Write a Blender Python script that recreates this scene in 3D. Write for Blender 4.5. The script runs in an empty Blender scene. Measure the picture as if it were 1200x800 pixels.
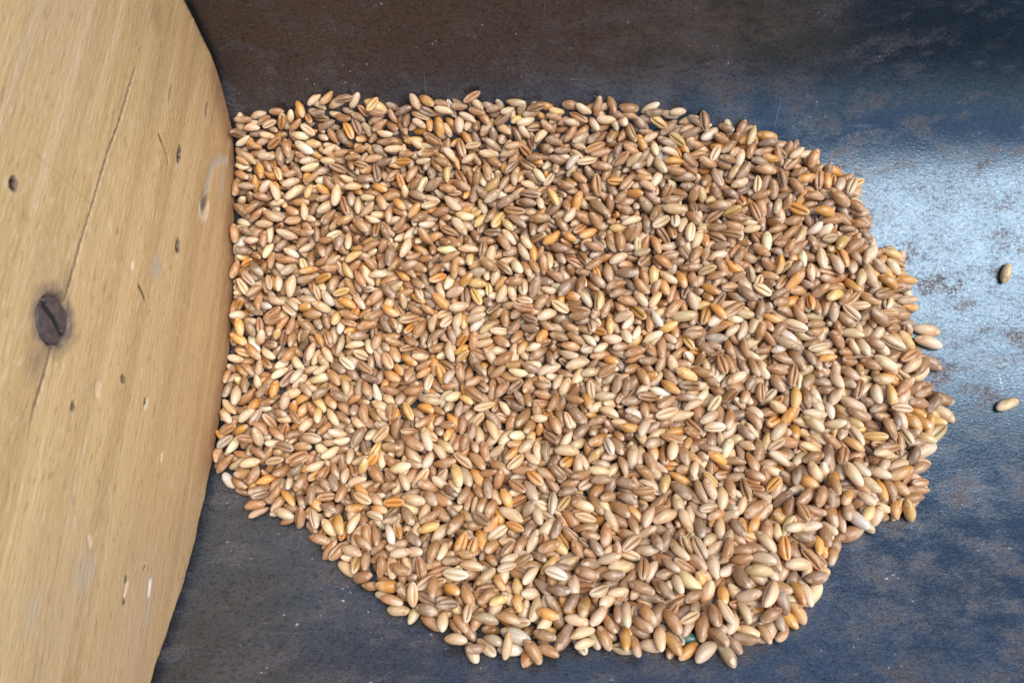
import bpy, math
import numpy as np
from mathutils import Matrix, Vector, Quaternion, noise

# ------------------------------------------------------------------ scene, camera, world, sun, exposure
sc = bpy.context.scene
C = sc.collection
MM = 0.001                      # everything below is written in millimetres

cam_data = bpy.data.cameras.new("camera")
cam = bpy.data.objects.new("camera", cam_data)
C.objects.link(cam)
cam.location = (0.0, 0.0, 203.0 * MM)
cam.rotation_euler = (math.radians(22.0), 0.0, 0.0)
cam_data.sensor_width = 36.0
cam_data.lens = 18.0 / math.tan(math.radians(32.5))
cam_data.clip_start = 0.005
cam_data.clip_end = 50.0
cam_data.dof.use_dof = True
cam_data.dof.focus_distance = 0.205
cam_data.dof.aperture_fstop = 36.0
sc.camera = cam

SUN_EL, SUN_AZ = math.radians(63.0), math.radians(108.0)     # azimuth clockwise from +Y
world = bpy.data.worlds.new("World")
sc.world = world
world.use_nodes = True
wn = world.node_tree.nodes
sky = wn.new("ShaderNodeTexSky")
sky.sky_type = 'NISHITA'
sky.sun_disc = False
sky.sun_elevation = SUN_EL
sky.sun_rotation = SUN_AZ
world.node_tree.links.new(sky.outputs[0], wn["Background"].inputs["Color"])
wn["Background"].inputs["Strength"].default_value = 0.11

sun_data = bpy.data.lights.new("sun", 'SUN')
sun_data.energy = 2.3
sun_data.angle = math.radians(45.0)
sun_data.color = (1.0, 0.95, 0.875)
sun = bpy.data.objects.new("sun", sun_data)
C.objects.link(sun)
sdir = Vector((math.sin(SUN_AZ) * math.cos(SUN_EL), math.cos(SUN_AZ) * math.cos(SUN_EL), math.sin(SUN_EL)))
sun.rotation_euler = sdir.to_track_quat('Z', 'Y').to_euler()

sc.view_settings.view_transform = 'Standard'
sc.view_settings.look = 'None'
sc.view_settings.gamma = 1.0
sc.view_settings.use_curve_mapping = False
sc.view_settings.exposure = 0.68

# ------------------------------------------------------------------ helpers
def tag(o, label, cat, group=None, kind=None):
    o["label"] = label
    o["category"] = cat
    if group:
        o["group"] = group
    if kind:
        o["kind"] = kind
    return o

def mesh_from(name, verts, faces, smooth=True):
    """verts (n,3) in mm, faces (m,4) or (m,3) index array or a list of lists"""
    me = bpy.data.meshes.new(name)
    v = np.asarray(verts, dtype=np.float32) * MM
    if isinstance(faces, np.ndarray):
        k = faces.shape[1]
        me.vertices.add(len(v))
        me.vertices.foreach_set("co", v.ravel())
        me.loops.add(faces.size)
        me.loops.foreach_set("vertex_index", faces.ravel().astype(np.int32))
        me.polygons.add(len(faces))
        me.polygons.foreach_set("loop_start", np.arange(0, faces.size, k, dtype=np.int32))
        me.update(calc_edges=True)
        me.validate()
    else:
        me.from_pydata([tuple(map(float, q)) for q in v], [], faces)
    me.polygons.foreach_set("use_smooth", np.full(len(me.polygons), smooth, dtype=bool))
    me.update()
    return me

def vcol(me, name, rgba):
    a = me.attributes.new(name, 'FLOAT_COLOR', 'POINT')
    a.data.foreach_set("color", np.ascontiguousarray(rgba, dtype=np.float32).ravel())

def vvec(me, name, xyz):
    a = me.attributes.new(name, 'FLOAT_VECTOR', 'POINT')
    a.data.foreach_set("vector", np.ascontiguousarray(xyz, dtype=np.float32).ravel())

class NT:
    """small node-tree writer"""
    def __init__(self, name):
        self.m = bpy.data.materials.new(name)
        self.m.use_nodes = True
        self.t = self.m.node_tree
        self.b = self.t.nodes["Principled BSDF"]
        self.out = self.t.nodes["Material Output"]
    def n(self, kind, **kw):
        nd = self.t.nodes.new(kind)
        for k, v in kw.items():
            setattr(nd, k, v)
        return nd
    def l(self, a, b):
        self.t.links.new(a, b)
    def put(self, sock, v):
        if hasattr(v, "is_output"):
            self.l(v, sock)
        elif v is not None:
            if sock.type == 'RGBA' and len(v) == 3:
                v = (*v, 1.0)
            sock.default_value = v
    def math(self, op, a, b=None, c=None, clamp=False):
        nd = self.n("ShaderNodeMath", operation=op, use_clamp=clamp)
        for i, v in enumerate((a, b, c)):
            if v is not None:
                self.put(nd.inputs[i], v)
        return nd.outputs[0]
    def mix(self, f, a, b, blend='MIX'):
        nd = self.n("ShaderNodeMix", data_type='RGBA', blend_type=blend)
        self.put(nd.inputs[0], f)
        self.put(nd.inputs[6], a)
        self.put(nd.inputs[7], b)
        return nd.outputs[2]
    def noise(self, vec, scale, detail=3.0, rough=0.55, dist=0.0):
        nd = self.n("ShaderNodeTexNoise")
        self.put(nd.inputs["Vector"], vec)
        nd.inputs["Scale"].default_value = scale
        nd.inputs["Detail"].default_value = detail
        nd.inputs["Roughness"].default_value = rough
        nd.inputs["Distortion"].default_value = dist
        return nd.outputs["Fac"]
    def ramp(self, f, lo, hi, a=0.0, b=1.0):
        nd = self.n("ShaderNodeMapRange", clamp=True, interpolation_type='SMOOTHSTEP')
        self.put(nd.inputs[0], f)
        for i, v in zip((1, 2, 3, 4), (lo, hi, a, b)):
            nd.inputs[i].default_value = v
        return nd.outputs[0]
    def scaled(self, vec, s, rot=(0, 0, 0)):
        nd = self.n("ShaderNodeMapping")
        self.put(nd.inputs["Vector"], vec)
        nd.inputs["Scale"].default_value = s
        nd.inputs["Rotation"].default_value = rot
        return nd.outputs[0]
    def attr(self, name):
        return self.n("ShaderNodeAttribute", attribute_name=name)
    def sep(self, col):
        nd = self.n("ShaderNodeSeparateColor")
        self.put(nd.inputs[0], col)
        return nd.outputs
    def bump(self, h, strength, dist_mm, normal=None):
        nd = self.n("ShaderNodeBump")
        nd.inputs["Strength"].default_value = strength
        nd.inputs["Distance"].default_value = dist_mm * MM
        self.put(nd.inputs["Height"], h)
        if normal is not None:
            self.l(normal, nd.inputs["Normal"])
        return nd.outputs[0]
    def objmm(self):
        """object coordinates in millimetres"""
        tc = self.n("ShaderNodeTexCoord")
        return self.scaled(tc.outputs["Object"], (1000, 1000, 1000))

# ------------------------------------------------------------------ materials
def metal_material():
    t = NT("worn_dark_steel")
    p = t.objmm()
    big = t.noise(t.scaled(p, (0.7, 1.0, 1.0)), 0.030, 4, 0.6)
    mid = t.noise(t.scaled(p, (0.6, 1.0, 1.0)), 0.16, 5, 0.62)
    speck = t.noise(t.scaled(p, (0.75, 1.0, 1.0)), 1.7, 2, 0.6)
    fine = t.noise(p, 3.4, 2, 0.6)
    base = t.mix(t.ramp(big, 0.38, 0.64), METAL_A, METAL_B)
    base = t.mix(t.ramp(mid, 0.40, 0.70), base, METAL_C)
    # brown oxide patches, ragged
    rustf = t.math('ADD', t.math('MULTIPLY', mid, 0.62), t.math('MULTIPLY', t.noise(p, 0.075, 5, 0.7), 0.55))
    rust = t.ramp(rustf, 0.61, 0.70)
    rust = t.math('MULTIPLY', rust, t.ramp(speck, 0.34, 0.55))
    base = t.mix(t.math('MULTIPLY', rust, 0.75), base, (0.058, 0.036, 0.032))
    # soft brown patch over the rear of the sheet near the board
    away = t.n("ShaderNodeVectorMath", operation='DISTANCE')
    t.l(t.scaled(p, (0.9, 1.0, 1.0)), away.inputs[0])
    away.inputs[1].default_value = (-42.0, 149.0, 52.0)
    bloom = t.ramp(t.math('ADD', away.outputs["Value"], t.math('MULTIPLY', t.math('SUBTRACT', mid, 0.5), 90.0)), 105.0, 35.0)
    base = t.mix(t.math('MULTIPLY', bloom, 0.85), base, (0.098, 0.072, 0.062))
    dots = t.ramp(t.noise(p, 0.45, 2, 0.5), 0.66, 0.72)
    base = t.mix(t.math('MULTIPLY', dots, 0.7), base, (0.05, 0.045, 0.05))
    white = t.math('MULTIPLY', t.ramp(t.noise(p, 0.95, 1, 0.4), 0.735, 0.775), t.ramp(mid, 0.45, 0.6))
    base = t.mix(t.math('MULTIPLY', white, 0.75), base, (0.62, 0.61, 0.60))
    base = t.mix(t.ramp(fine, 0.40, 0.68, 0.0, 0.50), base, (0.215, 0.260, 0.320))
    # blue sky sheen painted into the steel colour towards the right
    sheen_dist = t.n("ShaderNodeVectorMath", operation='DISTANCE')
    t.l(t.scaled(p, (1.0, 0.78, 0.4)), sheen_dist.inputs[0])
    sheen_dist.inputs[1].default_value = (126.0, 84.0, 2.0)
    edge = t.math('ADD', sheen_dist.outputs["Value"], t.math('MULTIPLY', t.math('SUBTRACT', mid, 0.5), 210.0))
    bare = t.ramp(t.math('ADD', edge, t.math('MULTIPLY', t.math('SUBTRACT', speck, 0.5), 70.0)), 108.0, 24.0)  # mask of the painted sheen
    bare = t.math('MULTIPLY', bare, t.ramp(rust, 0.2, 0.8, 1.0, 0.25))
    base = t.mix(t.math('MULTIPLY', bare, 0.85), base, (0.054, 0.090, 0.125))  # blue tone of the painted sheen
    pits = t.math('MULTIPLY', t.ramp(t.noise(t.scaled(p, (0.7, 1.0, 1.0)), 1.05, 4, 0.7), 0.50, 0.36), 0.6)
    base = t.mix(pits, base, (0.050, 0.055, 0.068))
    mark_a = t.ramp(t.noise(t.scaled(p, (0.025, 1.0, 0.6), (0, 0, math.radians(12))), 1.3, 2, 0.5), 0.69, 0.74)
    mark_b = t.ramp(t.noise(t.scaled(p, (1.0, 0.04, 0.04), (0, 0, math.radians(-24))), 1.1, 2, 0.5), 0.71, 0.76)
    mark = t.math('MULTIPLY', t.math('MAXIMUM', mark_a, mark_b), t.ramp(big, 0.40, 0.60))
    base = t.mix(t.math('MULTIPLY', mark, 0.45), base, (0.30, 0.31, 0.33))
    grit = t.ramp(t.noise(p, 1.9, 2, 0.7), 0.60, 0.70)
    base = t.mix(t.math('MULTIPLY', grit, 0.50), base, (0.230, 0.250, 0.280))
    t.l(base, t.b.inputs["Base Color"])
    met = t.math('SUBTRACT', METAL_M, t.math('MAXIMUM', t.math('MULTIPLY', rust, 0.35), t.math('MULTIPLY', white, 0.7)), clamp=True)
    t.l(met, t.b.inputs["Metallic"])
    ro = t.math('ADD', t.ramp(mid, 0.3, 0.7, METAL_R0, METAL_R1), t.math('MULTIPLY', rust, 0.18))
    ro = t.math('ADD', ro, t.ramp(speck, 0.3, 0.7, -0.06, 0.10))
    ro = t.math('SUBTRACT', ro, t.math('MULTIPLY', bare, 0.05))  # a little smoother within the painted sheen
    ro = t.math('ADD', ro, t.math('MULTIPLY', pits, 0.15))
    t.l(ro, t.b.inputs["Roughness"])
    h = t.math('ADD', t.math('MULTIPLY', speck, 1.0), t.math('MULTIPLY', fine, 0.45))
    n1 = t.bump(h, 0.38, 0.20)
    n2 = t.bump(mid, 0.15, 0.6, n1)
    t.l(n2, t.b.inputs["Normal"])
    return t.m

def wood_material():
    t = NT("old_board_wood")
    p = t.objmm()
    # grain runs along y, rising a little with z
    g = t.scaled(p, (1.0, 0.10, 1.0), (math.radians(-6.0), 0, 0))
    gl = t.scaled(p, (1.0, 0.018, 1.0), (math.radians(-6.0), 0, 0))
    warp = t.noise(g, 0.10, 2, 0.5)
    rings = t.noise(gl, 0.16, 4, 0.6, 0.6)
    fib = t.noise(g, 1.3, 4, 0.7)
    cloud = t.noise(t.scaled(p, (1, 0.5, 1)), 0.030, 4, 0.6)
    fleck = t.noise(t.scaled(p, (1, 0.28, 1)), 1.15, 3, 0.6)
    base = t.mix(t.ramp(rings, 0.33, 0.68), (0.58, 0.388, 0.175), (0.75, 0.535, 0.265))
    base = t.mix(t.ramp(cloud, 0.35, 0.68, 0.0, 0.60), base, (0.66, 0.440, 0.215))
    base = t.mix(t.ramp(fib, 0.48, 0.80, 0.0, 0.24), base, (0.43, 0.260, 0.120))
    base = t.mix(t.ramp(fleck, 0.57, 0.70, 0.0, 0.70), base, (0.76, 0.58, 0.37))
    base = t.mix(t.ramp(fleck, 0.43, 0.30, 0.0, 0.50), base, (0.33, 0.20, 0.105))
    mk = t.sep(t.attr("marks").outputs["Color"])
    st = t.sep(t.attr("stain").outputs["Color"])
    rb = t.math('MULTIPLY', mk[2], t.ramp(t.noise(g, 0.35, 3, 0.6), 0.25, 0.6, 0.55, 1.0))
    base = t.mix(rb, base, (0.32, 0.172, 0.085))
    base = t.mix(st[0], base, (0.070, 0.056, 0.066))
    base = t.mix(st[1], base, (0.46, 0.44, 0.38))
    base = t.mix(st[2], base, (0.60, 0.41, 0.25))
    base = t.mix(mk[1], base, (0.80, 0.70, 0.54))
    base = t.mix(mk[0], base, (0.055, 0.030, 0.022))
    t.l(base, t.b.inputs["Base Color"])
    t.l(t.ramp(fib, 0.3, 0.7, 0.46, 0.62), t.b.inputs["Roughness"])
    t.b.inputs["Specular IOR Level"].default_value = 0.35
    n1 = t.bump(fib, 0.5, 0.3)
    n2 = t.bump(fleck, 0.5, 0.3, n1)
    n3 = t.bump(warp, 0.3, 0.8, n2)
    t.l(n3, t.b.inputs["Normal"])
    return t.m

def grain_material(individual):
    t = NT("wheat_skin" if individual else "wheat_skin_of_the_heap")
    if individual:
        tint = t.n("ShaderNodeObjectInfo").outputs["Color"]
    else:
        tint = t.attr("tint").outputs["Color"]
    k = t.sep(t.attr("shape").outputs["Color"])       # crease, along, germ
    lp = t.attr("local").outputs["Vector"]             # millimetres, offset per grain
    if individual:
        oi = t.n("ShaderNodeObjectInfo")
        add = t.n("ShaderNodeVectorMath", operation='ADD')
        t.l(lp, add.inputs[0])
        cmb = t.n("ShaderNodeCombineXYZ")
        for i in range(3):
            t.l(t.math('MULTIPLY', oi.outputs["Random"], 57.0 + 31 * i), cmb.inputs[i])
        t.l(cmb.outputs[0], add.inputs[1])
        lp = add.outputs[0]
    streak = t.noise(t.scaled(lp, (0.22, 1, 1)), 1.5, 3, 0.6)
    blot = t.noise(lp, 0.33, 3, 0.55)
    col = t.mix(t.ramp(streak, 0.35, 0.72, 0.0, 0.34), tint, t.mix(1.0, tint, (0.55, 0.42, 0.34), 'MULTIPLY'))
    pale = t.mix(0.62, tint, (0.84, 0.69, 0.51))
    col = t.mix(t.ramp(blot, 0.46, 0.66, 0.0, 0.85), col, pale)
    col = t.mix(t.ramp(t.math('ADD', k[1], t.math('MULTIPLY', blot, 0.8)), 0.62, 1.25, 0.0, 0.75), col, t.mix(1.0, tint, (0.80, 0.66, 0.50), 'MULTIPLY'))
    tip = t.math('MAXIMUM', t.ramp(k[1], 0.15, 0.02, 0.0, 0.75), t.ramp(k[1], 0.90, 0.99, 0.0, 0.65))
    col = t.mix(tip, col, t.mix(0.5, tint, (0.88, 0.76, 0.62)))
    col = t.mix(t.math('MULTIPLY', t.ramp(k[2], 0.25, 0.75), 0.40), col, pale)
    ring = t.math('MULTIPLY', t.ramp(k[2], 0.12, 0.28), t.ramp(k[2], 0.55, 0.32))
    col = t.mix(t.math('MULTIPLY', ring, 0.55), col, t.mix(1.0, tint, (0.52, 0.38, 0.28), 'MULTIPLY'))
    col = t.mix(t.math('MULTIPLY', k[0], 0.60), col, t.mix(1.0, tint, (0.50, 0.34, 0.25), 'MULTIPLY'))
    t.l(col, t.b.inputs["Base Color"])
    t.b.inputs["Roughness"].default_value = 0.33
    t.b.inputs["Specular IOR Level"].default_value = 0.6
    wrk = t.noise(t.scaled(lp, (0.5, 1, 1)), 2.6, 3, 0.65)
    t.l(t.bump(wrk, 0.35, 0.10, t.bump(streak, 0.35, 0.16)), t.b.inputs["Normal"])
    t.l(t.ramp(wrk, 0.3, 0.7, 0.26, 0.46), t.b.inputs["Roughness"])
    return t.m

METAL_A = (0.115, 0.118, 0.132)
METAL_B = (0.120, 0.150, 0.190)
METAL_C = (0.165, 0.158, 0.162)
METAL_M = 0.85
METAL_R0, METAL_R1 = 0.27, 0.42
M_METAL, M_WOOD = metal_material(), wood_material()
M_GRAIN, M_HEAP = grain_material(True), grain_material(False)

tm = NT("blackened_screw_iron")
pp = tm.objmm()
sn = tm.noise(pp, 0.9, 4, 0.6)
tm.l(tm.mix(tm.ramp(sn, 0.35, 0.65), (0.085, 0.072, 0.080), (0.150, 0.120, 0.122)), tm.b.inputs["Base Color"])
tm.b.inputs["Metallic"].default_value = 0.35
tm.b.inputs["Roughness"].default_value = 0.42
tm.l(tm.bump(sn, 0.4, 0.3), tm.b.inputs["Normal"])
M_IRON = tm.m
td = NT("slot_shade_black")  # near-black colour standing in for shade in the screw slot and rim
td.l(td.mix(td.noise(td.objmm(), 2.0), (0.018, 0.014, 0.014), (0.035, 0.026, 0.024)), td.b.inputs["Base Color"])
td.b.inputs["Roughness"].default_value = 0.9
M_SLOT_SHADE = td.m

# ------------------------------------------------------------------ the steel tray: a sheet with a gently dished floor and an upright back
Y0 = 128.0                                              # where the trough floor turns up into the back
A0 = math.atan(-0.507 + 2 * 0.00378 * Y0)
RW = (149 - Y0) / (1 - math.sin(A0))
ZC = 10.25 - 0.507 * Y0 + 0.00378 * Y0 * Y0 + RW * math.cos(A0)
def sheet_profile():
    ys = list(np.linspace(-75, Y0, 150))
    zs = [10.25 - 0.507 * y + 0.00378 * y * y for y in ys]
    for a in np.linspace(A0, math.pi / 2, 60)[1:]:
        ys.append(149 - RW + RW * math.sin(a))
        zs.append(ZC - RW * math.cos(a))
    for z in np.linspace(ZC, 82, 24)[1:]:
        ys.append(149.0)
        zs.append(z)
    ys, zs = np.array(ys), np.array(zs)
    arc = np.concatenate([[0], np.cumsum(np.hypot(np.diff(ys), np.diff(zs)))])
    even = np.linspace(0, arc[-1], 300)
    ys, zs = np.interp(even, arc, ys), np.interp(even, arc, zs)
    w = np.exp(-0.5 * (np.arange(-20, 21) * (even[1] / 6.5)) ** 2)
    w /= w.sum()
    ys[20:-20], zs[20:-20] = np.convolve(ys, w, 'valid'), np.convolve(zs, w, 'valid')
    return ys, zs

PY, PZ = sheet_profile()
def build_tray():
    xs = np.linspace(-92, 240, 250)
    n, m = len(PY), len(xs)
    dy, dz = np.gradient(PY), np.gradient(PZ)
    ln = np.hypot(dy, dz)
    ny, nz = -dz / ln, dy / ln
    Y, X = np.meshgrid(np.arange(n), xs, indexing='ij')
    Y = Y.astype(int)
    top = np.stack([X, PY[Y], PZ[Y]], -1)
    # slow dents of a hand-worked sheet
    w = 0.22 * np.sin(X * 0.041 + 1.0) * np.sin(PY[Y] * 0.07 + 0.5) + 0.16 * np.sin(X * 0.093 + PY[Y] * 0.05) * np.sin(PY[Y] * 0.11 - X * 0.03)
    top[..., 1] += w * ny[Y]
    top[..., 2] += w * nz[Y]
    bot = top - 1.4 * np.stack([np.zeros_like(X), ny[Y], nz[Y]], -1)
    v = np.concatenate([top.reshape(-1, 3), bot.reshape(-1, 3)])
    idx = np.arange(n * m).reshape(n, m)
    a, b, c, d = idx[:-1, :-1].ravel(), idx[:-1, 1:].ravel(), idx[1:, 1:].ravel(), idx[1:, :-1].ravel()
    f = [np.stack([a, b, c, d], 1), np.stack([d, c, b, a], 1) + n * m]
    for edge in (idx[0], idx[-1][::-1], idx[::-1, 0], idx[:, -1]):
        e0, e1 = edge[:-1], edge[1:]
        f.append(np.stack([e0 + n * m, e1 + n * m, e1, e0], 1))
    me = mesh_from("metal_tray", v, np.concatenate(f))
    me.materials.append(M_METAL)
    o = bpy.data.objects.new("metal_tray", me)
    C.objects.link(o)
    tag(o, "dark worn steel tray with blue sheen and brown rust patches under the wheat", "tray")
build_tray()

# ------------------------------------------------------------------ the wooden end board
def seg_dist(y, z, pts):
    d = np.full(y.shape, 1e9)
    for (y0, z0), (y1, z1) in zip(pts[:-1], pts[1:]):
        dy, dz = y1 - y0, z1 - z0
        tt = np.clip(((y - y0) * dy + (z - z0) * dz) / (dy * dy + dz * dz + 1e-9), 0, 1)
        d = np.minimum(d, np.hypot(y - y0 - tt * dy, z - z0 - tt * dz))
    return d

def spot(y, z, cy, cz, ry, rz, soft=0.35):
    q = np.hypot((y - cy) / ry, (z - cz) / rz)
    return np.clip((1 + soft - q) / (2 * soft), 0, 1)

def build_board():
    # lower and rear outline: follows the sheet with a narrow uneven gap
    by, bz = [], []
    for y, z in zip(PY, PZ):
        gap = 2.1 + 0.3 * math.sin(y * 0.21) + 0.25 * math.sin(y * 0.57 + 1)
        if y < 149 - RW:
            by.append(y); bz.append(z + gap)
        else:
            a = math.atan2(y - (149 - RW), ZC - z) if z < ZC else math.pi / 2
            rr = RW - gap
            by.append(149 - RW + rr * math.sin(a)); bz.append(ZC - rr * math.cos(a) if z < ZC else z)
    by, bz = np.array(by), np.array(bz)
    s = np.concatenate([[0], np.cumsum(np.hypot(np.diff(by), np.diff(bz)))])
    NS, NTT = 860, 400
    ss = np.linspace(0, s[-1], NS)
    BY, BZ = np.interp(ss, s, by), np.interp(ss, s, bz)
    rngb = np.random.default_rng(5)
    jit = np.convolve(rngb.normal(0, 1, NS + 24), np.ones(9) / 9, 'same')[12:-12]
    slow = np.convolve(rngb.normal(0, 1, NS + 60), np.ones(31) / 31, 'same')[30:-30]
    BZ = BZ + 0.30 * jit + 1.1 * slow
    TY = np.linspace(-75, 147.0, NS)
    tt = np.concatenate([[0, 0.0008, 0.002, 0.004, 0.007], np.linspace(0.011, 1, NTT - 5)])
    Yg = BY[:, None] * (1 - tt) + TY[:, None] * tt
    Zg = BZ[:, None] * (1 - tt) + 126.0 * tt
    d_edge = np.full(Yg.shape, 1e9)
    # distance to the outline, from a coarse sample of it
    for i in range(0, NS, 6):
        d_edge = np.minimum(d_edge, np.hypot(Yg - BY[i], Zg - BZ[i]))
    rr = 0.9
    dd = np.clip(tt[None, :] * np.hypot(TY - BY, 126 - BZ)[:, None], 0, rr)
    dep = -(rr - np.sqrt(np.maximum(rr * rr - (rr - dd) ** 2, 0)))
    y, z = Yg, Zg
    dark = np.zeros_like(y); light = np.zeros_like(y); red = np.zeros_like(y)
    s_dark = np.zeros_like(y); s_grey = np.zeros_like(y); s_pink = np.zeros_like(y)
    def wob(k, amp):
        return amp * np.sin(y * k + 1.7 * np.sin(z * k * 0.8)) * np.cos(z * k * 1.3 + y * 0.3)
    yy, zz = y + wob(1.9, 0.12), z + wob(2.3, 0.10)
    # the long split running through the screw
    for pts, wdt in ((CRACK_A, 0.22), (CRACK_B, 0.30)):
        d = seg_dist(yy, zz, pts)
        fade = np.clip((y - min(p[0] for p in pts)) / 6.0, 0.0, 1) * np.clip((max(p[0] for p in pts) - y) / 8.0 + 0.25, 0, 1)
        c = np.clip(1.3 - d / wdt, 0, 1) * fade
        dep -= 0.7 * c
        dark = np.maximum(dark, 0.95 * np.clip(1.5 - d / (wdt * 1.15), 0, 1) * fade)
        s_pink = np.maximum(s_pink, 0.35 * np.clip(1 - d / 1.6, 0, 1) * fade)
    # worm holes and dents
    for cy, cz, ry, rz, depth, dk in HOLES:
        h = spot(yy, zz, cy, cz, ry, rz, 0.18)
        dep -= 1.5 * depth * h
        dark = np.maximum(dark, np.clip(1.35 * dk, 0, 1) * spot(yy, zz, cy, cz - 0.1, ry * 1.22, rz * 1.35, 0.22))  # shade inside the deep holes put into the colour, past their rims
        rim = spot(yy, zz, cy - 0.5 * ry, cz - 0.2, ry * 1.7, rz * 1.7, 0.5) - h
        light = np.maximum(light, 0.18 * np.clip(rim, 0, 1))
    d = seg_dist(yy, zz, WORM)
    c = np.clip(1.35 - d / 0.42, 0, 1)
    dep -= 0.35 * c
    dark = np.maximum(dark, c * (0.40 + 0.6 * np.clip(np.abs(y - 107.3) / 1.4, 0, 1)))
    d = seg_dist(yy, zz, GOUGE)
    c = np.clip(1.35 - d / 0.45, 0, 1)
    dep -= 0.4 * c
    dark = np.maximum(dark, 0.9 * np.clip(1.2 * c, 0, 1))
    # grey groove near the rear edge ending in a deep dent
    d = seg_dist(yy, zz, TRACK)
    c = np.clip(1.4 - d / 1.5, 0, 1)
    dep -= 0.2 * c
    s_grey = np.maximum(s_grey, 0.60 * c)
    h = spot(yy, zz, 108.6, 26.6, 2.8, 2.3)
    dep -= 0.8 * h
    s_grey = np.maximum(s_grey, 0.6 * h)
    dark = np.maximum(dark, 0.75 * spot(yy, zz, 109.6, 25.9, 2.4, 1.1))
    light = np.maximum(light, 0.65 * np.clip(spot(yy, zz, 107.4, 27.2, 3.6, 3.0, 0.25) - spot(yy, zz, 108.9, 26.5, 3.1, 2.6, 0.25), 0, 1) * (y < 107.5))
    # pale chips
    for pts, wdt, am in CHIPS:
        c = np.clip(1.4 - seg_dist(yy, zz, pts) / wdt, 0, 1)
        light = np.maximum(light, am * c)
        dep -= 0.25 * c
    s_grey = np.maximum(s_grey, 0.75 * np.clip(1.3 - seg_dist(yy, zz, CHIPS[1][0]) / 1.6, 0, 1))
    for cy, cz, ry, rz, am in GREYS:
        s_grey = np.maximum(s_grey, am * spot(yy, zz, cy, cz, ry, rz, 0.6))
    for cy, cz, ry, rz, am in PINKS:
        s_pink = np.maximum(s_pink, am * spot(yy + wob(0.5, 2.0), zz + wob(0.4, 1.5), cy, cz, ry, rz, 0.8))
    for pts, wdt, am in BANDS:
        light = np.maximum(light, am * np.clip(1.0 - seg_dist(y + wob(0.3, 0.5), z + wob(0.22, 0.5), pts) / wdt, 0, 1) ** 1.5)
    # fine scratch across the grain
    d = seg_dist(yy, zz, SCRATCH)
    c = np.clip(1.2 - d / 0.22, 0, 1)
    dark = np.maximum(dark, 0.22 * c)
    # blackening of the wood round the screw
    q = np.hypot((yy - 54.6) / 4.7, (zz - 77.6) / 5.2) + wob(1.1, 0.10) + wob(2.7, 0.06)
    s_dark = np.maximum(s_dark, np.clip(2.2 - q * 1.45, 0, 1.0))
    s_dark = np.maximum(s_dark, 0.45 * spot(yy, zz, 47.0, 79.5, 3.2, 2.4, 0.8))
    s_dark = np.maximum(s_dark, 0.35 * spot(yy, zz, 62.0, 76.5, 3.0, 1.6, 0.8))
    dep -= 0.9 * spot(y, z, 54.6, 77.6, 4.4, 4.9, 0.05)
    # reddish band near the sheet, and a red streak high at the rear
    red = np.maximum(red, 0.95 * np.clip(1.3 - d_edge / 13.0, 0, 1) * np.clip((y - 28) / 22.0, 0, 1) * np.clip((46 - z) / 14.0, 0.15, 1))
    red = np.maximum(red, 0.42 * np.clip(1.15 - d_edge / 52.0, 0, 1))  # broad browning towards the sheet: light falloff put into the wood colour
    red = np.maximum(red, 0.75 * spot(yy, zz, 133.0, 66.0, 6.0, 4.0, 0.8))
    red = np.maximum(red, 0.30 * spot(yy, zz, 122.0, 57.0, 8.0, 6.0, 0.9))
    edge_dark = np.clip(1.0 - d_edge / (0.9 + 0.7 * np.sin(y * 0.9 + 2 * np.sin(y * 0.23)) ** 2), 0, 1)  # dark line of uneven width along the outline
    dark = np.maximum(dark, 0.75 * edge_dark)
    # shallow plane marks along the grain
    gz = z + (y - 60) * 0.11
    dep += 0.05 * np.sin(gz * 0.37 + 1.8 * np.sin(y * 0.03) + 1.2 * np.sin(gz * 0.11))
    v = np.stack([-78.0 + dep, Yg, Zg], -1).reshape(-1, 3)
    n, m = NS, len(tt)
    idx = np.arange(n * m).reshape(n, m)
    a, b, c, d = idx[:-1, :-1].ravel(), idx[1:, :-1].ravel(), idx[1:, 1:].ravel(), idx[:-1, 1:].ravel()
    f = [np.stack([a, b, c, d], 1)]
    ring = np.concatenate([idx[:, 0], idx[-1, 1:], idx[::-1, -1][1:], idx[0, ::-1][1:-1]])
    back = v[ring].copy()
    back[:, 0] = -97.0
    r2 = np.arange(len(ring)) + len(v)
    f.append(np.stack([ring, r2, np.roll(r2, -1), np.roll(ring, -1)], 1))
    cen = len(v) + len(ring)
    v2 = np.concatenate([v, back, [[-97.0, 50.0, 60.0]]])
    f.append(np.stack([r2, np.full(len(r2), cen), np.full(len(r2), cen), np.roll(r2, -1)], 1)[:0])
    quads = np.concatenate(f)
    me = mesh_from("wooden_board", v2[:-1], quads)
    pad = len(v2) - 1 - len(v)
    def full(cs):
        arr = np.stack([q.reshape(-1) for q in cs] + [np.ones(n * m)], 1)
        return np.concatenate([arr, np.tile([[0, 0, 0, 1.0]], (pad, 1))])
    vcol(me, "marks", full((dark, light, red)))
    vcol(me, "stain", full((s_dark, s_grey, s_pink)))
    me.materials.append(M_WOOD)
    o = bpy.data.objects.new("wooden_board", me)
    C.objects.link(o)
    tag(o, "old pale brown wooden board with a long split and worm holes, standing along the wheat", "board")
    # close the back with one polygon
    import bmesh
    bm = bmesh.new()
    bm.from_mesh(me)
    bm.verts.ensure_lookup_table()
    bm.faces.new([bm.verts[i] for i in r2])
    bm.normal_update()
    bm.to_mesh(me)
    bm.free()

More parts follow.
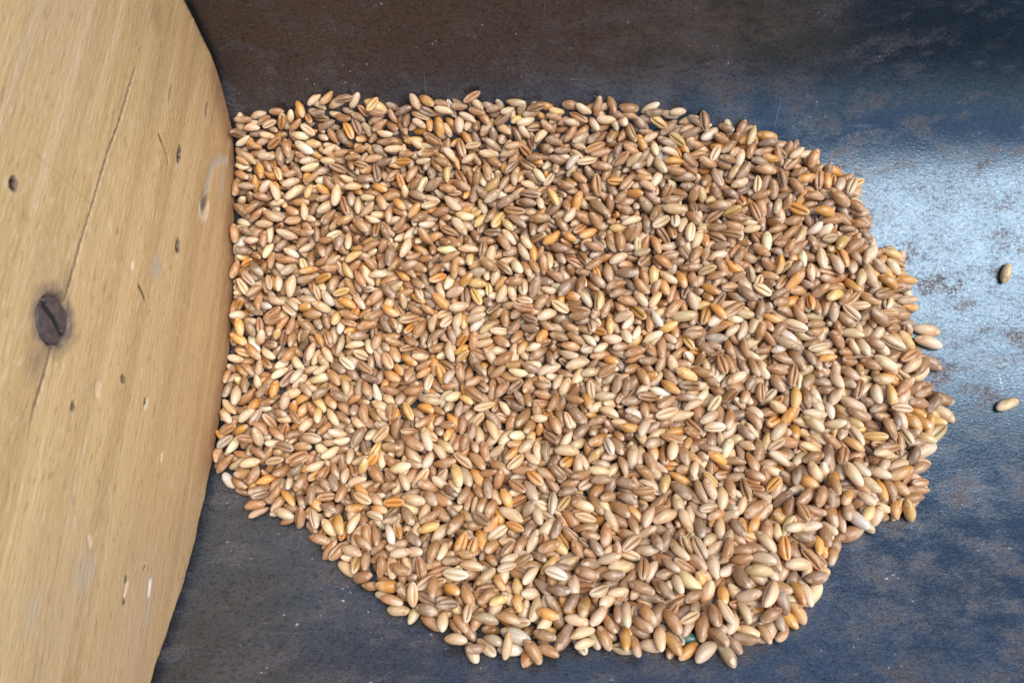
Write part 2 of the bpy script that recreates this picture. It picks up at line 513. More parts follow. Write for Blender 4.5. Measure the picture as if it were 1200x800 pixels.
CRACK_A = [(115.0, 69.8), (107.8, 70.5), (98.7, 71.4), (92.8, 72.6), (80.5, 73.8), (71.0, 74.8), (61.3, 75.4), (57.0, 76.2)]
CRACK_B = [(52.0, 76.2), (49.9, 76.4), (44.9, 76.6), (38.8, 77.2), (34.0, 77.0)]
HOLES = [  # y, z, half-length, half-width, depth, darkness
    (111.2, 44.8, 2.0, 0.75, 1.0, 0.8), (70.0, 95.6, 1.0, 0.8, 1.2, 0.85), (90.9, 37.6, 1.5, 0.9, 1.6, 1.0),
    (52.1, 39.8, 0.7, 0.5, 0.8, 0.9), (42.8, 66.4, 0.8, 0.5, 0.6, 0.7), (53.4, 50.8, 0.8, 0.8, 0.5, 0.6),
    (131.8, 34.9, 1.8, 0.6, 0.6, 0.55), (121.0, 53.8, 2.4, 0.7, 0.2, 0.25),
    (16.4, 34.4, 0.7, 0.4, 0.5, 0.6), (12.2, 33.6, 0.6, 0.4, 0.5, 0.65), (19.5, 26.8, 0.5, 0.35, 0.4, 0.6)]
WORM = [(108.9, 55.3), (107.9, 52.4), (106.9, 49.8), (105.8, 49.2)]
GOUGE = [(73.7, 51.5), (73.3, 49.8), (72.4, 48.0)]
TRACK = [(108.5, 27.6), (114.6, 27.0), (121.0, 25.9), (125.0, 22.5), (127.9, 18.2)]
CHIPS = [([(15.6, 33.5), (13.1, 33.9)], 0.42, 0.65), ([(17.2, 23.1), (14.2, 22.8)], 0.50, 1.0), ([(22.0, 52.0), (21.0, 51.2)], 0.7, 0.5),
         ([(76.9, 55.9), (75.8, 55.8)], 0.5, 0.7), ([(49.0, 59.5), (47.5, 59.2)], 0.9, 0.35), ([(52.6, 39.1), (51.0, 39.3)], 0.5, 0.6), 
         ([(44.0, 27.5), (42.5, 27.4)], 0.45, 0.5)]
BANDS = [([(135.0, 86.0), (98.0, 88.4), (70.0, 89.6)], 1.6, 0.20), ([(110.0, 100.4), (77.2, 102.1)], 1.8, 0.20), ([(128.0, 79.0), (84.0, 81.5)], 1.0, 0.22),
         ([(60.0, 58.0), (20.0, 60.5)], 1.5, 0.18), ([(40.0, 47.0), (0.0, 49.0)], 1.2, 0.2)]
GREYS = [(81.3, 45.4, 2.6, 2.0, 0.65), (16.0, 51.0, 3.4, 3.2, 0.45), (10.5, 22.0, 2.4, 1.6, 0.5), (8.0, 65.0, 3.5, 2.0, 0.30), (120.0, 18.5, 4.0, 1.2, 0.5)]
PINKS = [(104.0, 96.0, 22.0, 12.0, 0.45), (10.0, 60.0, 14.0, 10.0, 0.35), (60.0, 84.0, 10.0, 5.0, 0.3), (5.0, 28.0, 16.0, 8.0, 0.5)]
SCRATCH = [(77.6, 94.1), (79.5, 73.4)]
build_board()

def build_screw():
    """slotted countersunk head, nearly flush in the board"""
    R, nr, na = 4.1, 60, 96
    ang = math.radians(64.0)
    vs = []
    for i in range(nr + 1):
        r = R * i / nr
        for j in range(na):
            a = 2 * math.pi * j / na
            y, z = r * math.cos(a), r * math.sin(a)
            h = 0.35 * (1 - (r / R) ** 2) + 0.07 * math.sin(y * 1.7 + 1) * math.cos(z * 1.3)
            across = -y * math.sin(ang) + z * math.cos(ang)
            h -= 0.80 * max(0.0, min(1.0, (0.62 - abs(across)) / 0.16))
            if i == nr:
                h = -0.9
            elif r > R * 0.93:
                h -= 0.25
            vs.append((-78.25 + h, y + 54.6, 1.14 * z + 77.6))
    f = []
    for i in range(nr):
        for j in range(na):
            k = (j + 1) % na
            f.append([i * na + j, (i + 1) * na + j, (i + 1) * na + k, i * na + k])
    # shank going into the wood
    b = len(vs)
    for x, r in ((-79.6, R * 0.98), (-81.5, 2.0), (-93.0, 1.9), (-96.0, 0.2)):
        for j in range(na):
            a = 2 * math.pi * j / na
            vs.append((x, 54.6 + r * math.cos(a), 77.6 + r * math.sin(a)))
    for i in range(-1, 3):
        for j in range(na):
            k = (j + 1) % na
            p = nr * na if i < 0 else b + i * na
            q = b + (i + 1) * na
            f.append([p + j, q + j, q + k, p + k])
    me = mesh_from("screw", vs, f)
    me.materials.append(M_IRON)
    me.materials.append(M_SLOT_SHADE)
    for pl in me.polygons[:nr * na]:
        y, z = pl.center.y / MM - 54.6, (pl.center.z / MM - 77.6) / 1.14
        if abs(-y * math.sin(ang) + z * math.cos(ang)) < 0.58 or math.hypot(y, z) > 0.975 * R:
            pl.material_index = 1  # painted shade of the slot and rim
    o = bpy.data.objects.new("screw", me)
    C.objects.link(o)
    tag(o, "blackened slotted screw head sunk in the wooden board", "screw")
build_screw()

# ------------------------------------------------------------------ wheat
SIZES = np.array([[6.4, 2.85, 2.65], [6.0, 2.75, 2.5], [5.6, 2.55, 2.35], [5.2, 2.4, 2.2], [6.1, 2.5, 2.3], [6.9, 2.95, 2.7], [5.5, 2.7, 2.5], [4.7, 2.15, 2.0], [5.8, 2.3, 2.15], [5.7, 2.6, 2.4]]) * np.array([1.0, 1.03, 1.0])                              # length, width, thickness of ten grain shapes
def grain_shape(L, W, T, seed):
    """one wheat grain, crease on its -z side; returns verts, quads, per-vertex shape data"""
    r = np.random.default_rng(seed)
    nu = 17
    th = np.linspace(0, math.pi, nu)
    t = np.cos(th)                                       # +1 germ end ... -1 brush end
    off = np.array([0, 4, 8, 13, 20, 34, 52, 72, 94, 116, 138, 160, 180])
    off = np.concatenate([off, (360 - off[1:-1])[::-1]])
    phi = np.radians(-90.0 + off)
    dphi = np.radians(np.minimum(off, 360 - off))
    na = len(phi)
    tv, pv = t[:, None], phi[None, :]
    q = np.where(tv > 0, (1 - np.abs(tv) ** 2.0) ** r.uniform(0.53, 0.63), (1 - np.abs(tv) ** 2.3) ** r.uniform(0.46, 0.54))
    q = np.nan_to_num(np.maximum(q, 0))
    q = q * (1 + 0.05 * tv)
    y = 0.5 * W * q * np.cos(pv)
    z = 0.5 * T * q * np.sin(pv)
    z = np.where(z < 0, z * 0.88, z * 1.06)
    wide = math.radians(r.uniform(6.5, 9.5))
    groove = np.exp(-(dphi[None, :] / wide) ** 2) * (1 - np.abs(tv) ** 5) * np.ones_like(z)
    z = z + r.uniform(0.36, 0.52) * 0.5 * T * groove
    cheek = np.exp(-((dphi[None, :] - math.radians(48)) / math.radians(24)) ** 2) * (1 - tv ** 4)
    z = z - 0.10 * T * cheek
    germ = np.exp(-(((tv - 0.72) / 0.20) ** 2)) * np.exp(-((math.pi - dphi[None, :]) / math.radians(42)) ** 2)
    z = z - 0.10 * T * germ * 0.7
    z = z - r.uniform(0.02, 0.06) * L * (tv ** 2 - 0.35)
    y = y + r.uniform(-0.03, 0.03) * L * (tv ** 2 - 0.3)
    ph = r.uniform(0, 6.28, 6)
    wrinkle = r.choice([0.7, 1.0, 1.0, 1.7])
    wr = 1 + wrinkle * 0.030 * np.sin(2 * pv + 3.1 * tv + ph[0]) + wrinkle * 0.022 * np.sin(5 * tv + 3 * pv + ph[1]) + wrinkle * 0.018 * np.sin(5 * pv + ph[2] + 2 * tv)
    y, z = y * wr, z * wr
    x = 0.5 * L * tv * np.ones_like(y)
    v = np.stack([x, y, z], -1).reshape(-1, 3)
    idx = np.arange(nu * na).reshape(nu, na)
    a = idx[:-1]; b = idx[1:]
    f = np.stack([a, b, np.roll(b, -1, 1), np.roll(a, -1, 1)], -1).reshape(-1, 4)
    sh = np.stack([groove ** 1.3, (tv * 0.5 + 0.5) * np.ones_like(y), germ, np.ones_like(y)], -1).reshape(-1, 4)
    return v, f, sh

SHAPES = [grain_shape(*SIZES[i % len(SIZES)], 100 + i) for i in range(3 * len(SIZES))]

# every grain: place (0.01 mm), turn (quaternion), shape, colour class, scale; the first ones are the grains that show largest
GRAINS = [
1398,1031,-6,15,3,-97,145,1344,659,-55,-3,-1,18,135,403,59,88,-32,1,7,237,-734,447,-37,-7,-3,-41,181,117,60,105,-29,4,-109,105,432,85,101,-49,-27,63,5,8,64,108,-11,9,137,205,432,32,112,-54,-4,39,35,842,307,-4,-9,12,-138,5,363,95,111,4,48,88,10,598,155,87,75,55,20,35,47,31,128,25,36,105,1,479,31,101,-17,-15,-59,135,456,262,38,75,115,27,55,-133,201,72,8,144,19,190,608,364,16,34,10,29,15,418,184,66,-33,-51,111,35,229,296,33,14,10,71,20,537,193,78,-47,-46,97,101,861,449,27,-50,-71,81,50,
208,59,103,6,7,100,12,-2,348,28,-54,3,-30,45,-137,324,37,-83,-27,47,15,263,219,54,15,9,0,45,596,236,63,-14,103,70,30,148,97,98,21,-9,-10,39,-222,548,-2,-10,-17,92,45,301,169,86,-12,-38,134,94,379,344,25,-50,-2,23,45,583,210,66,5,54,145,131,-140,451,6,-13,3,92,175,461,62,120,21,97,59,6,360,47,116,-28,-9,-56,64,905,1199,122,10,-23,117,15,-257,537,-1,-19,-47,122,25,626,137,84,41,-34,-64,106,680,225,63,-27,4,2,41,-292,175,58,19,-2,-4,70,1159,837,-45,7,23,140,55,-198,121,82,-10,-17,144,106,
-124,273,39,-105,-79,3,85,-8,101,114,17,97,110,19,988,455,11,38,0,19,70,306,111,110,-39,-18,108,6,-247,387,18,-4,-28,143,50,425,412,14,2,36,111,110,524,57,114,69,-18,7,12,-231,155,80,89,-81,-43,59,-348,455,-11,-3,-31,111,25,198,108,101,9,23,39,34,-745,488,-21,-57,-39,23,5,721,240,44,-106,52,-28,24,104,203,75,27,143,45,206,547,152,87,35,-13,16,42,158,70,108,-2,-92,-100,124,288,276,52,-141,-47,17,31,-100,672,-6,43,119,76,25,396,33,101,-6,13,30,68,-404,557,-16,-40,-26,51,105,
312,502,-6,-12,-18,69,30,-529,344,4,117,62,74,15,142,517,-1,-32,-2,-5,30,449,1171,109,4,-8,-9,55,616,281,44,-4,13,110,44,331,57,112,-50,-14,80,42,-487,1208,120,41,12,73,55,1039,820,-4,33,110,91,55,176,203,75,-15,-19,141,12,-55,151,90,-20,4,31,2,463,320,16,-22,28,75,95,-265,212,68,-10,-64,125,6,988,1000,42,-28,-56,79,45,-605,964,48,-12,-40,56,45,439,233,47,-5,57,109,20,-11,42,123,66,46,62,58,51,283,31,22,3,58,44,330,108,92,-49,-15,49,115,-35,306,19,-126,-42,-3,31,1159,871,-41,21,0,-9,35,
723,194,54,-10,37,-144,116,73,65,117,-2,34,139,93,-189,257,56,-57,-34,58,1,-576,1329,170,-1,-35,123,195,656,263,54,109,102,-11,89,62,963,45,10,-29,56,95,237,199,73,-2,117,-99,119,455,159,76,-3,34,-94,39,-103,150,85,-33,-51,94,16,485,115,110,-82,-112,57,38,459,107,112,-103,-88,65,26,48,407,11,16,47,87,55,469,886,23,32,-15,4,145,269,364,15,-1,62,98,20,54,122,90,44,46,46,31,-606,1224,110,0,-6,34,45,-216,215,56,93,95,57,21,667,158,80,-13,-11,-64,78,-264,121,61,19,-2,-3,132,428,331,33,24,-17,-60,34,
89,267,53,8,1,15,2,-62,102,109,6,85,125,138,177,761,-12,-32,-5,14,35,685,391,-6,-31,-39,20,100,-280,142,69,12,105,104,12,-621,1105,84,105,0,-26,45,165,128,103,-21,19,61,66,108,164,88,20,125,-82,102,-126,57,105,2,52,143,133,311,213,71,95,87,1,6,1006,757,2,-12,-73,108,50,662,114,74,41,24,112,89,590,109,100,-37,-16,22,23,-90,493,-12,21,80,78,5,-425,324,28,-63,-54,88,80,169,619,-15,2,10,111,90,410,621,-14,150,25,-3,50,-375,936,34,-7,9,-116,5,254,58,112,-43,-4,78,88,-659,551,7,42,-12,95,51,
-624,1330,167,24,14,93,5,-334,1043,78,-13,-13,71,95,-175,304,24,-69,-30,34,45,907,647,-17,-13,-94,98,55,791,590,0,4,-6,122,141,-287,470,2,9,86,-109,40,774,865,8,16,106,82,55,789,345,27,-17,-11,91,12,471,730,-13,13,-70,113,175,-62,195,74,-3,15,-122,38,328,261,37,3,66,-138,199,232,238,63,9,-15,13,58,776,772,-14,19,50,88,25,259,109,109,-51,-28,77,38,479,219,59,-43,-30,84,42,-563,865,1,40,12,124,25,1165,634,-56,4,-3,-37,30,97,129,91,14,4,-47,18,-147,132,94,149,5,-3,113,-765,1106,89,21,4,86,0,
-63,1017,74,46,7,-32,0,-471,289,22,15,38,141,22,-234,446,-9,-112,-57,-13,45,-312,223,53,70,50,68,2,-194,144,67,35,148,18,110,-158,96,89,-58,-12,83,39,80,110,109,-8,-55,132,83,1002,876,31,0,29,-22,25,30,612,-22,45,41,34,25,-385,257,51,-52,1,-20,46,294,88,107,-38,-48,123,13,176,371,26,-2,17,138,59,-144,1121,100,5,11,-43,50,-738,673,-16,38,58,58,35,148,963,45,40,21,43,105,235,1236,128,-86,-100,-28,10,-306,584,-22,-33,-53,45,20,-705,793,-8,6,-28,112,0,-528,556,-21,24,136,-48,45,
765,295,35,-74,-54,75,26,-674,485,-2,18,6,12,39,517,260,59,-48,52,-93,14,-21,772,-3,64,17,26,0,411,220,56,124,-29,-27,14,402,256,51,-28,-18,116,48,-452,317,21,7,-32,107,52,81,32,123,-6,-7,-21,7,-570,354,8,-3,-45,131,59,775,461,0,-6,-31,97,36,75,1143,106,-7,89,-125,10,562,259,44,13,-3,5,19,527,391,15,38,44,59,51,-356,197,48,40,-18,18,26,860,339,10,-67,-73,99,200,-259,346,16,-15,-21,105,99,-293,1068,77,87,54,44,45,148,337,13,27,58,95,0,513,313,20,-44,-32,74,49,-220,1353,175,139,-30,-25,0,
-715,673,-35,94,24,36,5,291,429,8,-5,-9,-16,96,-194,925,34,-28,-115,47,65,982,573,11,52,55,92,14,-212,424,-2,-15,33,-6,20,-96,221,66,6,122,80,38,-373,389,23,36,143,7,46,316,998,61,4,147,-46,100,770,392,31,41,27,52,26,-522,914,21,43,-1,139,50,531,115,98,36,76,61,33,692,366,15,-50,-47,49,9,591,413,7,75,95,30,24,442,905,34,-72,-31,32,25,-218,1237,130,2,-22,23,100,-660,1150,105,-5,-107,85,30,274,187,61,63,25,36,11,-655,1214,128,76,66,93,30,606,903,29,-120,-38,-1,20,794,1175,101,36,125,41,70,
715,710,-19,-30,-42,92,11,-294,379,23,-142,-2,-17,89,-341,561,-7,139,49,35,41,374,1188,98,23,-41,104,145,287,393,10,-19,13,128,119,572,1178,115,-10,99,119,10,-741,855,21,12,-14,88,151,276,1091,70,10,-9,93,15,-169,794,-7,-35,-67,64,30,-423,258,34,115,57,11,16,499,413,17,8,-3,99,32,1042,505,-14,74,27,58,109,226,549,-18,7,28,22,85,-660,451,1,-38,23,-94,6,-173,486,-8,-1,105,-102,21,1077,525,-36,0,-13,-136,55,474,408,18,-64,-86,64,44,-253,856,3,-32,-21,51,10,-535,432,10,71,48,39,6,
586,75,80,-33,33,-120,45,443,507,0,-14,-2,90,14,725,315,33,14,-112,-98,35,100,751,-29,-31,-12,14,45,1000,362,-5,-8,-70,63,174,137,135,102,32,29,38,113,-237,1093,92,94,-17,-53,10,-75,335,36,128,-48,19,96,-704,1012,59,-20,-63,100,110,449,619,-31,-59,-15,2,45,729,392,28,70,32,33,11,372,205,50,8,11,11,10,337,343,25,-51,-26,53,39,-184,172,87,-27,9,79,8,26,111,77,24,1,65,55,-648,378,-3,-33,-6,6,19,-14,390,16,34,38,95,66,1059,597,-15,5,6,105,66,355,164,90,-69,-110,71,103,754,432,4,-20,16,119,76,
110,314,36,40,20,55,118,40,361,28,46,-30,-114,94,-428,405,14,20,23,53,12,777,499,-1,33,2,15,9,-126,494,-11,-50,-130,-50,44,222,91,94,-83,-88,89,12,181,342,18,-10,-132,6,44,547,300,20,-53,-60,100,5,96,890,24,-11,9,23,30,697,570,-5,-49,-23,39,31,7,1173,94,11,151,26,10,756,726,-9,-112,-92,-5,14,-164,1182,117,-15,-115,37,50,316,43,95,12,-3,-5,36,-186,94,71,3,55,115,1,-491,340,14,71,107,31,52,239,1171,116,19,71,91,105,-34,443,-6,20,-15,63,29,-394,624,-20,-30,-41,80,11,-361,277,52,-30,-77,103,28,
945,1077,67,24,-49,-117,20,916,616,-10,-18,-73,115,9,266,1007,43,-51,-57,72,5,160,261,40,3,-52,91,22,326,148,74,-56,-1,-16,108,-590,528,-4,21,152,34,96,-205,315,33,-4,-33,-134,168,59,442,11,52,131,2,76,992,1057,58,-10,17,-108,40,892,1025,65,35,39,95,41,643,942,46,-20,-84,97,111,639,522,-7,-2,16,66,21,-398,865,8,2,-4,12,11,-416,1123,102,-2,-42,116,21,777,1122,65,98,32,25,15,181,314,32,-5,101,-113,24,755,663,-8,38,28,67,151,622,481,-12,45,62,77,5,211,374,17,-64,-103,66,24,-202,341,28,55,15,27,28,
915,735,-19,-14,-7,116,26,548,238,54,14,99,-99,13,376,138,79,131,27,17,1,-605,655,-13,22,-1,69,46,957,417,1,55,68,76,6,-54,1203,123,16,-3,35,51,-34,478,-18,-6,21,126,0,229,439,8,-48,-3,-1,99,744,814,9,35,-13,-19,54,116,461,1,-45,-127,22,92,294,72,86,24,37,132,112,71,172,63,27,89,74,112,477,699,-14,-136,4,-21,16,-61,419,6,-32,-9,86,104,-551,465,8,93,32,25,96,688,496,0,-69,25,-24,39,-144,907,38,29,16,10,51,421,151,89,-69,-11,29,23,931,899,19,52,123,74,34,44,156,82,-18,37,8,39,
-282,881,15,-112,-9,20,11,-389,326,35,-43,-21,56,48,-178,354,8,-38,-50,114,25,43,198,76,-92,-23,49,58,-88,450,-17,20,59,89,60,-50,606,-22,51,85,95,90,355,487,-1,24,56,74,11,-338,768,-10,-81,-122,43,30,1086,758,-14,-40,-19,29,31,-53,364,22,-41,-10,60,16,-16,1196,109,14,-7,29,111,903,562,-17,53,93,53,54,-470,511,-1,98,36,12,46,-267,252,59,-30,1,11,53,-645,1312,151,31,-9,-72,110,86,315,22,-17,-11,43,50,1135,657,-33,1,-1,45,104,245,333,27,18,-14,-55,38,931,844,-1,-68,-9,-34,31,
145,296,31,-41,-115,56,11,975,676,-15,-51,-44,71,36,202,161,90,116,32,-15,33,-704,616,-15,-10,-14,32,199,416,372,11,9,-7,86,31,194,435,-11,147,45,-19,0,-204,391,18,-31,-10,112,16,40,307,16,-11,-7,60,95,732,614,-14,15,-12,42,89,-3,35,99,-1,5,154,181,573,602,-10,6,10,66,14,-640,691,-22,0,-16,63,86,532,582,-8,-5,131,82,46,-116,92,97,19,69,88,23,302,1303,152,138,30,41,11,915,883,7,-32,-86,91,21,131,910,32,-36,-125,-44,51,913,350,5,4,-12,55,33,297,1083,87,37,14,88,21,334,792,-6,-7,-10,10,24,
181,1197,104,1,-40,49,80,423,272,35,-89,68,-4,12,-297,297,39,48,65,74,198,190,226,52,55,-12,145,100,-199,1375,198,61,9,90,71,21,274,42,-12,13,51,8,637,601,-10,39,74,90,6,931,454,19,-11,30,133,43,-398,997,43,-9,-70,72,45,558,524,-8,-10,-17,54,42,10,488,-6,122,48,9,52,102,378,13,86,78,38,208,214,411,-9,2,13,47,5,144,173,82,-48,-22,80,32,818,507,-8,13,16,60,114,411,774,-27,-22,-17,50,5,184,886,27,71,-7,14,1,334,410,10,-2,145,-47,28,-71,518,-12,-5,-31,82,22,114,589,-9,19,21,98,19,
702,1274,147,5,21,145,21,984,423,-6,-20,-18,116,6,415,517,2,10,20,62,136,-587,464,-8,-59,38,-125,20,-157,949,42,-4,-32,5,40,687,159,68,-6,21,89,54,203,265,53,-39,-79,84,113,568,755,-4,91,120,21,16,-256,506,-21,-18,-56,99,125,-764,1013,51,38,18,64,4,-481,723,-16,3,0,113,14,-503,403,20,-4,6,78,108,948,556,-5,13,139,-33,178,110,652,-20,81,50,37,21,560,832,-4,48,-12,2,184,-562,392,13,44,94,81,68,-315,529,-14,20,-17,-6,4,1089,829,-25,2,5,-59,165,409,1134,103,-116,-32,25,30,971,757,-6,-3,-7,135,12,
224,463,-3,58,-8,-6,36,-141,167,78,-25,64,97,69,497,622,-32,-8,-12,87,5,709,291,45,2,-71,131,113,904,426,14,-40,-77,101,132,-179,389,4,-35,-6,132,5,846,955,37,29,-25,31,29,-505,934,35,18,-33,103,199,388,179,74,-66,-41,91,43,-741,1062,71,40,15,-11,119,-462,668,-13,12,-63,115,106,533,73,98,-9,9,142,33,-613,1243,130,26,12,21,49,890,536,-10,11,52,113,78,711,159,45,0,-38,-109,35,249,1282,150,3,-54,142,24,605,720,-13,1,-14,-130,44,431,446,-10,-20,-116,74,64,-99,882,23,9,-12,14,34,
182,572,-14,-35,-8,39,104,340,458,7,30,19,126,2,1162,675,-55,6,46,137,15,1129,576,-51,-140,-47,7,125,-121,400,7,57,45,35,12,985,937,24,-39,-142,35,29,403,102,109,141,31,-4,47,478,1260,130,-4,19,152,90,275,42,115,-23,-7,91,17,-446,889,23,-1,1,-16,24,7,974,58,-11,35,-149,29,802,458,-8,77,-29,-72,44,849,591,-9,28,107,-73,42,-41,55,112,3,68,120,47,-190,732,-25,-62,-107,4,75,235,983,46,-17,-50,107,104,354,964,48,-24,-97,70,11,866,668,-12,-59,-47,22,32,-31,828,-15,-10,48,106,5,599,323,12,24,18,47,72,
685,955,45,-35,-139,-43,36,-30,140,99,-7,2,17,167,-47,271,33,-37,20,41,6,-639,599,-17,-128,56,36,24,491,264,36,41,-7,37,33,521,609,-13,9,6,27,59,-520,726,-34,10,-41,-142,40,32,907,30,-155,22,-7,14,232,1138,101,48,1,117,21,-39,1151,85,-104,-50,40,175,-76,288,21,-19,11,90,64,-610,1004,69,22,23,31,46,618,451,7,-16,23,126,3,63,350,20,-12,12,90,49,-47,77,77,8,-3,-5,17,348,901,12,50,115,29,81,529,797,0,47,-7,-35,29,317,931,25,23,30,150,21,425,695,-17,-31,-86,98,89,649,214,45,6,12,54,9,
-141,1333,161,-83,-113,0,1,1026,951,30,133,33,-19,5,-413,1253,130,-6,-40,150,114,1039,985,36,17,20,125,89,238,926,36,86,74,46,161,-120,453,-13,1,40,93,55,-239,286,49,-18,12,122,113,411,652,-14,102,37,6,1,162,47,112,-91,-7,16,37,-606,783,-5,-16,-2,48,16,784,890,28,-33,-97,61,24,-506,1435,247,105,32,34,79,51,1210,125,8,130,74,114,735,1024,60,98,54,72,69,553,315,40,85,118,-58,93,-518,1182,101,63,34,31,50,512,1094,78,3,-18,56,54,-445,264,16,26,-8,49,24,642,1270,145,56,2,48,119,
-456,1429,253,-82,-7,9,92,110,1098,75,84,23,28,71,862,1164,108,18,53,144,71,801,618,-10,29,-1,-6,54,-285,1015,71,-6,42,-132,99,-454,432,6,-40,-45,95,96,495,46,114,16,48,104,107,877,716,-20,-40,-27,91,39,863,923,21,-53,-52,41,20,-680,1307,161,32,8,0,32,-79,37,117,58,18,-2,107,22,201,55,-30,-134,53,10,890,1147,89,-8,-9,1,24,419,1109,72,-61,-121,-30,11,528,497,2,33,41,129,72,503,1209,124,23,-43,50,26,722,544,-19,36,-13,-8,21,560,95,74,-34,149,-3,59,569,1257,133,-77,-111,29,31,
-277,1266,138,-50,-36,41,1,-52,575,-7,34,57,88,34,353,424,-8,35,131,56,50,515,737,-13,34,136,-55,4,-596,410,2,31,16,47,23,837,543,-13,21,-7,119,28,389,431,3,-78,-28,64,171,500,90,98,42,46,33,46,-569,987,44,101,-5,19,110,13,420,18,48,145,-22,3,595,803,-13,-60,-84,61,21,-262,683,-11,72,2,10,6,322,659,-24,13,11,9,104,-323,270,26,-10,-3,34,6,-351,236,46,23,49,64,3,-466,395,11,-147,-10,12,13,-69,1273,139,15,8,87,11,686,1060,75,43,-27,-33,22,-399,750,-16,-49,-141,-4,2,889,827,-2,30,-9,110,29,
204,1150,93,37,-49,124,25,-254,161,70,14,17,-48,13,282,251,37,29,153,1,52,680,744,-16,-21,-50,85,36,396,509,-17,110,92,-36,20,-338,951,46,11,0,114,116,-451,921,32,20,17,135,89,612,1130,86,-14,-72,126,21,957,809,-4,-13,7,91,44,729,852,13,-15,-19,38,22,354,936,29,-1,-29,107,32,-461,1140,101,-15,68,-115,22,231,1338,156,149,27,11,20,-464,1188,99,84,118,23,15,332,305,22,9,-20,26,53,537,344,16,24,79,-87,31,785,1149,85,29,-1,13,29,143,700,-27,45,17,54,56,550,1371,174,106,43,10,35,
584,671,-20,-99,-50,-25,2,496,925,33,26,-36,92,46,-369,824,-3,-21,-20,61,16,-54,1240,122,78,10,43,171,-747,829,-3,26,-5,129,81,1153,778,-50,15,-1,-27,95,88,456,-8,-47,20,-23,16,734,657,-29,5,-23,69,25,724,1224,123,26,-21,78,16,283,703,-15,48,7,66,102,353,723,-10,-18,-15,99,12,-748,543,-7,-116,-43,13,193,850,1037,72,-79,-101,16,52,81,924,34,27,1,41,6,-398,438,-11,-80,-27,-2,51,303,885,24,-24,-24,9,56,-718,858,3,32,19,108,109,-172,1114,87,-28,-125,-73,4,778,1012,56,30,-24,43,109,
-488,661,-29,-45,-41,107,25,-332,897,31,-5,-84,98,79,245,159,91,58,3,9,37,-217,498,-22,32,37,48,34,330,1371,181,-60,-111,11,24,-491,980,38,-28,5,76,25,14,168,71,-59,-51,87,172,626,303,25,-8,-16,70,0,-705,952,44,-67,-26,25,26,-642,362,-19,-60,-11,24,8,837,362,18,-20,12,64,19,666,871,8,-33,-12,49,35,293,1041,64,38,6,24,39,-53,690,-32,48,28,74,10,-324,725,-14,-11,-8,128,66,-333,295,40,55,91,40,28,66,1415,235,-86,-17,1,2,612,568,-8,-26,-29,112,93,491,1109,90,-93,-85,13,36,-457,566,-12,103,15,-30,59,
776,525,-11,-80,24,-4,161,-109,1431,257,-129,-36,-8,28,-512,677,-12,-38,-13,31,102,-28,943,43,79,24,60,46,-504,1147,105,-52,-41,25,19,-448,763,-15,46,128,46,54,331,210,53,-85,-43,43,46,444,1198,112,64,-1,2,24,-374,231,39,118,90,-38,174,571,68,100,23,72,63,27,257,739,-7,-104,-39,-7,22,-28,687,-14,-32,-28,33,2,-140,1232,134,20,23,135,14,122,995,45,37,70,123,11,-687,1135,89,57,-5,1,39,257,624,-13,14,101,82,32,117,1184,97,-47,123,-21,95,-105,822,1,30,-7,71,2,551,417,13,10,32,78,3,
-707,906,23,28,-41,121,91,-451,1371,190,-76,-118,-40,79,-634,1391,204,-69,94,47,82,362,668,-15,-108,12,20,29,-377,888,24,130,28,0,14,820,336,8,-85,-69,57,8,-553,535,-31,-12,48,144,21,-287,220,47,-20,-14,85,31,-296,1408,230,33,-12,19,108,735,772,-8,26,79,123,14,345,579,0,-49,-18,53,49,259,1393,209,83,-7,-2,42,749,357,30,-10,-102,101,18,855,503,-5,126,81,-22,2,-323,796,-23,10,33,95,15,-547,892,17,2,103,-116,9,408,805,-7,-41,-37,68,4,283,966,53,-75,-16,5,29,117,1351,169,-21,4,-19,96,
-367,996,56,-11,-64,-124,49,-74,639,-8,-123,-18,8,48,1053,475,-15,-87,-10,22,16,-752,639,-17,90,-39,-26,54,384,834,-1,37,-90,-117,34,503,1146,101,23,46,109,19,-548,794,-8,26,8,64,48,-20,889,9,-8,-13,84,21,9,646,-28,16,-44,125,109,-413,791,-24,-28,-98,-47,50,247,673,-30,9,90,-121,132,-648,929,30,-4,-76,120,52,170,479,-7,-18,-28,71,44,-471,1360,176,-6,-78,75,96,-475,611,-18,-7,-16,107,38,867,1119,74,46,24,-117,42,488,154,88,-53,-3,79,73,562,1161,88,-127,-41,-10,24,-611,491,-4,-142,-11,-10,53,
-381,473,8,-24,95,-30,166,1078,781,-5,-148,-41,6,2,-504,475,1,62,23,15,43,768,976,48,85,14,55,64,-757,1363,188,-26,-73,-76,90,-213,656,-14,20,28,152,138,-335,1215,105,44,-5,10,10,-282,777,-25,-52,-109,86,70,-101,112,105,113,91,-35,57,-496,1011,67,110,16,-4,12,8,696,-19,-125,-44,-8,92,459,1353,174,-97,40,-14,172,627,172,66,-43,-69,128,24,-68,1389,183,35,7,48,15,129,838,-4,-35,5,-13,26,-22,1080,84,11,-5,107,2,-197,1166,102,68,-5,19,6,15,1141,93,34,80,108,104,-604,862,11,89,52,52,29,
364,236,43,-11,-16,139,21,628,234,50,42,-78,-17,35,340,1114,75,1,-38,40,25,225,1069,81,-1,-106,88,24,894,357,3,-22,4,42,172,-145,1393,195,-11,-21,74,30,-724,987,48,58,134,49,52,-627,734,-13,8,16,33,38,786,665,-12,22,23,80,28,678,317,34,-111,-72,-12,39,428,729,-28,-19,-15,106,19,-588,1364,176,8,-37,146,49,499,837,12,66,2,3,12,-141,737,-25,-2,-46,75,12,-662,1350,163,-100,-40,-7,16,-652,876,17,144,14,23,19,777,1297,147,145,53,17,21,-149,873,18,-32,-35,57,59,162,1369,181,105,39,48,21,
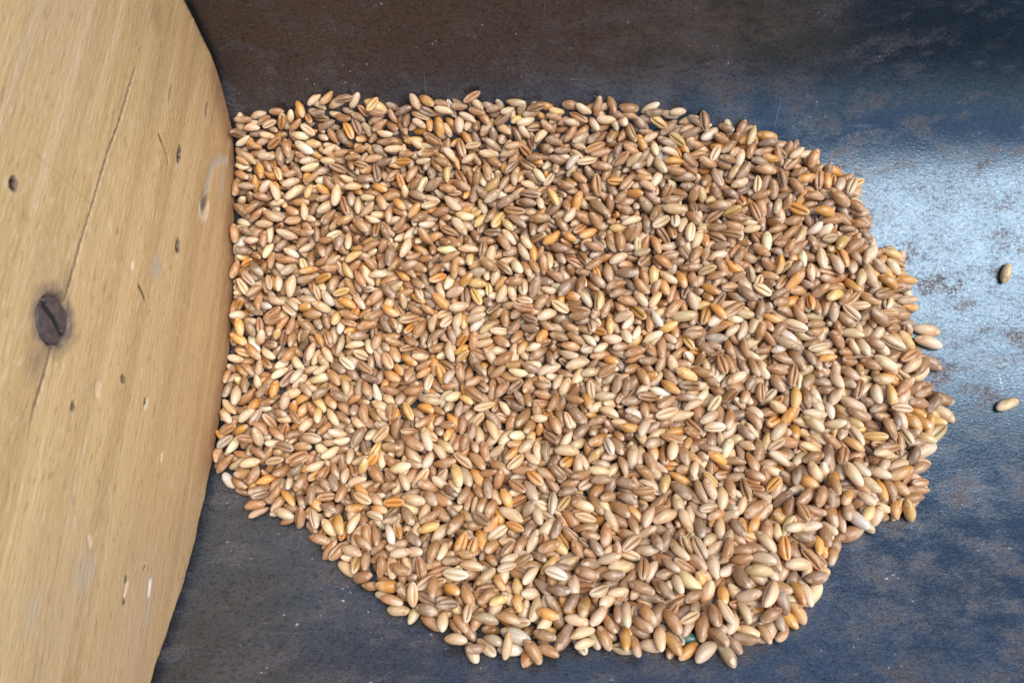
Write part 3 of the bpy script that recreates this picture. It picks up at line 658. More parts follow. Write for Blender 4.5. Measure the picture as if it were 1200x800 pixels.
-13,218,71,-106,-14,13,37,609,1106,85,17,135,47,8,-722,1171,111,30,0,32,8,1090,653,-26,-9,12,1,2,415,1028,70,36,56,123,9,569,1107,69,28,111,81,16,70,790,-15,-56,-9,36,1,-485,1284,136,-138,20,29,29,140,409,7,-6,-48,-130,103,717,741,-6,26,47,145,14,-667,684,-13,-26,-34,19,109,-502,831,-7,81,111,46,2,372,281,39,17,17,59,103,-174,536,-30,15,44,118,129,-569,562,-7,-35,-1,16,23,-436,1043,71,-49,-24,16,159,853,1254,126,110,97,38,12,37,530,-6,36,14,37,43,634,801,-1,-42,-89,35,19,370,539,-6,7,26,21,6,
692,1188,100,3,-11,85,5,-50,326,23,83,17,45,72,704,1088,75,2,-20,74,39,1013,394,-2,-42,-10,8,3,165,170,72,-134,-13,-35,24,1027,631,1,-8,-152,-27,33,530,890,17,120,81,17,72,983,812,14,-26,-69,110,13,466,667,-19,-5,67,138,118,-416,836,0,-38,21,24,114,576,1017,63,14,-14,104,9,-390,1075,73,-39,-18,19,19,-98,942,27,74,124,18,164,-661,900,5,139,33,33,5,1006,667,1,61,55,66,153,-273,435,7,39,53,92,53,-376,1273,132,-93,-99,-47,109,143,491,-12,109,52,-28,60,466,986,48,-1,9,93,89,-144,233,58,-18,-2,4,17,
486,288,21,30,51,3,5,-690,549,-2,3,-131,12,22,210,1109,83,108,34,4,61,-738,964,41,-62,-114,-23,44,17,734,-8,13,-119,74,59,-617,565,-13,23,65,109,28,51,745,-4,-3,-105,88,92,89,225,52,75,27,37,168,260,912,19,-78,-52,34,4,-561,1284,142,95,6,15,44,313,1173,102,30,-42,134,19,-189,518,-18,46,72,95,59,49,222,41,-58,5,10,4,399,686,-32,-3,-112,92,191,-518,988,50,-25,132,39,72,-121,1065,74,-15,-75,-127,44,-276,627,-17,-68,-114,39,178,161,811,-12,13,48,144,2,628,849,9,79,48,49,59,-320,626,-10,74,-88,-22,16,
434,1385,185,-5,-22,30,114,-581,728,-15,68,35,38,188,-751,1175,91,52,116,77,105,410,1286,149,-46,-66,90,124,887,389,19,-19,-18,121,37,227,1028,58,116,30,21,19,527,153,59,38,24,105,30,426,861,2,6,77,-108,174,-58,780,-12,19,-20,107,54,307,579,-3,16,-106,98,82,672,1165,106,-82,-124,-26,28,389,997,51,48,25,76,156,-719,704,-15,18,28,85,98,506,1049,74,1,-2,48,12,-361,1189,116,-25,-27,98,21,401,84,97,-89,-21,51,19,-401,1174,100,116,26,45,34,308,350,13,54,103,78,73,-556,1004,66,2,12,15,78,
377,222,67,-49,-115,77,97,-383,1299,162,46,1,9,8,-743,574,-3,-109,-33,2,13,583,1357,172,14,-118,20,15,-270,1166,107,41,-7,46,72,495,1368,184,82,0,24,102,336,1296,162,-60,-42,4,122,706,638,-11,4,-96,83,56,-690,457,-5,66,-62,120,26,844,713,-35,7,47,138,111,153,788,-13,39,124,-75,34,1029,416,-9,-41,-12,-4,18,287,478,-6,44,56,79,3,751,899,20,-74,26,3,19,-232,597,-12,23,26,26,28,482,645,-13,-52,-15,18,48,-366,1386,194,26,-4,32,8,-216,869,15,-41,-63,25,49,928,688,-12,-125,-84,10,28,
-172,1310,164,-57,40,-17,32,543,1293,151,58,5,-23,22,545,960,38,-1,-13,-31,88,-546,491,0,28,-125,-50,18,-554,689,-14,16,18,115,108,-608,724,-31,-129,-60,0,110,-126,980,53,27,-17,41,69,253,38,97,5,154,-25,134,539,648,-16,-133,-62,-37,53,665,680,-14,-96,-98,4,13,222,144,76,27,47,17,30,-261,1203,129,4,41,129,116,418,551,-13,-25,-151,17,18,-265,1424,247,-31,33,-45,42,430,990,47,-12,-64,112,38,-352,295,42,-53,-85,41,14,404,1390,203,-88,34,-1,162,-699,435,-14,-45,-110,93,14,995,711,-2,2,-57,144,123,
14,387,-3,-118,-29,-4,19,-96,979,34,11,2,-2,156,654,750,-8,-64,-94,55,28,-564,1373,189,-144,49,8,52,725,450,8,-69,-39,54,93,-574,1163,108,81,64,74,42,-474,753,-25,-9,16,127,116,969,521,10,-121,-12,-3,19,-629,444,-14,-21,7,21,88,-474,1080,87,5,-1,67,118,838,1307,152,19,-13,57,26,-30,182,74,-33,-14,106,77,840,1208,114,-18,-76,-123,11,691,630,-35,-34,9,9,20,-381,1420,240,-105,-53,-3,153,-310,1133,94,95,30,43,22,-168,1044,70,8,-11,22,8,-732,1230,131,-27,5,3,118,87,1020,66,21,7,-77,8,
234,1418,235,56,6,-96,8,245,1318,161,2,-8,7,28,-430,814,-9,2,-79,-122,52,175,451,8,-34,2,-138,18,880,897,24,23,-16,77,33,184,1403,206,-32,-146,-18,8,-131,1152,101,1,-93,116,52,300,321,19,38,63,75,13,-357,1085,63,14,-19,56,6,-389,687,-14,-40,-63,87,2,-620,1034,69,-6,-28,-153,28,490,366,22,-113,-3,23,53,-659,579,-3,41,72,108,9,-2,726,-28,31,-4,-13,20,32,1058,69,-2,-47,93,48,610,1170,99,-96,-29,-19,176,486,536,-21,-63,-26,27,2,-230,638,-24,8,102,80,66,776,248,33,-39,-15,55,17,
-452,1008,53,-32,-95,54,172,-252,1149,103,-35,50,-113,6,912,1042,65,71,89,55,62,-721,1381,190,-7,50,144,32,-327,1327,167,49,6,5,58,-96,604,-26,-115,-48,-2,41,-107,571,-15,103,61,50,96,600,966,37,-87,3,17,6,624,1146,103,-7,-154,21,8,963,366,-1,-30,-25,72,67,-2,602,-25,7,-11,58,13,562,895,36,21,37,112,88,-700,1277,137,-11,17,-66,79,-236,1408,226,-119,26,8,92,576,490,-7,-77,-2,-9,3,466,362,6,-59,-119,68,48,678,903,30,57,37,58,102,-417,984,52,2,-23,104,8,272,535,-20,9,65,75,5,
-205,991,44,-120,-23,25,62,350,280,50,-25,36,81,18,939,978,30,-80,-108,70,84,62,1260,128,46,22,140,95,1090,697,-32,34,-4,27,4,-673,1062,68,-50,-36,44,56,-684,829,6,-11,90,-31,51,28,467,-12,105,-4,13,29,1016,1025,50,-7,-103,59,59,1114,740,-53,-5,27,-124,145,689,313,52,33,6,9,37,577,137,54,71,2,-1,34,-20,1017,56,50,124,71,8,-203,182,67,141,47,2,33,437,760,-19,19,-46,86,39,26,235,56,-114,-33,14,17,206,1293,159,-104,-9,8,58,-158,1011,56,64,18,80,8,87,518,-7,-83,-78,46,103,15,561,-16,-6,35,14,59,
943,1234,125,125,71,35,53,-130,591,-17,43,46,63,18,-168,256,51,68,67,17,43,577,580,-30,-46,-19,33,30,48,858,5,70,-30,2,114,-347,868,6,11,4,109,98,-452,614,-29,-26,-49,119,4,-96,265,36,104,72,35,89,-173,209,52,-141,-24,5,18,-188,1411,228,26,-1,-13,38,676,844,15,7,37,-86,3,534,1005,65,-131,-20,-33,143,7,861,7,98,59,20,19,981,861,-11,20,23,53,0,-569,1106,92,18,22,-153,8,128,1073,66,-37,-95,115,102,-755,611,-9,-4,-8,115,43,874,1012,46,-139,5,17,21,-53,1337,171,76,-2,-36,98,-545,591,-23,-15,-7,39,52,
-111,249,54,-7,-100,117,17,663,189,54,-60,-32,59,118,1117,759,-27,16,-58,-100,10,1102,1002,7,0,11,155,84,661,427,11,-140,-56,-28,87,-666,791,-18,-42,-104,86,46,566,1215,123,20,-32,98,8,-743,1396,205,82,-3,2,28,282,297,27,-16,-2,132,16,834,803,-1,132,16,2,48,167,1292,159,-21,-31,31,198,-685,1093,80,23,-3,73,3,933,414,6,15,35,84,68,787,1232,131,-18,-76,89,13,94,1338,152,-34,17,107,15,202,937,26,40,47,107,54,12,135,98,-56,-29,92,77,274,827,1,9,-106,107,32,226,603,-21,-20,-11,18,23,
1086,556,-21,-3,59,122,153,7,318,31,-27,-143,35,67,1062,1031,34,13,-28,108,53,793,963,20,17,23,3,11,175,829,0,29,45,126,118,716,352,44,90,121,-25,7,1041,688,-3,-51,91,-86,22,178,725,-30,44,18,58,50,-428,1381,197,-102,74,3,119,-157,670,-23,52,34,9,46,-709,1155,99,48,-9,37,28,-609,1150,82,154,3,18,32,308,698,-13,4,-4,66,113,689,1207,123,29,-8,15,13,493,1012,68,-11,47,-143,28,881,938,47,-15,13,27,161,396,1075,81,44,57,85,12,1006,536,-5,91,84,60,28,-555,1253,139,106,14,25,28,514,523,-6,-8,-75,125,98,
992,477,-5,37,4,19,39,798,1105,75,94,47,39,31,921,772,-21,14,-126,14,10,-634,400,7,-139,-22,27,107,-89,29,102,-5,41,92,56,818,637,-26,17,-17,103,55,-122,1399,211,-63,24,-13,38,-51,1117,72,1,151,31,102,114,1198,126,60,83,82,158,-690,919,41,39,-49,-64,29,698,1323,159,93,7,13,12,320,1107,90,5,-46,33,14,106,421,-1,56,88,93,28,66,519,-15,4,-8,84,33,455,404,-2,-60,-112,67,10,431,1223,113,-73,90,66,21,-693,1205,115,24,-79,117,13,-213,765,-34,4,-2,85,85,-730,539,-24,71,57,34,34,
-374,1428,222,24,-38,132,175,-179,871,20,-119,-51,42,56,38,1390,205,79,18,10,42,-382,719,-15,70,-11,-9,108,-99,75,80,-19,-10,-48,96,-82,406,-5,-11,-28,103,14,369,382,-2,48,8,36,28,330,1142,95,13,-4,14,48,-178,1067,61,-17,-71,-137,40,-16,556,-23,17,15,43,49,-368,1328,156,25,19,-29,106,397,1162,103,4,1,52,2,-765,690,-23,52,39,53,113,-76,372,15,-48,-26,61,3,839,394,21,-33,4,51,73,-349,643,-28,14,4,131,30,626,1048,71,-12,-25,49,13,616,71,82,64,50,12,3,-10,262,52,107,51,22,27,-419,926,29,12,16,112,58,
188,969,50,-45,-25,65,4,631,357,-1,2,-7,36,54,369,66,101,60,117,-16,108,-662,1034,64,-19,-51,37,18,128,1299,157,90,8,-18,112,38,25,104,-51,33,-100,71,47,589,-26,-13,34,51,0,367,1042,52,126,59,-10,21,795,391,30,-33,-18,71,107,594,267,29,-26,-75,125,109,-336,990,31,16,-106,-87,20,-327,689,-28,25,-71,116,28,-8,1100,78,13,-21,113,58,211,736,-14,-9,4,11,33,-108,392,-15,-80,-41,62,25,1110,686,-28,85,12,27,23,381,800,-14,5,-72,88,2,483,176,56,-127,-56,31,1,245,792,-33,-62,7,19,25,561,857,0,-40,-29,0,18,
-204,838,6,-35,-18,32,108,615,1019,50,-37,-133,30,66,-767,1232,120,42,32,73,29,690,671,-28,-46,124,-43,148,44,1296,135,-46,-147,-17,29,252,529,-4,65,97,30,193,-493,586,-30,19,21,36,28,715,884,10,-14,-116,86,88,-238,1317,160,142,33,-33,24,-26,1400,204,140,25,40,119,747,1248,141,86,82,80,103,377,874,8,57,48,68,29,435,1344,170,42,4,-23,98,788,1067,77,-65,-40,7,18,481,588,-30,57,121,4,24,-97,1252,139,29,-15,69,3,-364,683,-30,-30,-78,58,182,1102,946,-3,118,-7,15,53,-540,1431,245,-37,-26,22,53,
130,378,14,139,64,1,177,190,1358,175,37,14,27,58,-300,1291,158,-150,-1,-4,73,-469,813,-7,84,66,41,38,914,936,37,35,3,45,23,978,637,-18,-24,-2,16,113,-202,807,-14,39,23,18,22,620,942,25,-22,-125,75,102,257,507,-25,-79,15,37,10,-341,387,12,2,1,119,3,1030,556,-4,61,99,63,127,-645,414,-5,43,23,10,112,-152,601,-32,41,58,102,80,13,1016,64,-26,-9,102,36,495,982,56,-76,-67,68,6,567,1125,88,-16,-6,-7,13,997,1127,41,13,10,-51,94,-86,564,-29,31,44,71,59,147,431,-10,15,-13,22,29,-38,737,-14,66,4,34,13,
-165,841,-2,8,-20,88,118,148,1233,131,4,-65,128,3,709,1000,39,-44,-111,100,12,158,859,10,-3,-84,106,3,-506,793,-26,44,34,107,48,-188,227,43,-19,-8,10,13,211,688,-15,-86,-102,-26,53,300,808,-6,-9,13,12,8,393,932,29,-68,-40,35,56,-177,1223,130,22,-64,137,23,-226,1181,114,144,35,-15,38,303,1206,117,15,-4,44,13,706,443,-8,14,28,-36,8,136,232,40,58,6,17,52,703,1024,62,58,11,131,16,957,654,-29,8,-72,107,114,-750,892,15,39,37,4,36,-447,697,-18,58,52,83,143,849,689,-25,2,48,146,108,
-611,1261,147,92,16,9,3,-388,1025,58,14,23,-40,8,815,1251,139,53,6,11,83,370,770,-12,100,21,-11,99,493,1295,157,131,-51,-21,3,513,211,59,13,29,17,58,634,1246,122,-23,69,-120,59,-98,321,25,15,-35,148,7,956,1184,105,16,27,123,23,-79,101,91,-22,-2,60,2,-392,364,25,28,3,4,87,506,348,23,-26,-2,22,17,959,919,17,-5,154,-11,53,-589,382,-2,3,3,46,28,-566,1073,67,85,41,11,58,-324,1029,55,42,18,43,16,7,1336,170,25,4,7,18,393,1407,221,85,2,3,113,-8,1319,159,103,11,13,8,558,989,62,-26,90,115,13,
-511,614,-3,-9,22,79,158,909,1083,78,-14,-4,-107,166,522,548,-26,-7,-4,67,90,562,885,11,42,21,34,55,-755,779,-24,-9,15,-6,43,-103,1219,113,55,17,69,91,-45,559,-30,-4,-2,38,41,128,127,84,7,-8,113,66,-444,544,-7,43,-112,75,33,80,703,-19,24,143,-42,13,800,715,-19,-52,-5,49,106,247,83,76,60,128,-9,45,751,500,-22,-90,-23,24,136,1004,498,-28,-47,148,-21,135,273,1422,236,-13,13,-63,8,886,463,22,-58,-129,49,197,957,1058,43,-34,-73,88,14,-34,850,0,143,2,-17,58,704,1247,124,-38,-42,44,104,
253,431,-9,-32,-19,49,114,-6,238,59,23,15,19,47,-721,580,-33,18,23,-132,69,-726,1301,161,-26,20,-28,48,-40,519,-18,72,-1,39,53,-603,833,-9,-2,22,75,24,-510,1387,195,-25,-18,18,103,-136,828,-7,-96,-51,-36,82,-95,869,1,27,7,40,199,-610,1059,62,23,-24,131,53,741,1060,62,23,78,127,94,364,993,47,27,-3,92,18,82,836,3,-47,42,-103,86,231,178,58,54,24,11,111,213,505,-19,21,-30,44,153,-225,709,-18,-110,-81,27,53,567,1052,59,15,-53,-135,42,599,1331,170,-1,-9,32,13,562,1314,165,129,73,21,43,
-224,115,62,-33,1,52,138,449,472,-12,8,10,10,16,-467,949,43,-117,-18,-22,178,281,1372,171,-33,-13,53,20,632,1305,155,-11,-38,55,53,841,1126,77,-4,86,-87,183,-638,1082,65,75,44,32,102,217,1273,123,68,-18,109,90,-190,1291,156,16,11,-18,3,-279,308,31,-116,74,-35,77,576,1077,70,-26,-28,-12,113,585,1296,145,18,-56,123,21,-298,335,29,98,15,12,147,-324,821,-4,82,5,-24,13,768,597,-21,-34,-90,-117,31,-37,131,80,-16,18,64,55,-218,353,10,48,32,57,56,-128,942,19,98,105,28,100,739,1312,156,-23,-75,60,18,
880,1097,75,20,-139,-4,36,-377,290,30,-17,-13,69,35,474,1135,87,-73,-42,43,49,669,465,-7,-7,-83,111,33,-67,1313,164,134,5,-15,53,742,981,39,-125,-54,29,24,98,1382,193,71,-7,-35,13,1079,602,-22,-24,21,110,70,355,1392,196,-5,-96,80,102,688,535,-11,-143,-38,-30,57,810,420,30,34,57,75,17,-58,1156,102,99,53,30,8,312,838,-2,3,49,80,31,554,617,-30,-59,-53,73,25,731,945,39,-80,-33,3,93,80,1362,180,12,-43,-105,54,457,795,-24,-24,-10,30,4,401,1253,131,-3,-6,51,54,-351,1352,164,136,-5,14,28,
-440,482,-26,84,22,82,90,15,837,-5,35,39,32,9,-253,1070,57,-2,-93,86,24,-208,1009,61,-11,10,45,18,416,966,40,-3,3,101,76,802,844,-14,-3,-104,93,142,373,1134,89,-17,-29,77,103,-714,745,-10,42,99,84,3,-767,516,-23,-66,-40,74,4,103,556,-20,-140,54,-42,113,175,1034,50,-30,-137,-30,3,448,1294,157,-70,2,1,83,334,509,-23,63,64,43,31,743,273,39,35,50,58,77,264,336,9,-14,-23,128,26,-384,530,-20,91,-74,7,94,-208,256,38,10,-21,82,96,-440,1231,127,-38,5,12,43,273,1190,104,50,-21,84,8,-640,976,46,47,53,70,48,
388,108,89,-55,-11,49,114,663,1360,184,77,37,58,148,-517,652,-32,34,102,60,165,648,443,-4,-19,-59,70,24,64,245,39,-11,86,65,118,591,759,-14,33,26,98,18,-752,1265,133,-12,-4,129,2,127,614,-23,8,11,90,22,746,576,-26,13,53,46,61,830,891,4,23,-122,75,145,704,831,-3,-38,-109,49,28,889,504,-18,-16,120,-79,12,-452,1088,77,32,35,74,58,-342,1160,99,-23,-37,71,28,562,689,-41,-1,-35,119,1,740,1130,72,-63,-7,17,2,-465,1397,212,138,-21,1,3,-101,711,-14,47,20,24,28,191,295,43,15,30,145,7,
610,96,93,-28,11,83,97,-236,256,44,-54,11,135,49,650,303,33,-77,-72,56,47,871,987,44,91,12,-22,12,-610,1169,100,-38,-88,110,26,454,1265,153,87,-8,-9,13,-145,1418,235,-7,-5,-8,23,75,92,96,59,51,15,31,959,990,50,12,11,63,43,-429,1189,99,-9,-17,77,38,243,396,9,-11,28,20,23,11,1428,238,-7,-143,59,38,69,1103,68,-20,127,28,4,-365,777,-24,79,60,96,48,473,567,-14,17,-5,-31,17,185,1253,140,-24,-90,94,23,-452,643,-36,22,65,102,19,-481,1249,115,0,-62,104,0,-1,950,34,16,8,-61,33,323,601,-9,35,21,140,98,
433,574,-24,-14,5,10,68,167,659,-13,65,-30,-1,23,436,1053,59,23,-150,30,6,83,675,-22,37,13,147,13,-457,365,25,23,130,58,97,715,1351,162,-18,-10,1,112,438,1319,165,-56,20,-2,33,-455,466,-12,-42,-74,69,3,-234,1430,243,3,8,126,66,-311,423,7,-8,-13,6,97,195,1412,230,91,-8,-29,43,-640,509,-18,116,36,44,1,1107,597,-28,-19,-45,53,88,669,336,19,43,19,124,179,-155,410,8,-30,-84,99,107,-338,346,32,18,128,60,37,137,1136,86,-11,-34,106,23,353,633,-19,-23,4,84,3,-556,936,16,25,42,148,35,
-473,426,18,-14,-20,112,117,322,1413,229,50,2,-3,3,-173,988,28,50,57,36,35,605,694,-26,29,2,-1,6,-124,542,-6,-10,-20,62,7,-483,457,-2,-109,-59,47,23,729,418,-11,65,24,4,59,810,555,-30,17,83,90,43,31,969,35,79,92,11,55,678,262,46,-34,-10,77,17,242,112,101,21,58,47,107,-115,1087,56,9,-56,86,5,574,372,14,60,26,57,37,-590,1196,101,14,90,-124,14,-654,511,2,17,46,123,27,339,1215,118,-1,-36,-22,64,831,866,15,-9,10,8,3,-685,617,-35,-84,-49,44,49,-86,741,-3,43,100,73,113,483,963,32,110,68,23,100,
395,877,24,-31,-98,53,203,161,1155,103,66,24,43,43,439,950,28,-61,-53,40,8,640,894,17,65,-17,-6,133,692,599,-21,118,43,-37,80,-59,1049,69,45,0,69,46,67,1392,178,-89,-4,15,1,43,1188,116,-8,-120,87,113,-80,1066,69,112,89,41,93,-408,597,-33,-5,-21,116,54,-312,1184,112,-18,-48,111,83,661,485,-21,4,48,-137,9,-338,501,-23,27,52,68,32,845,465,-8,3,42,45,41,-556,638,-31,-20,4,52,66,226,1393,193,-15,-9,99,48,-559,503,-17,-146,-37,22,0,-315,246,36,-16,1,22,2,185,60,87,-50,-34,96,142,
-355,1293,153,94,-1,19,108,7,757,-14,69,-2,8,29,381,566,-27,-74,-14,28,134,141,545,-19,-73,-50,31,44,-748,1353,167,113,8,36,58,597,1297,162,-44,19,5,13,55,1358,162,-106,83,-21,90,888,631,-35,-41,-84,96,59,-555,1046,55,-71,-59,71,24,-183,433,-1,51,9,-36,33,166,686,-23,117,26,75,1,374,1226,139,-47,9,-35,43,-336,178,38,-3,-26,151,7,-298,667,-25,-40,7,65,26,-354,1370,178,-12,-133,72,33,71,608,-16,-8,-12,153,37,-20,1251,118,-30,-31,35,18,-96,1005,52,16,92,-104,39,106,93,90,45,26,-66,3,
-169,725,-12,-28,0,56,33,476,1059,63,-69,-131,10,93,299,1127,75,44,-4,-4,171,124,288,16,69,129,18,66,948,592,-22,-25,-25,124,27,269,722,-25,-14,0,23,32,165,941,33,-55,-11,120,71,726,1144,91,41,100,-27,16,-376,1134,70,118,101,6,20,-365,620,-31,-5,-11,114,4,566,927,27,-130,-62,-26,14,588,292,27,-29,-121,-64,53,-369,1235,115,-16,-52,129,73,664,543,-24,80,29,62,166,211,807,-18,116,39,-23,40,-180,1266,139,-31,-50,59,168,41,698,-15,54,59,27,12,39,1014,54,17,45,90,14,-79,821,-16,62,-6,13,58,
317,1239,136,55,29,38,28,948,505,19,-72,5,5,37,200,656,-15,16,39,86,83,339,559,-24,-71,22,-65,40,172,540,-23,8,24,24,146,435,1077,66,-27,87,-120,48,570,448,-2,47,0,11,107,-50,239,38,-24,32,106,27,691,801,-14,69,21,6,18,148,601,-11,-86,-120,9,47,494,1288,138,47,24,133,10,-239,735,-15,18,-2,30,87,848,433,-9,107,12,16,105,1001,846,1,49,20,43,42,217,706,-31,9,-9,121,20,975,894,23,101,31,33,23,948,689,-34,-100,-34,19,45,20,443,-5,-138,3,35,112,325,621,-22,31,-11,135,196,-35,803,-27,3,21,7,36,
287,1246,131,-2,-120,-77,83,-446,968,38,63,24,105,28,-582,1418,222,63,53,92,86,1083,636,-45,74,112,-72,65,-82,1187,93,30,-10,98,53,422,127,77,4,45,57,116,329,751,-24,-10,25,26,14,595,509,-24,64,79,59,92,860,854,-24,40,16,51,31,445,1121,76,-103,-110,26,9,-446,1201,115,-49,-39,81,114,-430,454,-15,-81,-61,51,37,-574,610,-15,-57,-124,31,17,409,482,-27,0,145,26,86,796,744,-29,13,-16,27,132,904,597,-18,-27,-6,125,177,-129,84,81,-14,-11,-45,7,1067,1073,32,20,30,143,173,534,1192,84,-13,22,128,9,
372,304,18,22,-5,-41,104,-497,1363,176,108,-39,-50,23,-24,1384,180,-27,-2,-40,54,1065,731,-35,-57,-124,-72,129,66,630,-27,13,-33,80,24,971,394,-26,-6,-2,-138,95,-96,1410,224,38,3,-11,3,-396,218,23,-15,-6,-30,55,186,907,12,-14,-153,-20,0,466,467,6,-68,-45,58,57,653,1049,54,-19,-104,91,16,-412,699,-33,8,-4,70,51,381,1426,217,11,81,-106,208,-292,1398,201,52,-72,-57,119,-235,1129,96,107,30,-12,43,46,1240,121,-43,-51,-125,42,-1,509,-2,104,43,22,77,446,187,69,-12,-78,76,177,737,922,37,47,17,8,13,
-1,1064,60,-34,0,25,29,-310,487,-16,5,-57,94,24,105,777,-12,-90,-86,73,9,-94,794,-26,-34,-150,21,20,-685,750,-14,25,-6,73,47,362,1351,159,42,2,105,62,687,1293,156,-45,13,-4,113,-481,888,8,-7,12,57,156,196,1045,60,46,99,32,4,289,948,40,-50,-3,27,103,1008,595,2,46,44,58,117,42,667,-27,-82,-77,69,9,464,1222,106,62,-32,-13,1,587,553,-28,1,57,-127,179,-555,1347,161,29,-16,-6,149,-260,1023,50,-43,-92,101,15,292,798,-26,0,6,135,102,-242,840,-15,-56,-38,69,94,843,629,-16,39,50,75,197,
-439,745,-40,-33,-83,89,115,823,819,-17,-12,109,-97,16,-577,1094,69,-44,-22,38,14,-594,679,-30,-13,-17,14,30,764,1191,112,41,-27,65,17,674,424,-7,-13,-20,59,44,-46,998,39,62,15,73,49,-60,458,3,93,-11,22,27,514,179,44,59,26,52,106,267,859,16,0,-17,75,177,-629,839,-19,-85,-72,-17,14,-586,767,-27,-45,-104,62,59,-284,809,-19,-138,-25,38,28,5,790,-24,58,22,77,45,-419,504,-7,30,42,65,57,-402,1375,190,-53,43,-37,33,336,779,-26,22,-99,-118,9,597,618,-30,-17,122,88,90,-240,758,-20,101,10,33,23,
-422,1397,215,11,10,-23,97,-99,203,51,-17,19,12,9,797,1271,138,24,-9,20,17,-632,872,1,-22,-23,40,18,-79,696,-22,32,110,11,6,-141,631,-11,55,21,65,107,645,628,-27,-31,32,105,36,-55,167,63,156,8,-6,9,974,1151,63,-4,-2,140,7,615,208,48,27,75,76,32,-524,1060,74,-20,12,98,4,51,497,-7,-50,-129,63,47,-733,1111,90,27,-50,123,97,-270,570,-9,134,10,-16,17,624,794,-28,20,23,103,31,665,1124,80,62,-15,11,57,-365,494,-15,-62,124,51,84,-176,759,-29,43,141,49,26,-661,817,-14,26,131,-16,112,
-375,1408,219,84,-10,-5,93,402,597,-28,-8,70,-127,13,511,774,-10,89,-4,78,23,484,781,-22,-56,53,15,46,123,712,-21,-2,-7,52,127,158,1099,81,6,-28,126,67,-256,1387,201,13,11,-25,47,282,1229,108,-8,-49,95,112,-519,743,-15,69,14,26,57,451,1143,95,85,86,9,56,-278,730,-9,-47,-6,70,18,455,1409,222,51,-3,4,37,-250,779,-8,8,13,-1,57,763,1069,82,23,-7,-111,27,-198,964,24,-47,-70,75,49,133,1053,49,-53,-44,98,94,600,847,15,5,-6,32,37,394,310,5,18,-34,92,92,-667,976,47,-76,-102,20,47,-298,926,32,106,55,98,43,
861,408,3,6,-121,58,105,687,1100,58,-55,-129,-7,1,820,1001,58,-21,-57,64,47,904,710,-23,-64,-17,109,22,-509,1243,125,-1,-75,75,13,242,1093,65,-138,71,-14,39,-566,1294,159,55,12,10,37,680,1238,128,-113,-95,-45,37,-258,970,51,-42,-33,121,8,33,1370,188,94,-22,-50,33,922,801,-26,-26,-7,-142,26,-170,700,-22,8,24,-151,27,1048,672,-20,-48,-11,46,59,943,512,-25,-50,-122,53,94,505,439,4,-43,-121,25,163,-474,1313,167,57,2,18,7,809,779,-9,20,45,87,117,643,708,-14,-3,-4,50,97,-103,768,-19,47,9,97,96,
75,1257,144,21,-25,112,57,-72,1096,61,31,-13,-1,19,-768,725,-12,-62,-43,58,27,-349,1108,94,15,-37,92,107,39,1079,86,22,-18,113,37,539,712,-21,-36,-65,112,27,230,644,-32,2,16,22,39,780,318,16,-16,45,105,53,-533,387,-5,4,36,95,117,-655,655,-25,30,-6,11,7,-57,39,98,55,136,-42,49,194,1381,168,96,25,35,5,296,594,-25,2,-105,100,45,-267,909,17,3,-61,114,27,-505,1325,168,32,1,31,57,-12,1131,91,6,-12,116,157,-614,910,11,55,141,12,42,-330,361,26,-16,27,137,77,318,876,7,82,49,29,59,
-50,1413,231,-21,-6,12,117,-683,1393,207,-91,-34,6,7,-52,1301,148,-21,-81,99,12,874,603,-20,-61,-40,89,19,57,1124,85,50,66,54,96,855,774,-4,-61,-12,2,87,541,454,-13,133,23,-32,3,-109,1336,169,-143,-8,-8,57,-44,892,20,25,14,-121,27,-134,783,-9,-89,-44,-3,157,120,218,58,93,2,-12,117,-70,854,15,-31,-21,24,157,48,879,26,27,131,62,107,-563,1219,122,19,-3,58,167,-41,398,-3,-36,-4,107,56,-258,371,-3,-25,4,-26,51,-252,225,31,52,16,102,53,659,1002,46,89,75,87,47,-564,668,-37,-59,-21,15,66,
219,336,-2,-60,-46,8,64,933,807,-6,-40,-100,51,37,-308,1244,128,-69,-106,-25,88,-115,730,-35,-62,-63,67,0,-370,333,8,-4,3,82,24,628,753,-17,-9,-46,94,107,261,592,-41,43,-38,106,112,-691,865,4,-97,-107,-17,3,-508,875,12,33,2,93,7,-259,455,-16,41,35,42,18,-571,437,-14,60,85,22,43,-171,590,-18,11,132,-44,17,257,467,-20,-30,-17,38,134,165,1390,201,3,9,-8,57,90,984,35,30,-24,-8,96,-260,1338,171,36,6,-29,37,736,1181,106,-2,-11,62,57,618,989,56,-47,121,86,7,103,1254,128,-119,-57,-18,127,
156,383,3,-27,-24,33,12,-702,511,-27,-7,-105,104,2,-19,636,-19,57,56,106,37,20,663,-14,-57,37,-41,117,496,1233,116,28,-45,135,100,-393,817,-22,-14,6,96,44,620,1277,134,7,-18,45,53,-497,382,1,-3,33,115,61,-308,746,-18,-30,-22,113,73,-331,1264,131,-92,-41,34,3,-690,652,-33,14,27,43,62,550,545,-24,-48,-84,49,48,914,1004,32,3,21,-119,3,515,466,-18,-77,-92,21,3,-479,1430,234,26,23,-139,31,-602,1282,131,12,-33,98,104,-364,569,-32,-59,11,50,55,62,1303,161,41,-3,1,7,755,1236,110,-1,-72,128,14,
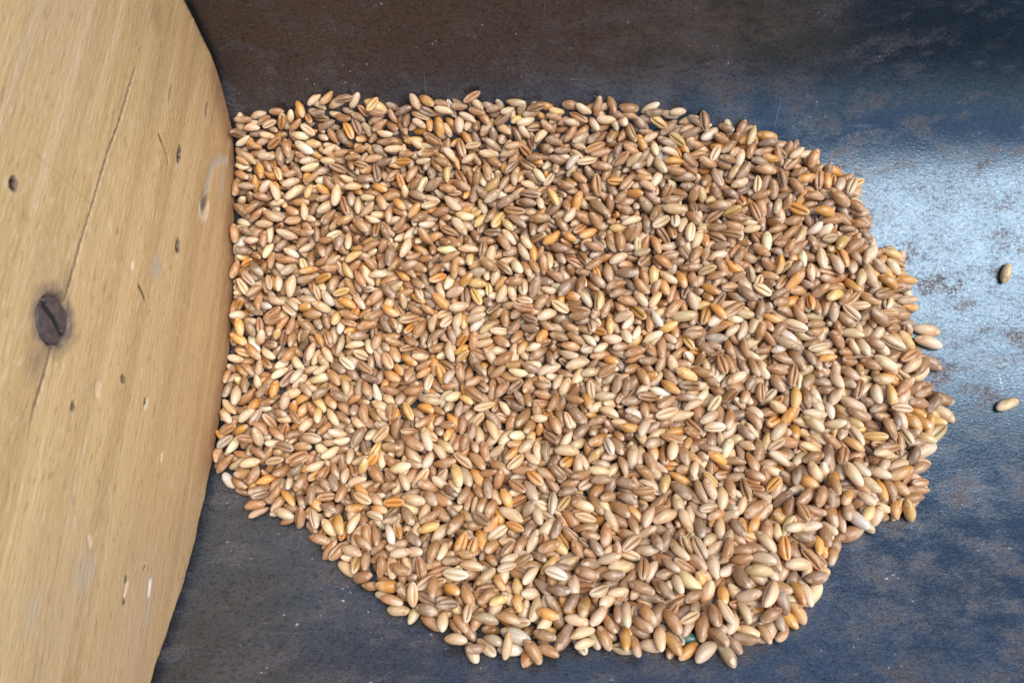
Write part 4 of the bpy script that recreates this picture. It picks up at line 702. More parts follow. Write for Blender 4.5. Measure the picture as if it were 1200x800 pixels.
986,612,-20,93,10,-20,2,610,532,-8,-46,-19,-41,47,1079,901,-6,53,3,0,3,-142,1262,120,78,131,10,11,96,862,12,-25,-125,60,17,108,485,-14,36,2,54,96,-297,951,29,-22,-17,11,8,-163,1090,69,-36,-81,102,2,1043,435,-9,119,17,-14,27,715,1301,160,55,1,-13,87,831,849,0,-30,71,-132,3,649,143,62,-16,-1,-9,135,505,1394,202,-40,24,-27,117,-678,1362,180,42,5,-7,47,605,1212,124,15,18,128,117,-3,1281,148,-106,-46,6,7,-690,1233,116,38,13,-118,44,513,1315,155,-91,-14,-1,3,-88,1147,86,-8,-14,34,153,
-673,768,-28,58,135,-30,14,-543,1113,72,88,93,54,23,230,484,-13,9,25,148,47,-98,1359,165,-13,-93,40,108,-535,878,-3,-35,-14,104,111,412,299,17,12,-3,49,17,-32,348,7,22,41,84,62,768,932,11,46,18,24,80,-600,916,31,25,90,81,33,330,978,29,-35,-120,57,119,-514,769,-22,40,-4,111,123,213,207,52,19,29,16,16,-649,1269,135,72,117,26,38,-5,928,2,66,-30,13,40,363,114,91,-139,-61,-37,8,-333,1389,186,41,-34,-34,29,-291,532,-28,23,-14,60,2,-337,840,-19,28,-5,6,10,-328,662,-35,-4,6,119,32,
-532,1405,223,81,-9,7,97,-614,620,-11,-18,-1,141,117,226,1362,169,-18,-26,23,117,-721,1091,75,-12,110,-110,47,-186,899,7,42,-139,9,46,-527,1037,54,116,10,40,3,-755,1086,60,25,1,52,195,-251,1242,116,-76,-58,19,39,-553,1183,88,71,-4,51,113,718,1177,86,24,-41,64,103,359,1058,68,136,6,25,147,-313,1173,91,4,30,131,24,-11,1414,222,130,31,7,37,-53,1363,179,59,-16,85,113,365,1310,162,94,34,43,93,331,718,-32,-51,-23,43,10,627,397,9,-45,-106,-104,7,112,270,32,3,67,102,156,792,540,-25,13,-20,122,28,
-441,1302,163,-61,-4,-1,7,35,930,30,16,141,30,47,-522,1201,118,95,28,11,117,243,806,-9,50,13,25,47,482,819,-4,67,122,22,177,-670,1387,198,-106,-26,-2,57,-712,1335,172,93,-8,-21,27,-121,1302,157,81,17,28,37,139,1323,165,77,0,4,117,527,1214,114,63,5,100,123,-525,1226,117,71,0,127,72,491,454,-14,-41,-87,55,100,-245,1293,159,118,3,11,137,382,1359,175,42,-7,24,47,61,1018,63,7,-7,108,27,878,1253,124,-17,-31,72,67,-596,1383,200,94,12,42,27,330,1325,166,85,-10,-28,13,393,957,52,70,-83,-80,7,
1036,928,17,90,66,1,32,-51,916,11,142,62,-13,92,885,750,-33,20,-18,87,43,276,874,-3,-35,-81,72,0,807,1211,101,93,29,54,83,935,1128,74,-61,1,-2,7,-513,1090,78,79,-2,6,17,-205,705,-38,-46,-121,53,3,236,854,-3,-127,25,-35,72,191,250,41,45,23,-32,17,-744,1293,159,7,10,-26,27,-417,1287,151,-20,-138,-62,7,-579,718,-38,-2,-2,46,41,-225,1283,125,-25,-15,82,100,-447,873,6,-22,-147,-21,17,593,1382,188,-12,-55,125,107,-137,549,-27,-22,3,58,1,-742,915,40,-88,-45,-44,88,-386,1144,97,14,-106,83,47,
30,807,-10,35,39,41,63,656,1147,83,11,155,-15,56,-534,949,38,-76,-103,-33,47,462,766,-31,54,86,-109,21,101,958,34,10,-95,109,37,554,748,-24,117,85,-11,54,-511,1298,152,67,-3,-4,37,936,1021,54,31,55,39,11,-233,910,14,29,26,130,17,861,742,-44,46,-6,124,41,382,1209,118,25,17,118,97,750,1083,70,-35,50,-143,6,883,419,10,-12,-2,118,27,58,1062,62,37,36,83,88,-602,573,-35,-105,-77,-31,10,662,1325,161,-29,-36,51,7,622,667,-11,-8,26,51,23,-253,483,-5,-19,-84,117,97,188,1125,79,140,56,-20,3,
704,210,43,66,28,61,37,457,71,96,54,-36,-133,0,-645,1408,225,50,6,2,7,938,939,23,-143,-55,-9,18,200,1234,117,50,19,106,3,-342,618,-17,42,15,123,47,813,982,31,79,98,-47,106,336,1056,44,2,-141,9,1,37,1333,152,-46,-101,-62,14,-300,996,44,-16,-88,94,87,108,1225,110,-72,-32,15,1,-610,1403,209,37,41,-82,37,-439,1027,39,12,-31,25,1,532,1396,199,89,86,65,91,503,242,39,-123,-14,6,129,-301,358,2,126,53,18,103,727,461,-18,15,2,102,115,188,273,33,-24,-130,25,114,511,1340,169,92,5,-18,17,
787,265,14,16,-56,-91,11,-525,826,-2,-62,39,-39,67,58,806,-4,-3,-38,-126,47,-571,913,22,36,48,-139,73,396,1333,161,-6,-6,87,37,6,1255,133,22,12,80,127,1029,897,18,10,-148,41,18,-272,664,-34,-71,-34,36,14,-122,659,-14,4,58,109,177,13,1372,177,65,90,79,97,539,1248,131,30,42,35,26,579,202,48,-12,18,108,38,146,1009,27,5,-15,91,49,1071,791,-26,-46,-56,36,14,-675,1117,65,-11,-23,74,44,818,923,31,73,79,38,87,115,1399,214,4,7,-11,17,-753,1153,65,-24,-10,135,49,788,1315,165,86,14,30,57,
8,295,11,54,6,119,102,321,463,-15,114,15,15,29,-490,1312,148,44,8,144,0,-357,418,-12,19,-26,32,8,-268,1238,132,-19,-32,34,27,612,882,8,2,-54,137,57,-424,664,-27,3,-26,17,17,-124,1360,168,49,22,115,73,-421,1327,166,-16,-17,2,17,-143,348,15,-59,46,-23,108,311,137,54,-21,-3,115,31,-280,270,22,49,-3,30,50,293,1326,163,-35,-45,45,107,-251,1406,212,-25,-120,-98,38,-276,823,-5,-36,-139,34,27,368,521,-25,-7,30,79,61,-668,862,-10,-46,-5,95,25,364,1254,135,-11,-99,118,17,-340,587,-23,9,36,-13,96,
-290,1311,166,89,-5,0,17,1006,968,20,38,-1,52,53,78,281,34,-110,-75,-70,6,-409,478,-21,84,117,-9,11,316,1032,42,-38,17,17,3,14,536,-19,-40,25,14,1,1059,541,-19,-32,-3,6,107,122,1409,224,82,4,-12,177,875,573,-30,-68,-3,56,34,283,103,75,-81,95,-18,43,211,824,0,29,85,89,57,19,93,96,-5,139,22,37,716,339,28,58,4,9,12,78,1059,48,-39,-65,29,6,268,771,-14,-21,29,126,67,223,983,18,-29,4,111,84,-272,1046,65,85,22,7,27,-457,1256,125,44,-99,56,54,611,653,-30,-51,48,11,58,667,918,10,14,-84,74,11,
143,738,-31,-7,22,137,7,-583,641,-29,-19,-69,19,76,-523,499,-22,19,5,62,3,-179,1378,182,36,7,-57,57,458,828,-18,38,46,40,19,-528,1287,121,-52,57,-113,44,308,1198,93,31,-48,-146,5,-93,374,2,63,51,60,57,-324,968,30,46,-7,29,144,-710,822,-25,2,-19,99,195,-735,798,-25,-22,-149,-32,43,-109,344,6,-20,-19,125,169,801,1040,63,-24,-56,65,47,-115,136,65,-35,-103,42,16,-167,643,-29,-62,19,70,121,-369,923,10,-8,-6,54,91,843,988,29,7,-6,54,19,-179,672,-41,-45,-30,49,30,-716,1247,115,65,11,85,68,
234,1224,87,11,-149,-1,45,247,1393,176,-1,-12,10,81,74,431,-10,9,30,106,91,-216,1104,69,25,-51,-132,6,-116,1040,60,-65,-28,81,169,83,373,-5,142,-19,-30,49,292,169,64,65,46,37,22,-31,974,42,-20,-43,26,63,-379,408,0,-28,-79,97,81,-95,1419,242,-2,17,-32,57,758,1212,98,0,63,138,95,871,382,1,41,28,-128,27,-193,1425,238,-45,5,-13,7,554,785,-21,-124,-36,-29,18,1118,934,-24,20,-122,67,88,-168,568,-26,-21,13,62,77,-53,216,27,-34,-79,110,25,585,642,-32,12,-43,135,107,374,921,2,-8,-39,135,45,
311,1376,168,-3,5,-105,18,-687,711,-24,2,-55,65,207,1026,606,-15,23,31,92,36,-255,624,-34,-17,-30,127,114,-471,869,-9,-52,-30,70,189,642,1094,55,-43,-24,-36,2,-275,1356,165,0,30,-151,168,431,831,-4,-25,24,110,57,-714,486,-21,67,9,33,57,920,1158,75,-57,15,-27,11,-200,638,-32,-52,-101,95,18,463,198,47,54,54,134,42,-680,1293,142,-51,-97,47,3,-420,634,-22,-45,23,83,104,-296,1216,124,6,65,-38,57,-183,449,-20,118,43,43,41,872,1186,100,-4,-20,22,114,-281,856,4,-131,-58,42,87,-401,1203,115,80,-16,1,37,
-20,615,-40,148,-17,-30,6,-732,1216,94,-105,-26,-79,110,749,840,-5,-35,-49,115,180,197,1009,43,-19,-35,-151,117,989,1163,57,22,49,122,94,-416,1364,164,-2,38,38,74,-328,1402,212,94,-28,-56,27,-79,1404,205,35,37,109,16,536,1096,67,38,-71,-46,86,12,898,11,-20,-36,-103,106,382,476,-14,77,-48,-10,47,-597,611,-31,-27,91,-122,34,687,1029,41,-45,-4,55,26,945,483,-12,-25,-62,103,16,128,865,-10,0,-101,112,50,-95,905,11,7,-12,25,39,793,997,40,-14,-30,38,14,-29,240,28,-20,-52,63,91,-491,1138,87,88,38,46,23,
138,1172,80,6,34,-134,48,-492,848,-23,-14,-31,75,42,195,154,70,58,-62,-49,8,951,476,7,-44,-6,42,47,-491,520,-24,32,-9,-32,41,-536,784,-28,64,40,54,33,-623,542,-24,98,21,-17,46,535,926,6,-40,0,15,166,852,792,-19,-3,-63,-143,42,-116,299,20,-28,-103,98,91,368,581,-15,-32,116,-66,107,-355,1039,51,32,-10,49,19,-74,145,75,29,49,105,67,-27,1364,162,-88,-40,66,106,733,725,-34,58,125,38,55,140,462,-19,47,143,-24,16,452,1037,43,17,-32,10,92,719,523,-37,9,61,94,116,393,722,-33,67,15,42,57,
233,372,-2,52,106,74,52,594,924,9,10,119,-89,55,-324,869,16,51,108,41,7,-240,980,45,-22,-62,76,117,612,420,-5,142,-19,39,28,-503,458,-16,-121,-37,30,62,-12,508,-25,17,21,79,111,650,661,-46,9,-36,39,26,-496,1113,67,-108,-26,18,53,534,1056,63,19,-53,-81,23,552,480,-22,-15,4,-27,17,826,1192,92,26,-89,-125,3,-5,277,30,37,59,135,31,556,1365,147,150,4,4,0,199,855,-1,13,48,130,27,727,801,-7,-7,-28,-134,187,369,1081,63,54,-9,67,28,-418,311,5,84,-110,-4,66,828,486,-22,-56,-29,66,58,347,398,-9,4,7,-11,7,
-282,1118,67,80,40,35,41,341,846,-1,63,45,42,57,386,1319,138,31,2,71,122,75,826,-24,-96,-12,-3,15,-359,524,-28,124,68,11,168,508,703,-32,27,6,-7,32,-255,948,36,-83,-126,25,37,-209,1288,143,34,38,115,7,-115,1259,130,93,75,101,13,-501,1044,40,86,1,29,30,363,357,7,110,23,22,8,-565,836,4,-13,-48,22,97,-239,1043,57,-28,-24,-8,27,127,881,14,39,86,-98,107,-4,142,80,23,4,123,33,823,1158,78,-45,37,-49,103,112,942,12,64,53,26,15,918,1249,112,14,33,46,41,-104,1314,145,15,9,112,28,
635,1202,103,-121,85,-52,26,642,970,39,27,31,125,33,-3,1237,113,47,31,28,23,-370,1165,87,-22,8,9,43,865,1093,54,-15,47,-146,39,480,874,-15,-18,90,113,97,242,1370,152,149,35,35,20,281,564,-28,-71,-40,108,27,346,1081,67,-70,-88,-22,47,-524,1125,63,33,-36,41,92,894,860,0,47,23,95,7,1030,777,-2,111,21,19,7,985,737,-29,77,29,78,3,378,640,-33,-11,30,121,3,52,1408,217,25,5,12,113,-403,1286,132,103,66,-8,11,-238,958,20,53,131,-28,110,488,1081,56,16,-35,89,31,937,372,-7,-18,-116,74,47,
-666,1276,112,46,8,-16,85,-221,671,-31,-17,-5,9,44,679,977,31,-121,-81,-36,52,772,708,-27,107,82,39,32,-391,492,-2,99,21,16,57,662,707,-30,-9,0,45,56,72,583,-40,60,-23,73,87,884,1217,99,27,3,124,32,-138,511,-30,125,33,28,5,504,1189,92,-100,-118,22,108,538,950,18,-70,-70,93,63,213,580,-36,-39,41,69,20,-277,719,-29,-31,97,-102,18,888,965,29,-90,-1,14,16,314,1074,63,-32,53,124,106,465,503,-16,-39,-32,121,89,185,485,-25,70,112,26,55,641,1225,116,19,-106,-86,107,-710,1124,64,-1,-2,41,25,
-442,366,-20,-36,-11,60,112,-116,618,-38,37,12,39,36,610,830,-9,-11,-83,91,7,650,1026,37,23,-29,125,21,355,694,-26,57,30,28,38,353,1289,146,-53,-4,31,113,85,1122,92,94,49,14,27,706,973,44,-23,-53,-47,112,-81,844,-10,47,-2,7,32,34,71,80,-53,-10,34,17,-475,1077,63,31,-8,-40,20,1072,1047,20,24,122,65,10,59,842,-10,108,48,6,13,1005,801,-3,-8,-44,109,43,102,1040,51,72,87,39,32,832,1311,128,69,-3,-60,10,393,244,33,-21,-15,120,24,231,902,13,14,36,44,6,662,1186,92,4,-33,69,78,758,456,-19,24,35,84,111,
921,1186,86,-55,-90,70,97,-708,1381,166,106,19,4,119,199,525,-27,-34,-89,36,27,288,767,-31,-30,-65,94,119,-411,381,-7,29,-34,126,98,667,351,-3,23,18,35,66,495,507,-14,87,70,-68,44,-512,1074,47,90,47,38,1,324,1401,216,-44,7,-12,7,537,108,78,51,-146,4,103,-217,603,-38,-3,-11,78,69,835,919,18,-74,-57,76,24,-698,556,-26,-45,-46,43,100,-375,1403,200,8,-10,26,92,-97,530,-13,4,62,71,27,253,255,51,-25,36,-76,27,-642,840,3,30,-42,39,147,829,766,-22,20,63,60,22,-681,525,-16,-102,-72,77,98,
526,282,34,-39,-37,58,138,655,822,-15,69,3,24,34,1098,863,-28,-53,64,16,22,-576,822,-36,95,4,57,104,-357,732,-34,12,17,57,93,401,385,-4,-1,7,48,7,77,1192,107,32,63,65,53,-510,598,-22,58,14,40,17,-102,1109,72,-39,1,-60,3,83,493,-27,1,-11,22,27,-83,1149,63,118,84,16,10,746,1172,84,-13,-24,81,20,762,535,-36,128,46,-19,10,694,508,-21,-12,11,149,1,288,1402,220,61,-15,-26,107,162,1430,223,29,8,-8,6,457,1382,170,4,129,-25,105,292,411,-11,-36,-35,121,101,-145,424,-10,15,51,97,36,-205,462,-33,57,18,82,27,
336,79,80,-13,8,150,109,-199,1222,97,-24,54,16,114,-79,1211,118,40,-61,101,118,26,1421,219,33,-62,32,32,78,655,-38,129,-2,-2,6,943,746,-16,-98,-55,68,87,543,1135,66,-41,83,-122,45,961,787,-21,-62,-12,-16,57,592,469,-16,-84,19,31,98,818,668,-33,4,-45,87,52,-528,1370,161,-20,35,113,33,324,279,22,-19,-25,3,47,740,243,28,-59,-133,24,23,439,343,11,59,40,61,41,436,1416,201,10,-55,138,38,-431,1100,64,-9,-63,-27,1,-45,648,-26,-112,-75,42,27,906,775,-45,33,61,71,15,170,188,55,70,-5,-2,22,
152,48,93,68,121,-13,139,343,174,70,3,70,52,12,-340,924,17,47,12,61,51,-291,429,-10,56,42,49,58,-20,207,50,-20,7,75,31,216,758,-31,-65,-52,7,28,729,1099,64,-114,-49,-6,13,296,674,-32,-52,-10,48,13,909,684,-44,-25,-49,24,31,300,913,10,27,27,105,13,-228,1389,194,20,6,85,87,-388,1369,165,-82,88,-57,116,-237,303,21,-70,-52,60,44,-452,526,-25,26,98,-107,14,-193,607,-33,45,53,20,7,790,912,13,59,11,68,21,-11,1042,45,29,5,7,122,631,575,-18,-30,-92,68,37,-291,1190,93,-3,-37,122,110,
460,541,-19,25,34,40,27,996,693,-28,-80,-73,60,42,948,720,-32,-25,-11,8,33,601,380,-2,13,11,32,18,531,660,-38,-2,113,-76,46,94,248,35,-2,-11,132,13,169,1284,135,40,3,50,58,-305,1391,181,38,35,103,9,-385,775,-33,-65,-60,58,118,-260,943,16,22,57,118,63,485,1380,188,-71,-16,12,7,-625,766,-24,64,44,21,52,-157,115,64,6,-152,38,32,4,1314,138,26,-19,57,0,376,612,-36,-141,2,21,46,-169,1400,185,8,17,-39,67,680,579,-33,-57,-40,95,18,-280,581,-29,32,26,64,111,464,1087,79,-73,-30,85,93,
-67,926,27,-26,38,90,113,263,1274,128,-7,-11,59,23,151,1188,101,6,-44,-58,8,127,645,-39,67,3,55,14,344,835,-23,59,30,19,152,237,731,-35,-33,-56,70,52,-383,604,-43,-19,-5,121,26,1045,861,0,-6,-94,-75,23,-500,322,-9,1,-12,-41,113,261,704,-45,9,43,30,9,236,1063,53,-3,19,35,119,-605,428,-11,-24,-17,55,17,-132,880,2,34,45,67,63,151,1093,57,24,-107,31,12,301,565,-35,7,-56,-2,94,-311,906,13,-71,-134,-5,17,-249,1389,170,1,99,-99,71,-97,1387,192,36,-77,-45,119,610,1109,61,0,-6,81,10,
57,1177,78,29,17,148,49,206,1088,64,-9,2,56,36,163,1015,44,54,-50,93,27,753,1023,44,-111,-32,-68,58,-565,600,-36,-9,43,-117,78,1095,887,-37,1,11,-149,94,-527,628,-23,30,5,114,18,541,366,6,-51,-11,148,97,822,1049,52,-14,46,128,3,152,575,-35,-31,-69,107,91,729,281,23,-41,17,140,11,184,1342,161,82,-28,-15,57,372,755,-35,-43,-103,68,12,282,1046,40,20,-7,92,0,-233,945,-3,-4,20,117,30,-346,1123,78,-6,-70,90,19,-410,1421,210,-47,-115,-43,27,970,1174,85,0,-76,127,27,413,332,3,11,70,16,24,
547,812,-8,-11,-21,146,117,482,310,-5,46,15,17,92,-284,1011,47,1,-26,115,28,105,1149,72,-40,-145,-35,116,105,590,-33,-13,-73,107,9,-653,1195,102,64,-2,15,37,587,720,-33,76,35,30,52,261,650,-25,-28,35,16,47,-137,802,-18,133,31,22,77,-181,1032,42,-16,-82,82,42,566,402,-5,43,123,37,39,512,674,-29,40,20,33,57,-117,1396,193,87,32,54,42,-575,1026,49,-83,-128,20,39,659,1360,165,23,9,14,79,281,1398,195,33,34,97,54,305,954,13,1,83,-121,95,1066,917,-3,140,3,-22,91,619,1067,59,40,17,45,17,
1125,634,-54,-16,5,-40,165,566,1207,101,-72,-3,30,165,28,1271,119,107,64,21,73,-219,278,24,-99,-62,17,9,-219,1050,43,114,25,31,118,-64,966,20,98,109,21,37,99,1293,139,-26,7,45,47,365,464,-19,3,46,104,44,-431,1126,74,72,6,137,26,-457,1292,114,-57,-140,-16,101,-193,580,-40,-22,57,69,99,817,577,-43,29,-29,14,91,778,570,-41,34,-62,95,53,285,1363,145,54,8,-1,26,972,1078,36,51,-34,30,16,436,1012,38,41,55,-99,96,218,859,13,65,91,11,37,-219,827,-23,-103,-90,-24,40,193,690,-30,21,-15,93,103,
829,1090,74,-75,32,-92,53,-749,1285,144,-10,-129,81,47,1062,976,13,-19,118,64,26,709,254,21,78,73,77,108,545,1291,112,94,-20,-8,87,-712,1059,47,-16,-25,-36,14,-560,343,-14,7,-64,-120,3,-241,196,39,70,6,-138,97,-735,748,-29,-13,-9,120,83,-544,749,-28,1,-36,-140,57,-695,419,-30,-12,-3,-24,7,149,773,-39,-31,-106,-60,94,521,131,79,7,-124,49,17,95,190,52,-57,-38,64,12,-188,1161,78,-25,59,106,12,440,594,-38,-47,2,18,97,-651,799,-35,32,-16,48,108,701,912,12,18,-73,16,31,145,1391,170,-24,-10,0,7,
567,117,60,34,-3,-4,87,973,368,-12,-96,-72,-2,178,133,1233,95,32,106,49,34,-311,1133,68,-16,-16,10,6,524,1254,111,-20,-97,22,49,-346,809,-9,-57,-51,106,27,-150,367,-3,5,116,-79,2,91,344,3,43,144,23,38,-487,413,-2,-90,8,4,115,125,185,58,15,72,-104,57,-221,1072,59,-88,37,-75,9,448,856,-12,-44,2,83,2,370,1272,123,73,-4,-27,24,194,880,4,-21,90,-113,117,-395,962,33,1,115,41,57,637,107,66,-7,-15,-49,84,-7,115,89,26,9,17,27,-310,1111,55,70,43,11,43,620,1327,152,-71,87,-100,41,91,395,-5,-20,-137,-72,117,
417,901,13,7,10,9,176,-459,368,3,-12,49,71,25,952,860,-8,-6,-43,73,43,699,864,8,6,57,81,27,-431,1435,237,62,-13,53,42,-185,1085,79,45,-43,-9,27,960,532,-19,-14,-131,-4,56,404,417,-10,-23,-5,34,8,-131,640,-32,102,14,19,106,1090,983,2,26,-23,1,96,-555,370,-5,0,25,136,117,216,70,83,-12,19,124,3,-622,974,28,45,5,57,0,-454,1126,66,55,-26,121,108,-481,800,-28,-16,-39,118,28,-756,1401,184,51,-21,73,30,-262,1202,104,33,137,40,100,622,1362,165,-11,-76,-8,23,-16,1335,147,53,5,60,55,-129,1134,83,1,2,129,3,
-449,595,-50,79,1,0,55,-254,407,-6,98,35,-2,113,-594,803,-28,22,-19,123,23,814,435,14,-43,-27,65,73,507,966,14,66,97,-65,90,1008,451,-10,123,57,33,12,374,1377,176,103,3,-12,17,185,117,65,24,81,57,11,-225,1208,98,-28,-149,31,48,1127,606,-39,-13,93,85,168,-477,544,-23,17,122,-74,37,769,658,-31,60,107,50,111,-653,1379,158,12,-6,7,86,171,932,11,-117,-10,-20,7,589,871,-7,-38,-59,123,61,-748,1057,41,83,53,-34,159,15,1222,103,72,-15,38,32,-176,161,43,-17,9,46,13,-758,1210,88,48,86,-71,42,
140,245,16,44,13,14,30,-330,334,6,23,-1,119,48,-563,1404,200,77,127,-9,27,-126,1229,105,84,70,33,89,-441,678,-48,84,48,61,15,-142,1014,38,-9,26,105,9,-428,579,-20,72,85,-107,37,499,895,4,3,17,67,1,411,929,11,96,-62,39,12,362,1105,61,27,-14,46,59,736,204,28,-7,-6,-138,61,-31,1063,48,-12,16,33,3,-561,786,-30,94,86,41,119,-69,1013,37,-76,-68,52,46,-390,246,21,37,32,-10,48,892,1076,58,101,51,-20,69,-185,792,-27,-87,-5,39,38,614,445,-14,8,-30,-26,87,510,797,-19,-20,-149,-29,63,
-152,1041,50,13,-20,-19,39,-97,1031,46,-24,-21,2,52,518,991,38,21,15,52,22,714,772,-27,86,75,20,19,-540,827,-21,0,-102,45,22,-124,187,36,-123,-34,25,6,-120,1282,114,8,-45,106,55,545,200,52,-9,-11,-93,1,-434,773,-30,-5,-6,124,42,-596,957,22,-21,-28,-10,98,229,515,-34,18,-30,47,51,-156,550,-46,-4,-20,69,54,1018,1069,39,26,-3,26,18,-122,115,76,37,16,-49,178,880,338,-13,-20,-3,-43,35,453,116,85,-25,-11,110,23,17,1402,199,16,1,19,157,372,728,-24,14,-49,5,62,-449,1419,208,23,20,-21,107,
921,583,-35,-2,-45,142,168,909,1300,98,-21,8,-8,60,739,897,-1,1,-91,95,48,-584,1312,154,41,4,-30,17,-679,918,20,-47,-89,119,208,226,889,-6,45,120,45,48,326,357,-4,28,-34,53,106,326,549,-48,-64,-84,66,0,-313,718,-37,-47,-29,29,29,-126,1174,96,85,-3,31,77,495,853,-7,-57,-25,9,39,846,656,-37,115,95,3,38,654,253,30,-9,10,-36,74,-311,870,-2,-18,-21,76,43,-451,505,-42,-35,-6,8,45,32,161,56,95,34,54,4,831,387,-7,-114,-102,-1,102,267,276,24,-40,-124,32,108,-474,686,-30,15,-18,116,4,
58,713,-42,-17,-7,61,9,-442,866,-18,64,38,22,89,-402,1138,77,-54,-51,59,5,-314,440,-7,-26,-89,43,7,33,796,-31,-79,-120,61,52,238,261,39,17,36,21,47,-650,1011,30,-17,-83,98,99,845,1230,95,43,49,133,20,411,1324,141,-15,-51,53,204,-299,188,34,-23,-104,106,19,-404,897,11,74,-3,36,67,283,1266,116,70,-28,45,101,634,722,-33,-23,0,22,6,1038,444,-26,10,40,106,45,529,750,-30,71,51,79,124,-765,754,-36,53,56,-47,28,-46,1418,202,131,-2,11,3,-160,1307,136,-74,45,-33,84,-751,1319,148,37,35,112,110,
28,366,3,6,-3,26,21,759,266,24,-47,-24,78,77,992,888,8,-28,-17,72,24,833,1017,45,15,42,84,28,102,620,-39,-53,-142,5,69,363,161,61,55,-73,-75,49,-479,930,12,121,-48,5,146,-330,1366,147,53,6,-12,6,122,1282,143,-27,3,76,17,179,1147,78,-45,88,-96,57,972,591,-32,16,28,72,117,782,1044,49,-87,14,54,66,-221,567,-27,-41,-137,-33,81,83,1234,103,-103,-36,12,18,80,128,69,15,20,-75,36,50,561,-33,-32,17,73,172,82,1413,199,1,-107,68,67,-573,1135,76,-28,-1,116,8,-270,1397,188,95,42,43,19,
-158,716,-39,25,26,97,112,638,1386,183,17,-9,56,3,415,162,45,90,77,8,110,76,193,34,-96,-73,60,21,111,728,-31,62,29,-19,57,565,188,33,-20,-2,-11,43,-735,1038,45,-93,-33,-17,67,-176,182,56,-16,132,-32,17,305,619,-38,10,-2,121,103,652,1351,140,-30,-90,103,71,936,1225,103,-23,34,133,1,829,740,-31,92,82,-83,17,4,670,-38,5,140,43,19,597,1227,109,17,12,123,21,1041,561,-19,-70,49,131,119,-711,1331,142,-8,47,-135,23,36,1102,70,-32,-44,63,111,-404,660,-39,-46,-14,139,18,33,338,-5,-74,-39,6,21,
-379,378,0,54,-10,-33,3,-104,1166,89,138,4,36,167,195,1205,86,-24,-36,107,32,-261,311,10,-57,68,61,16,690,791,-34,-22,-9,21,37,-285,260,46,-50,38,-5,7,172,979,23,22,2,79,6,262,755,-27,38,119,-95,44,567,157,68,104,-10,9,16,900,1253,103,-115,-96,-44,13,-450,1302,136,-32,-33,89,13,-425,980,32,-5,-15,88,93,-56,193,46,-39,-93,51,205,495,1356,166,23,-29,88,52,255,1048,50,10,-37,10,77,-690,1357,165,64,7,33,48,324,1347,155,3,59,140,26,-310,456,-24,6,3,-41,18,-10,419,-30,-3,13,136,25,
128,1275,125,10,-15,7,97,-83,1260,119,28,50,76,56,-179,1339,164,-43,-70,32,27,359,35,97,-97,-26,55,17,256,149,67,-71,-41,23,17,-393,1336,145,25,-54,99,178,563,727,-34,-11,-2,36,197,239,1135,65,29,-14,-144,125,548,386,-4,-30,-41,120,23,-685,1028,41,65,25,48,3,-679,977,30,-77,-89,34,23,695,1154,79,-10,14,74,18,-56,872,-2,-30,-10,19,22,-345,707,-35,10,-11,55,87,379,1409,193,84,1,-5,33,847,1062,50,-35,-103,28,99,636,501,-34,74,0,37,15,306,1398,203,-40,-19,85,36,341,246,15,60,131,0,110,
-369,433,-31,104,12,4,30,-628,795,-27,-77,-37,44,107,-210,1141,63,97,71,-15,1,402,1286,121,1,-94,124,103,466,451,-24,-25,66,52,36,-634,1016,50,64,-24,-34,39,861,818,-26,21,-18,30,56,-332,1151,77,19,-37,-151,41,122,549,-32,-12,-23,62,17,-597,1124,66,17,-6,140,14,216,618,-35,-69,27,8,77,-386,1221,106,-24,-74,-132,27,-628,483,-30,108,21,64,29,683,283,26,-40,4,33,90,475,1022,30,42,84,56,70,-284,976,23,-20,-92,97,13,-61,260,10,-45,-9,48,59,127,803,-40,15,42,44,28,656,791,-24,-42,-115,77,57,
-717,774,-31,50,51,3,27,164,1253,116,-56,-92,92,67,456,942,14,-15,-15,66,12,513,222,28,108,2,46,7,624,539,-28,12,21,75,1,-104,926,1,28,-76,-117,2,88,1321,135,9,80,132,18,-427,1082,39,48,2,-3,69,1021,707,-18,-38,-133,-64,64,889,808,-36,3,-54,-140,27,-491,348,-8,74,28,-22,39,-246,802,-47,-28,-144,35,0,-168,1423,217,-125,67,45,198,557,1245,106,-45,-6,46,60,930,1099,56,-22,-28,45,16,401,1037,49,-27,-20,96,27,-327,556,-26,-33,-65,114,17,-241,1345,154,-38,-4,3,48,337,378,-22,-68,-82,73,152,
-160,1222,111,-102,0,-18,47,-651,1138,63,-95,-32,-54,21,989,565,-17,97,105,-6,113,-380,851,-14,-94,-100,-3,7,263,1211,98,-1,43,-11,13,-544,1320,147,103,-17,-24,67,465,140,52,-23,5,22,202,-448,832,-16,119,39,87,38,512,582,-45,-83,-15,65,19,613,759,-34,31,27,98,14,636,1172,85,30,-50,23,19,-764,923,10,6,12,66,24,1095,1064,4,26,-11,-101,10,708,657,-25,-132,-35,-60,7,-10,448,-22,14,-20,-155,3,-83,731,-37,-10,40,106,12,-131,1194,88,76,0,4,28,252,1254,104,69,80,98,52,171,1228,108,-37,25,11,28,
148,1402,190,-11,-1,-137,103,239,580,-43,68,66,-102,17,427,815,-21,-77,-43,120,23,249,1104,85,-60,-11,79,27,-262,201,45,13,14,83,27,-394,1095,56,-29,-5,0,2,194,646,-37,-33,-53,72,17,869,530,-29,-32,-60,77,3,358,1241,117,37,26,11,18,325,679,-39,-138,-69,-14,97,344,1276,108,-62,-101,59,22,-301,153,47,-59,6,-21,127,276,1146,85,59,-108,43,27,888,919,6,-24,-24,31,40,-665,1384,178,-41,-5,-35,37,-125,858,-19,-31,-30,82,11,-557,1211,102,152,-13,22,98,53,1003,34,0,4,82,146,321,871,-19,4,3,114,20,
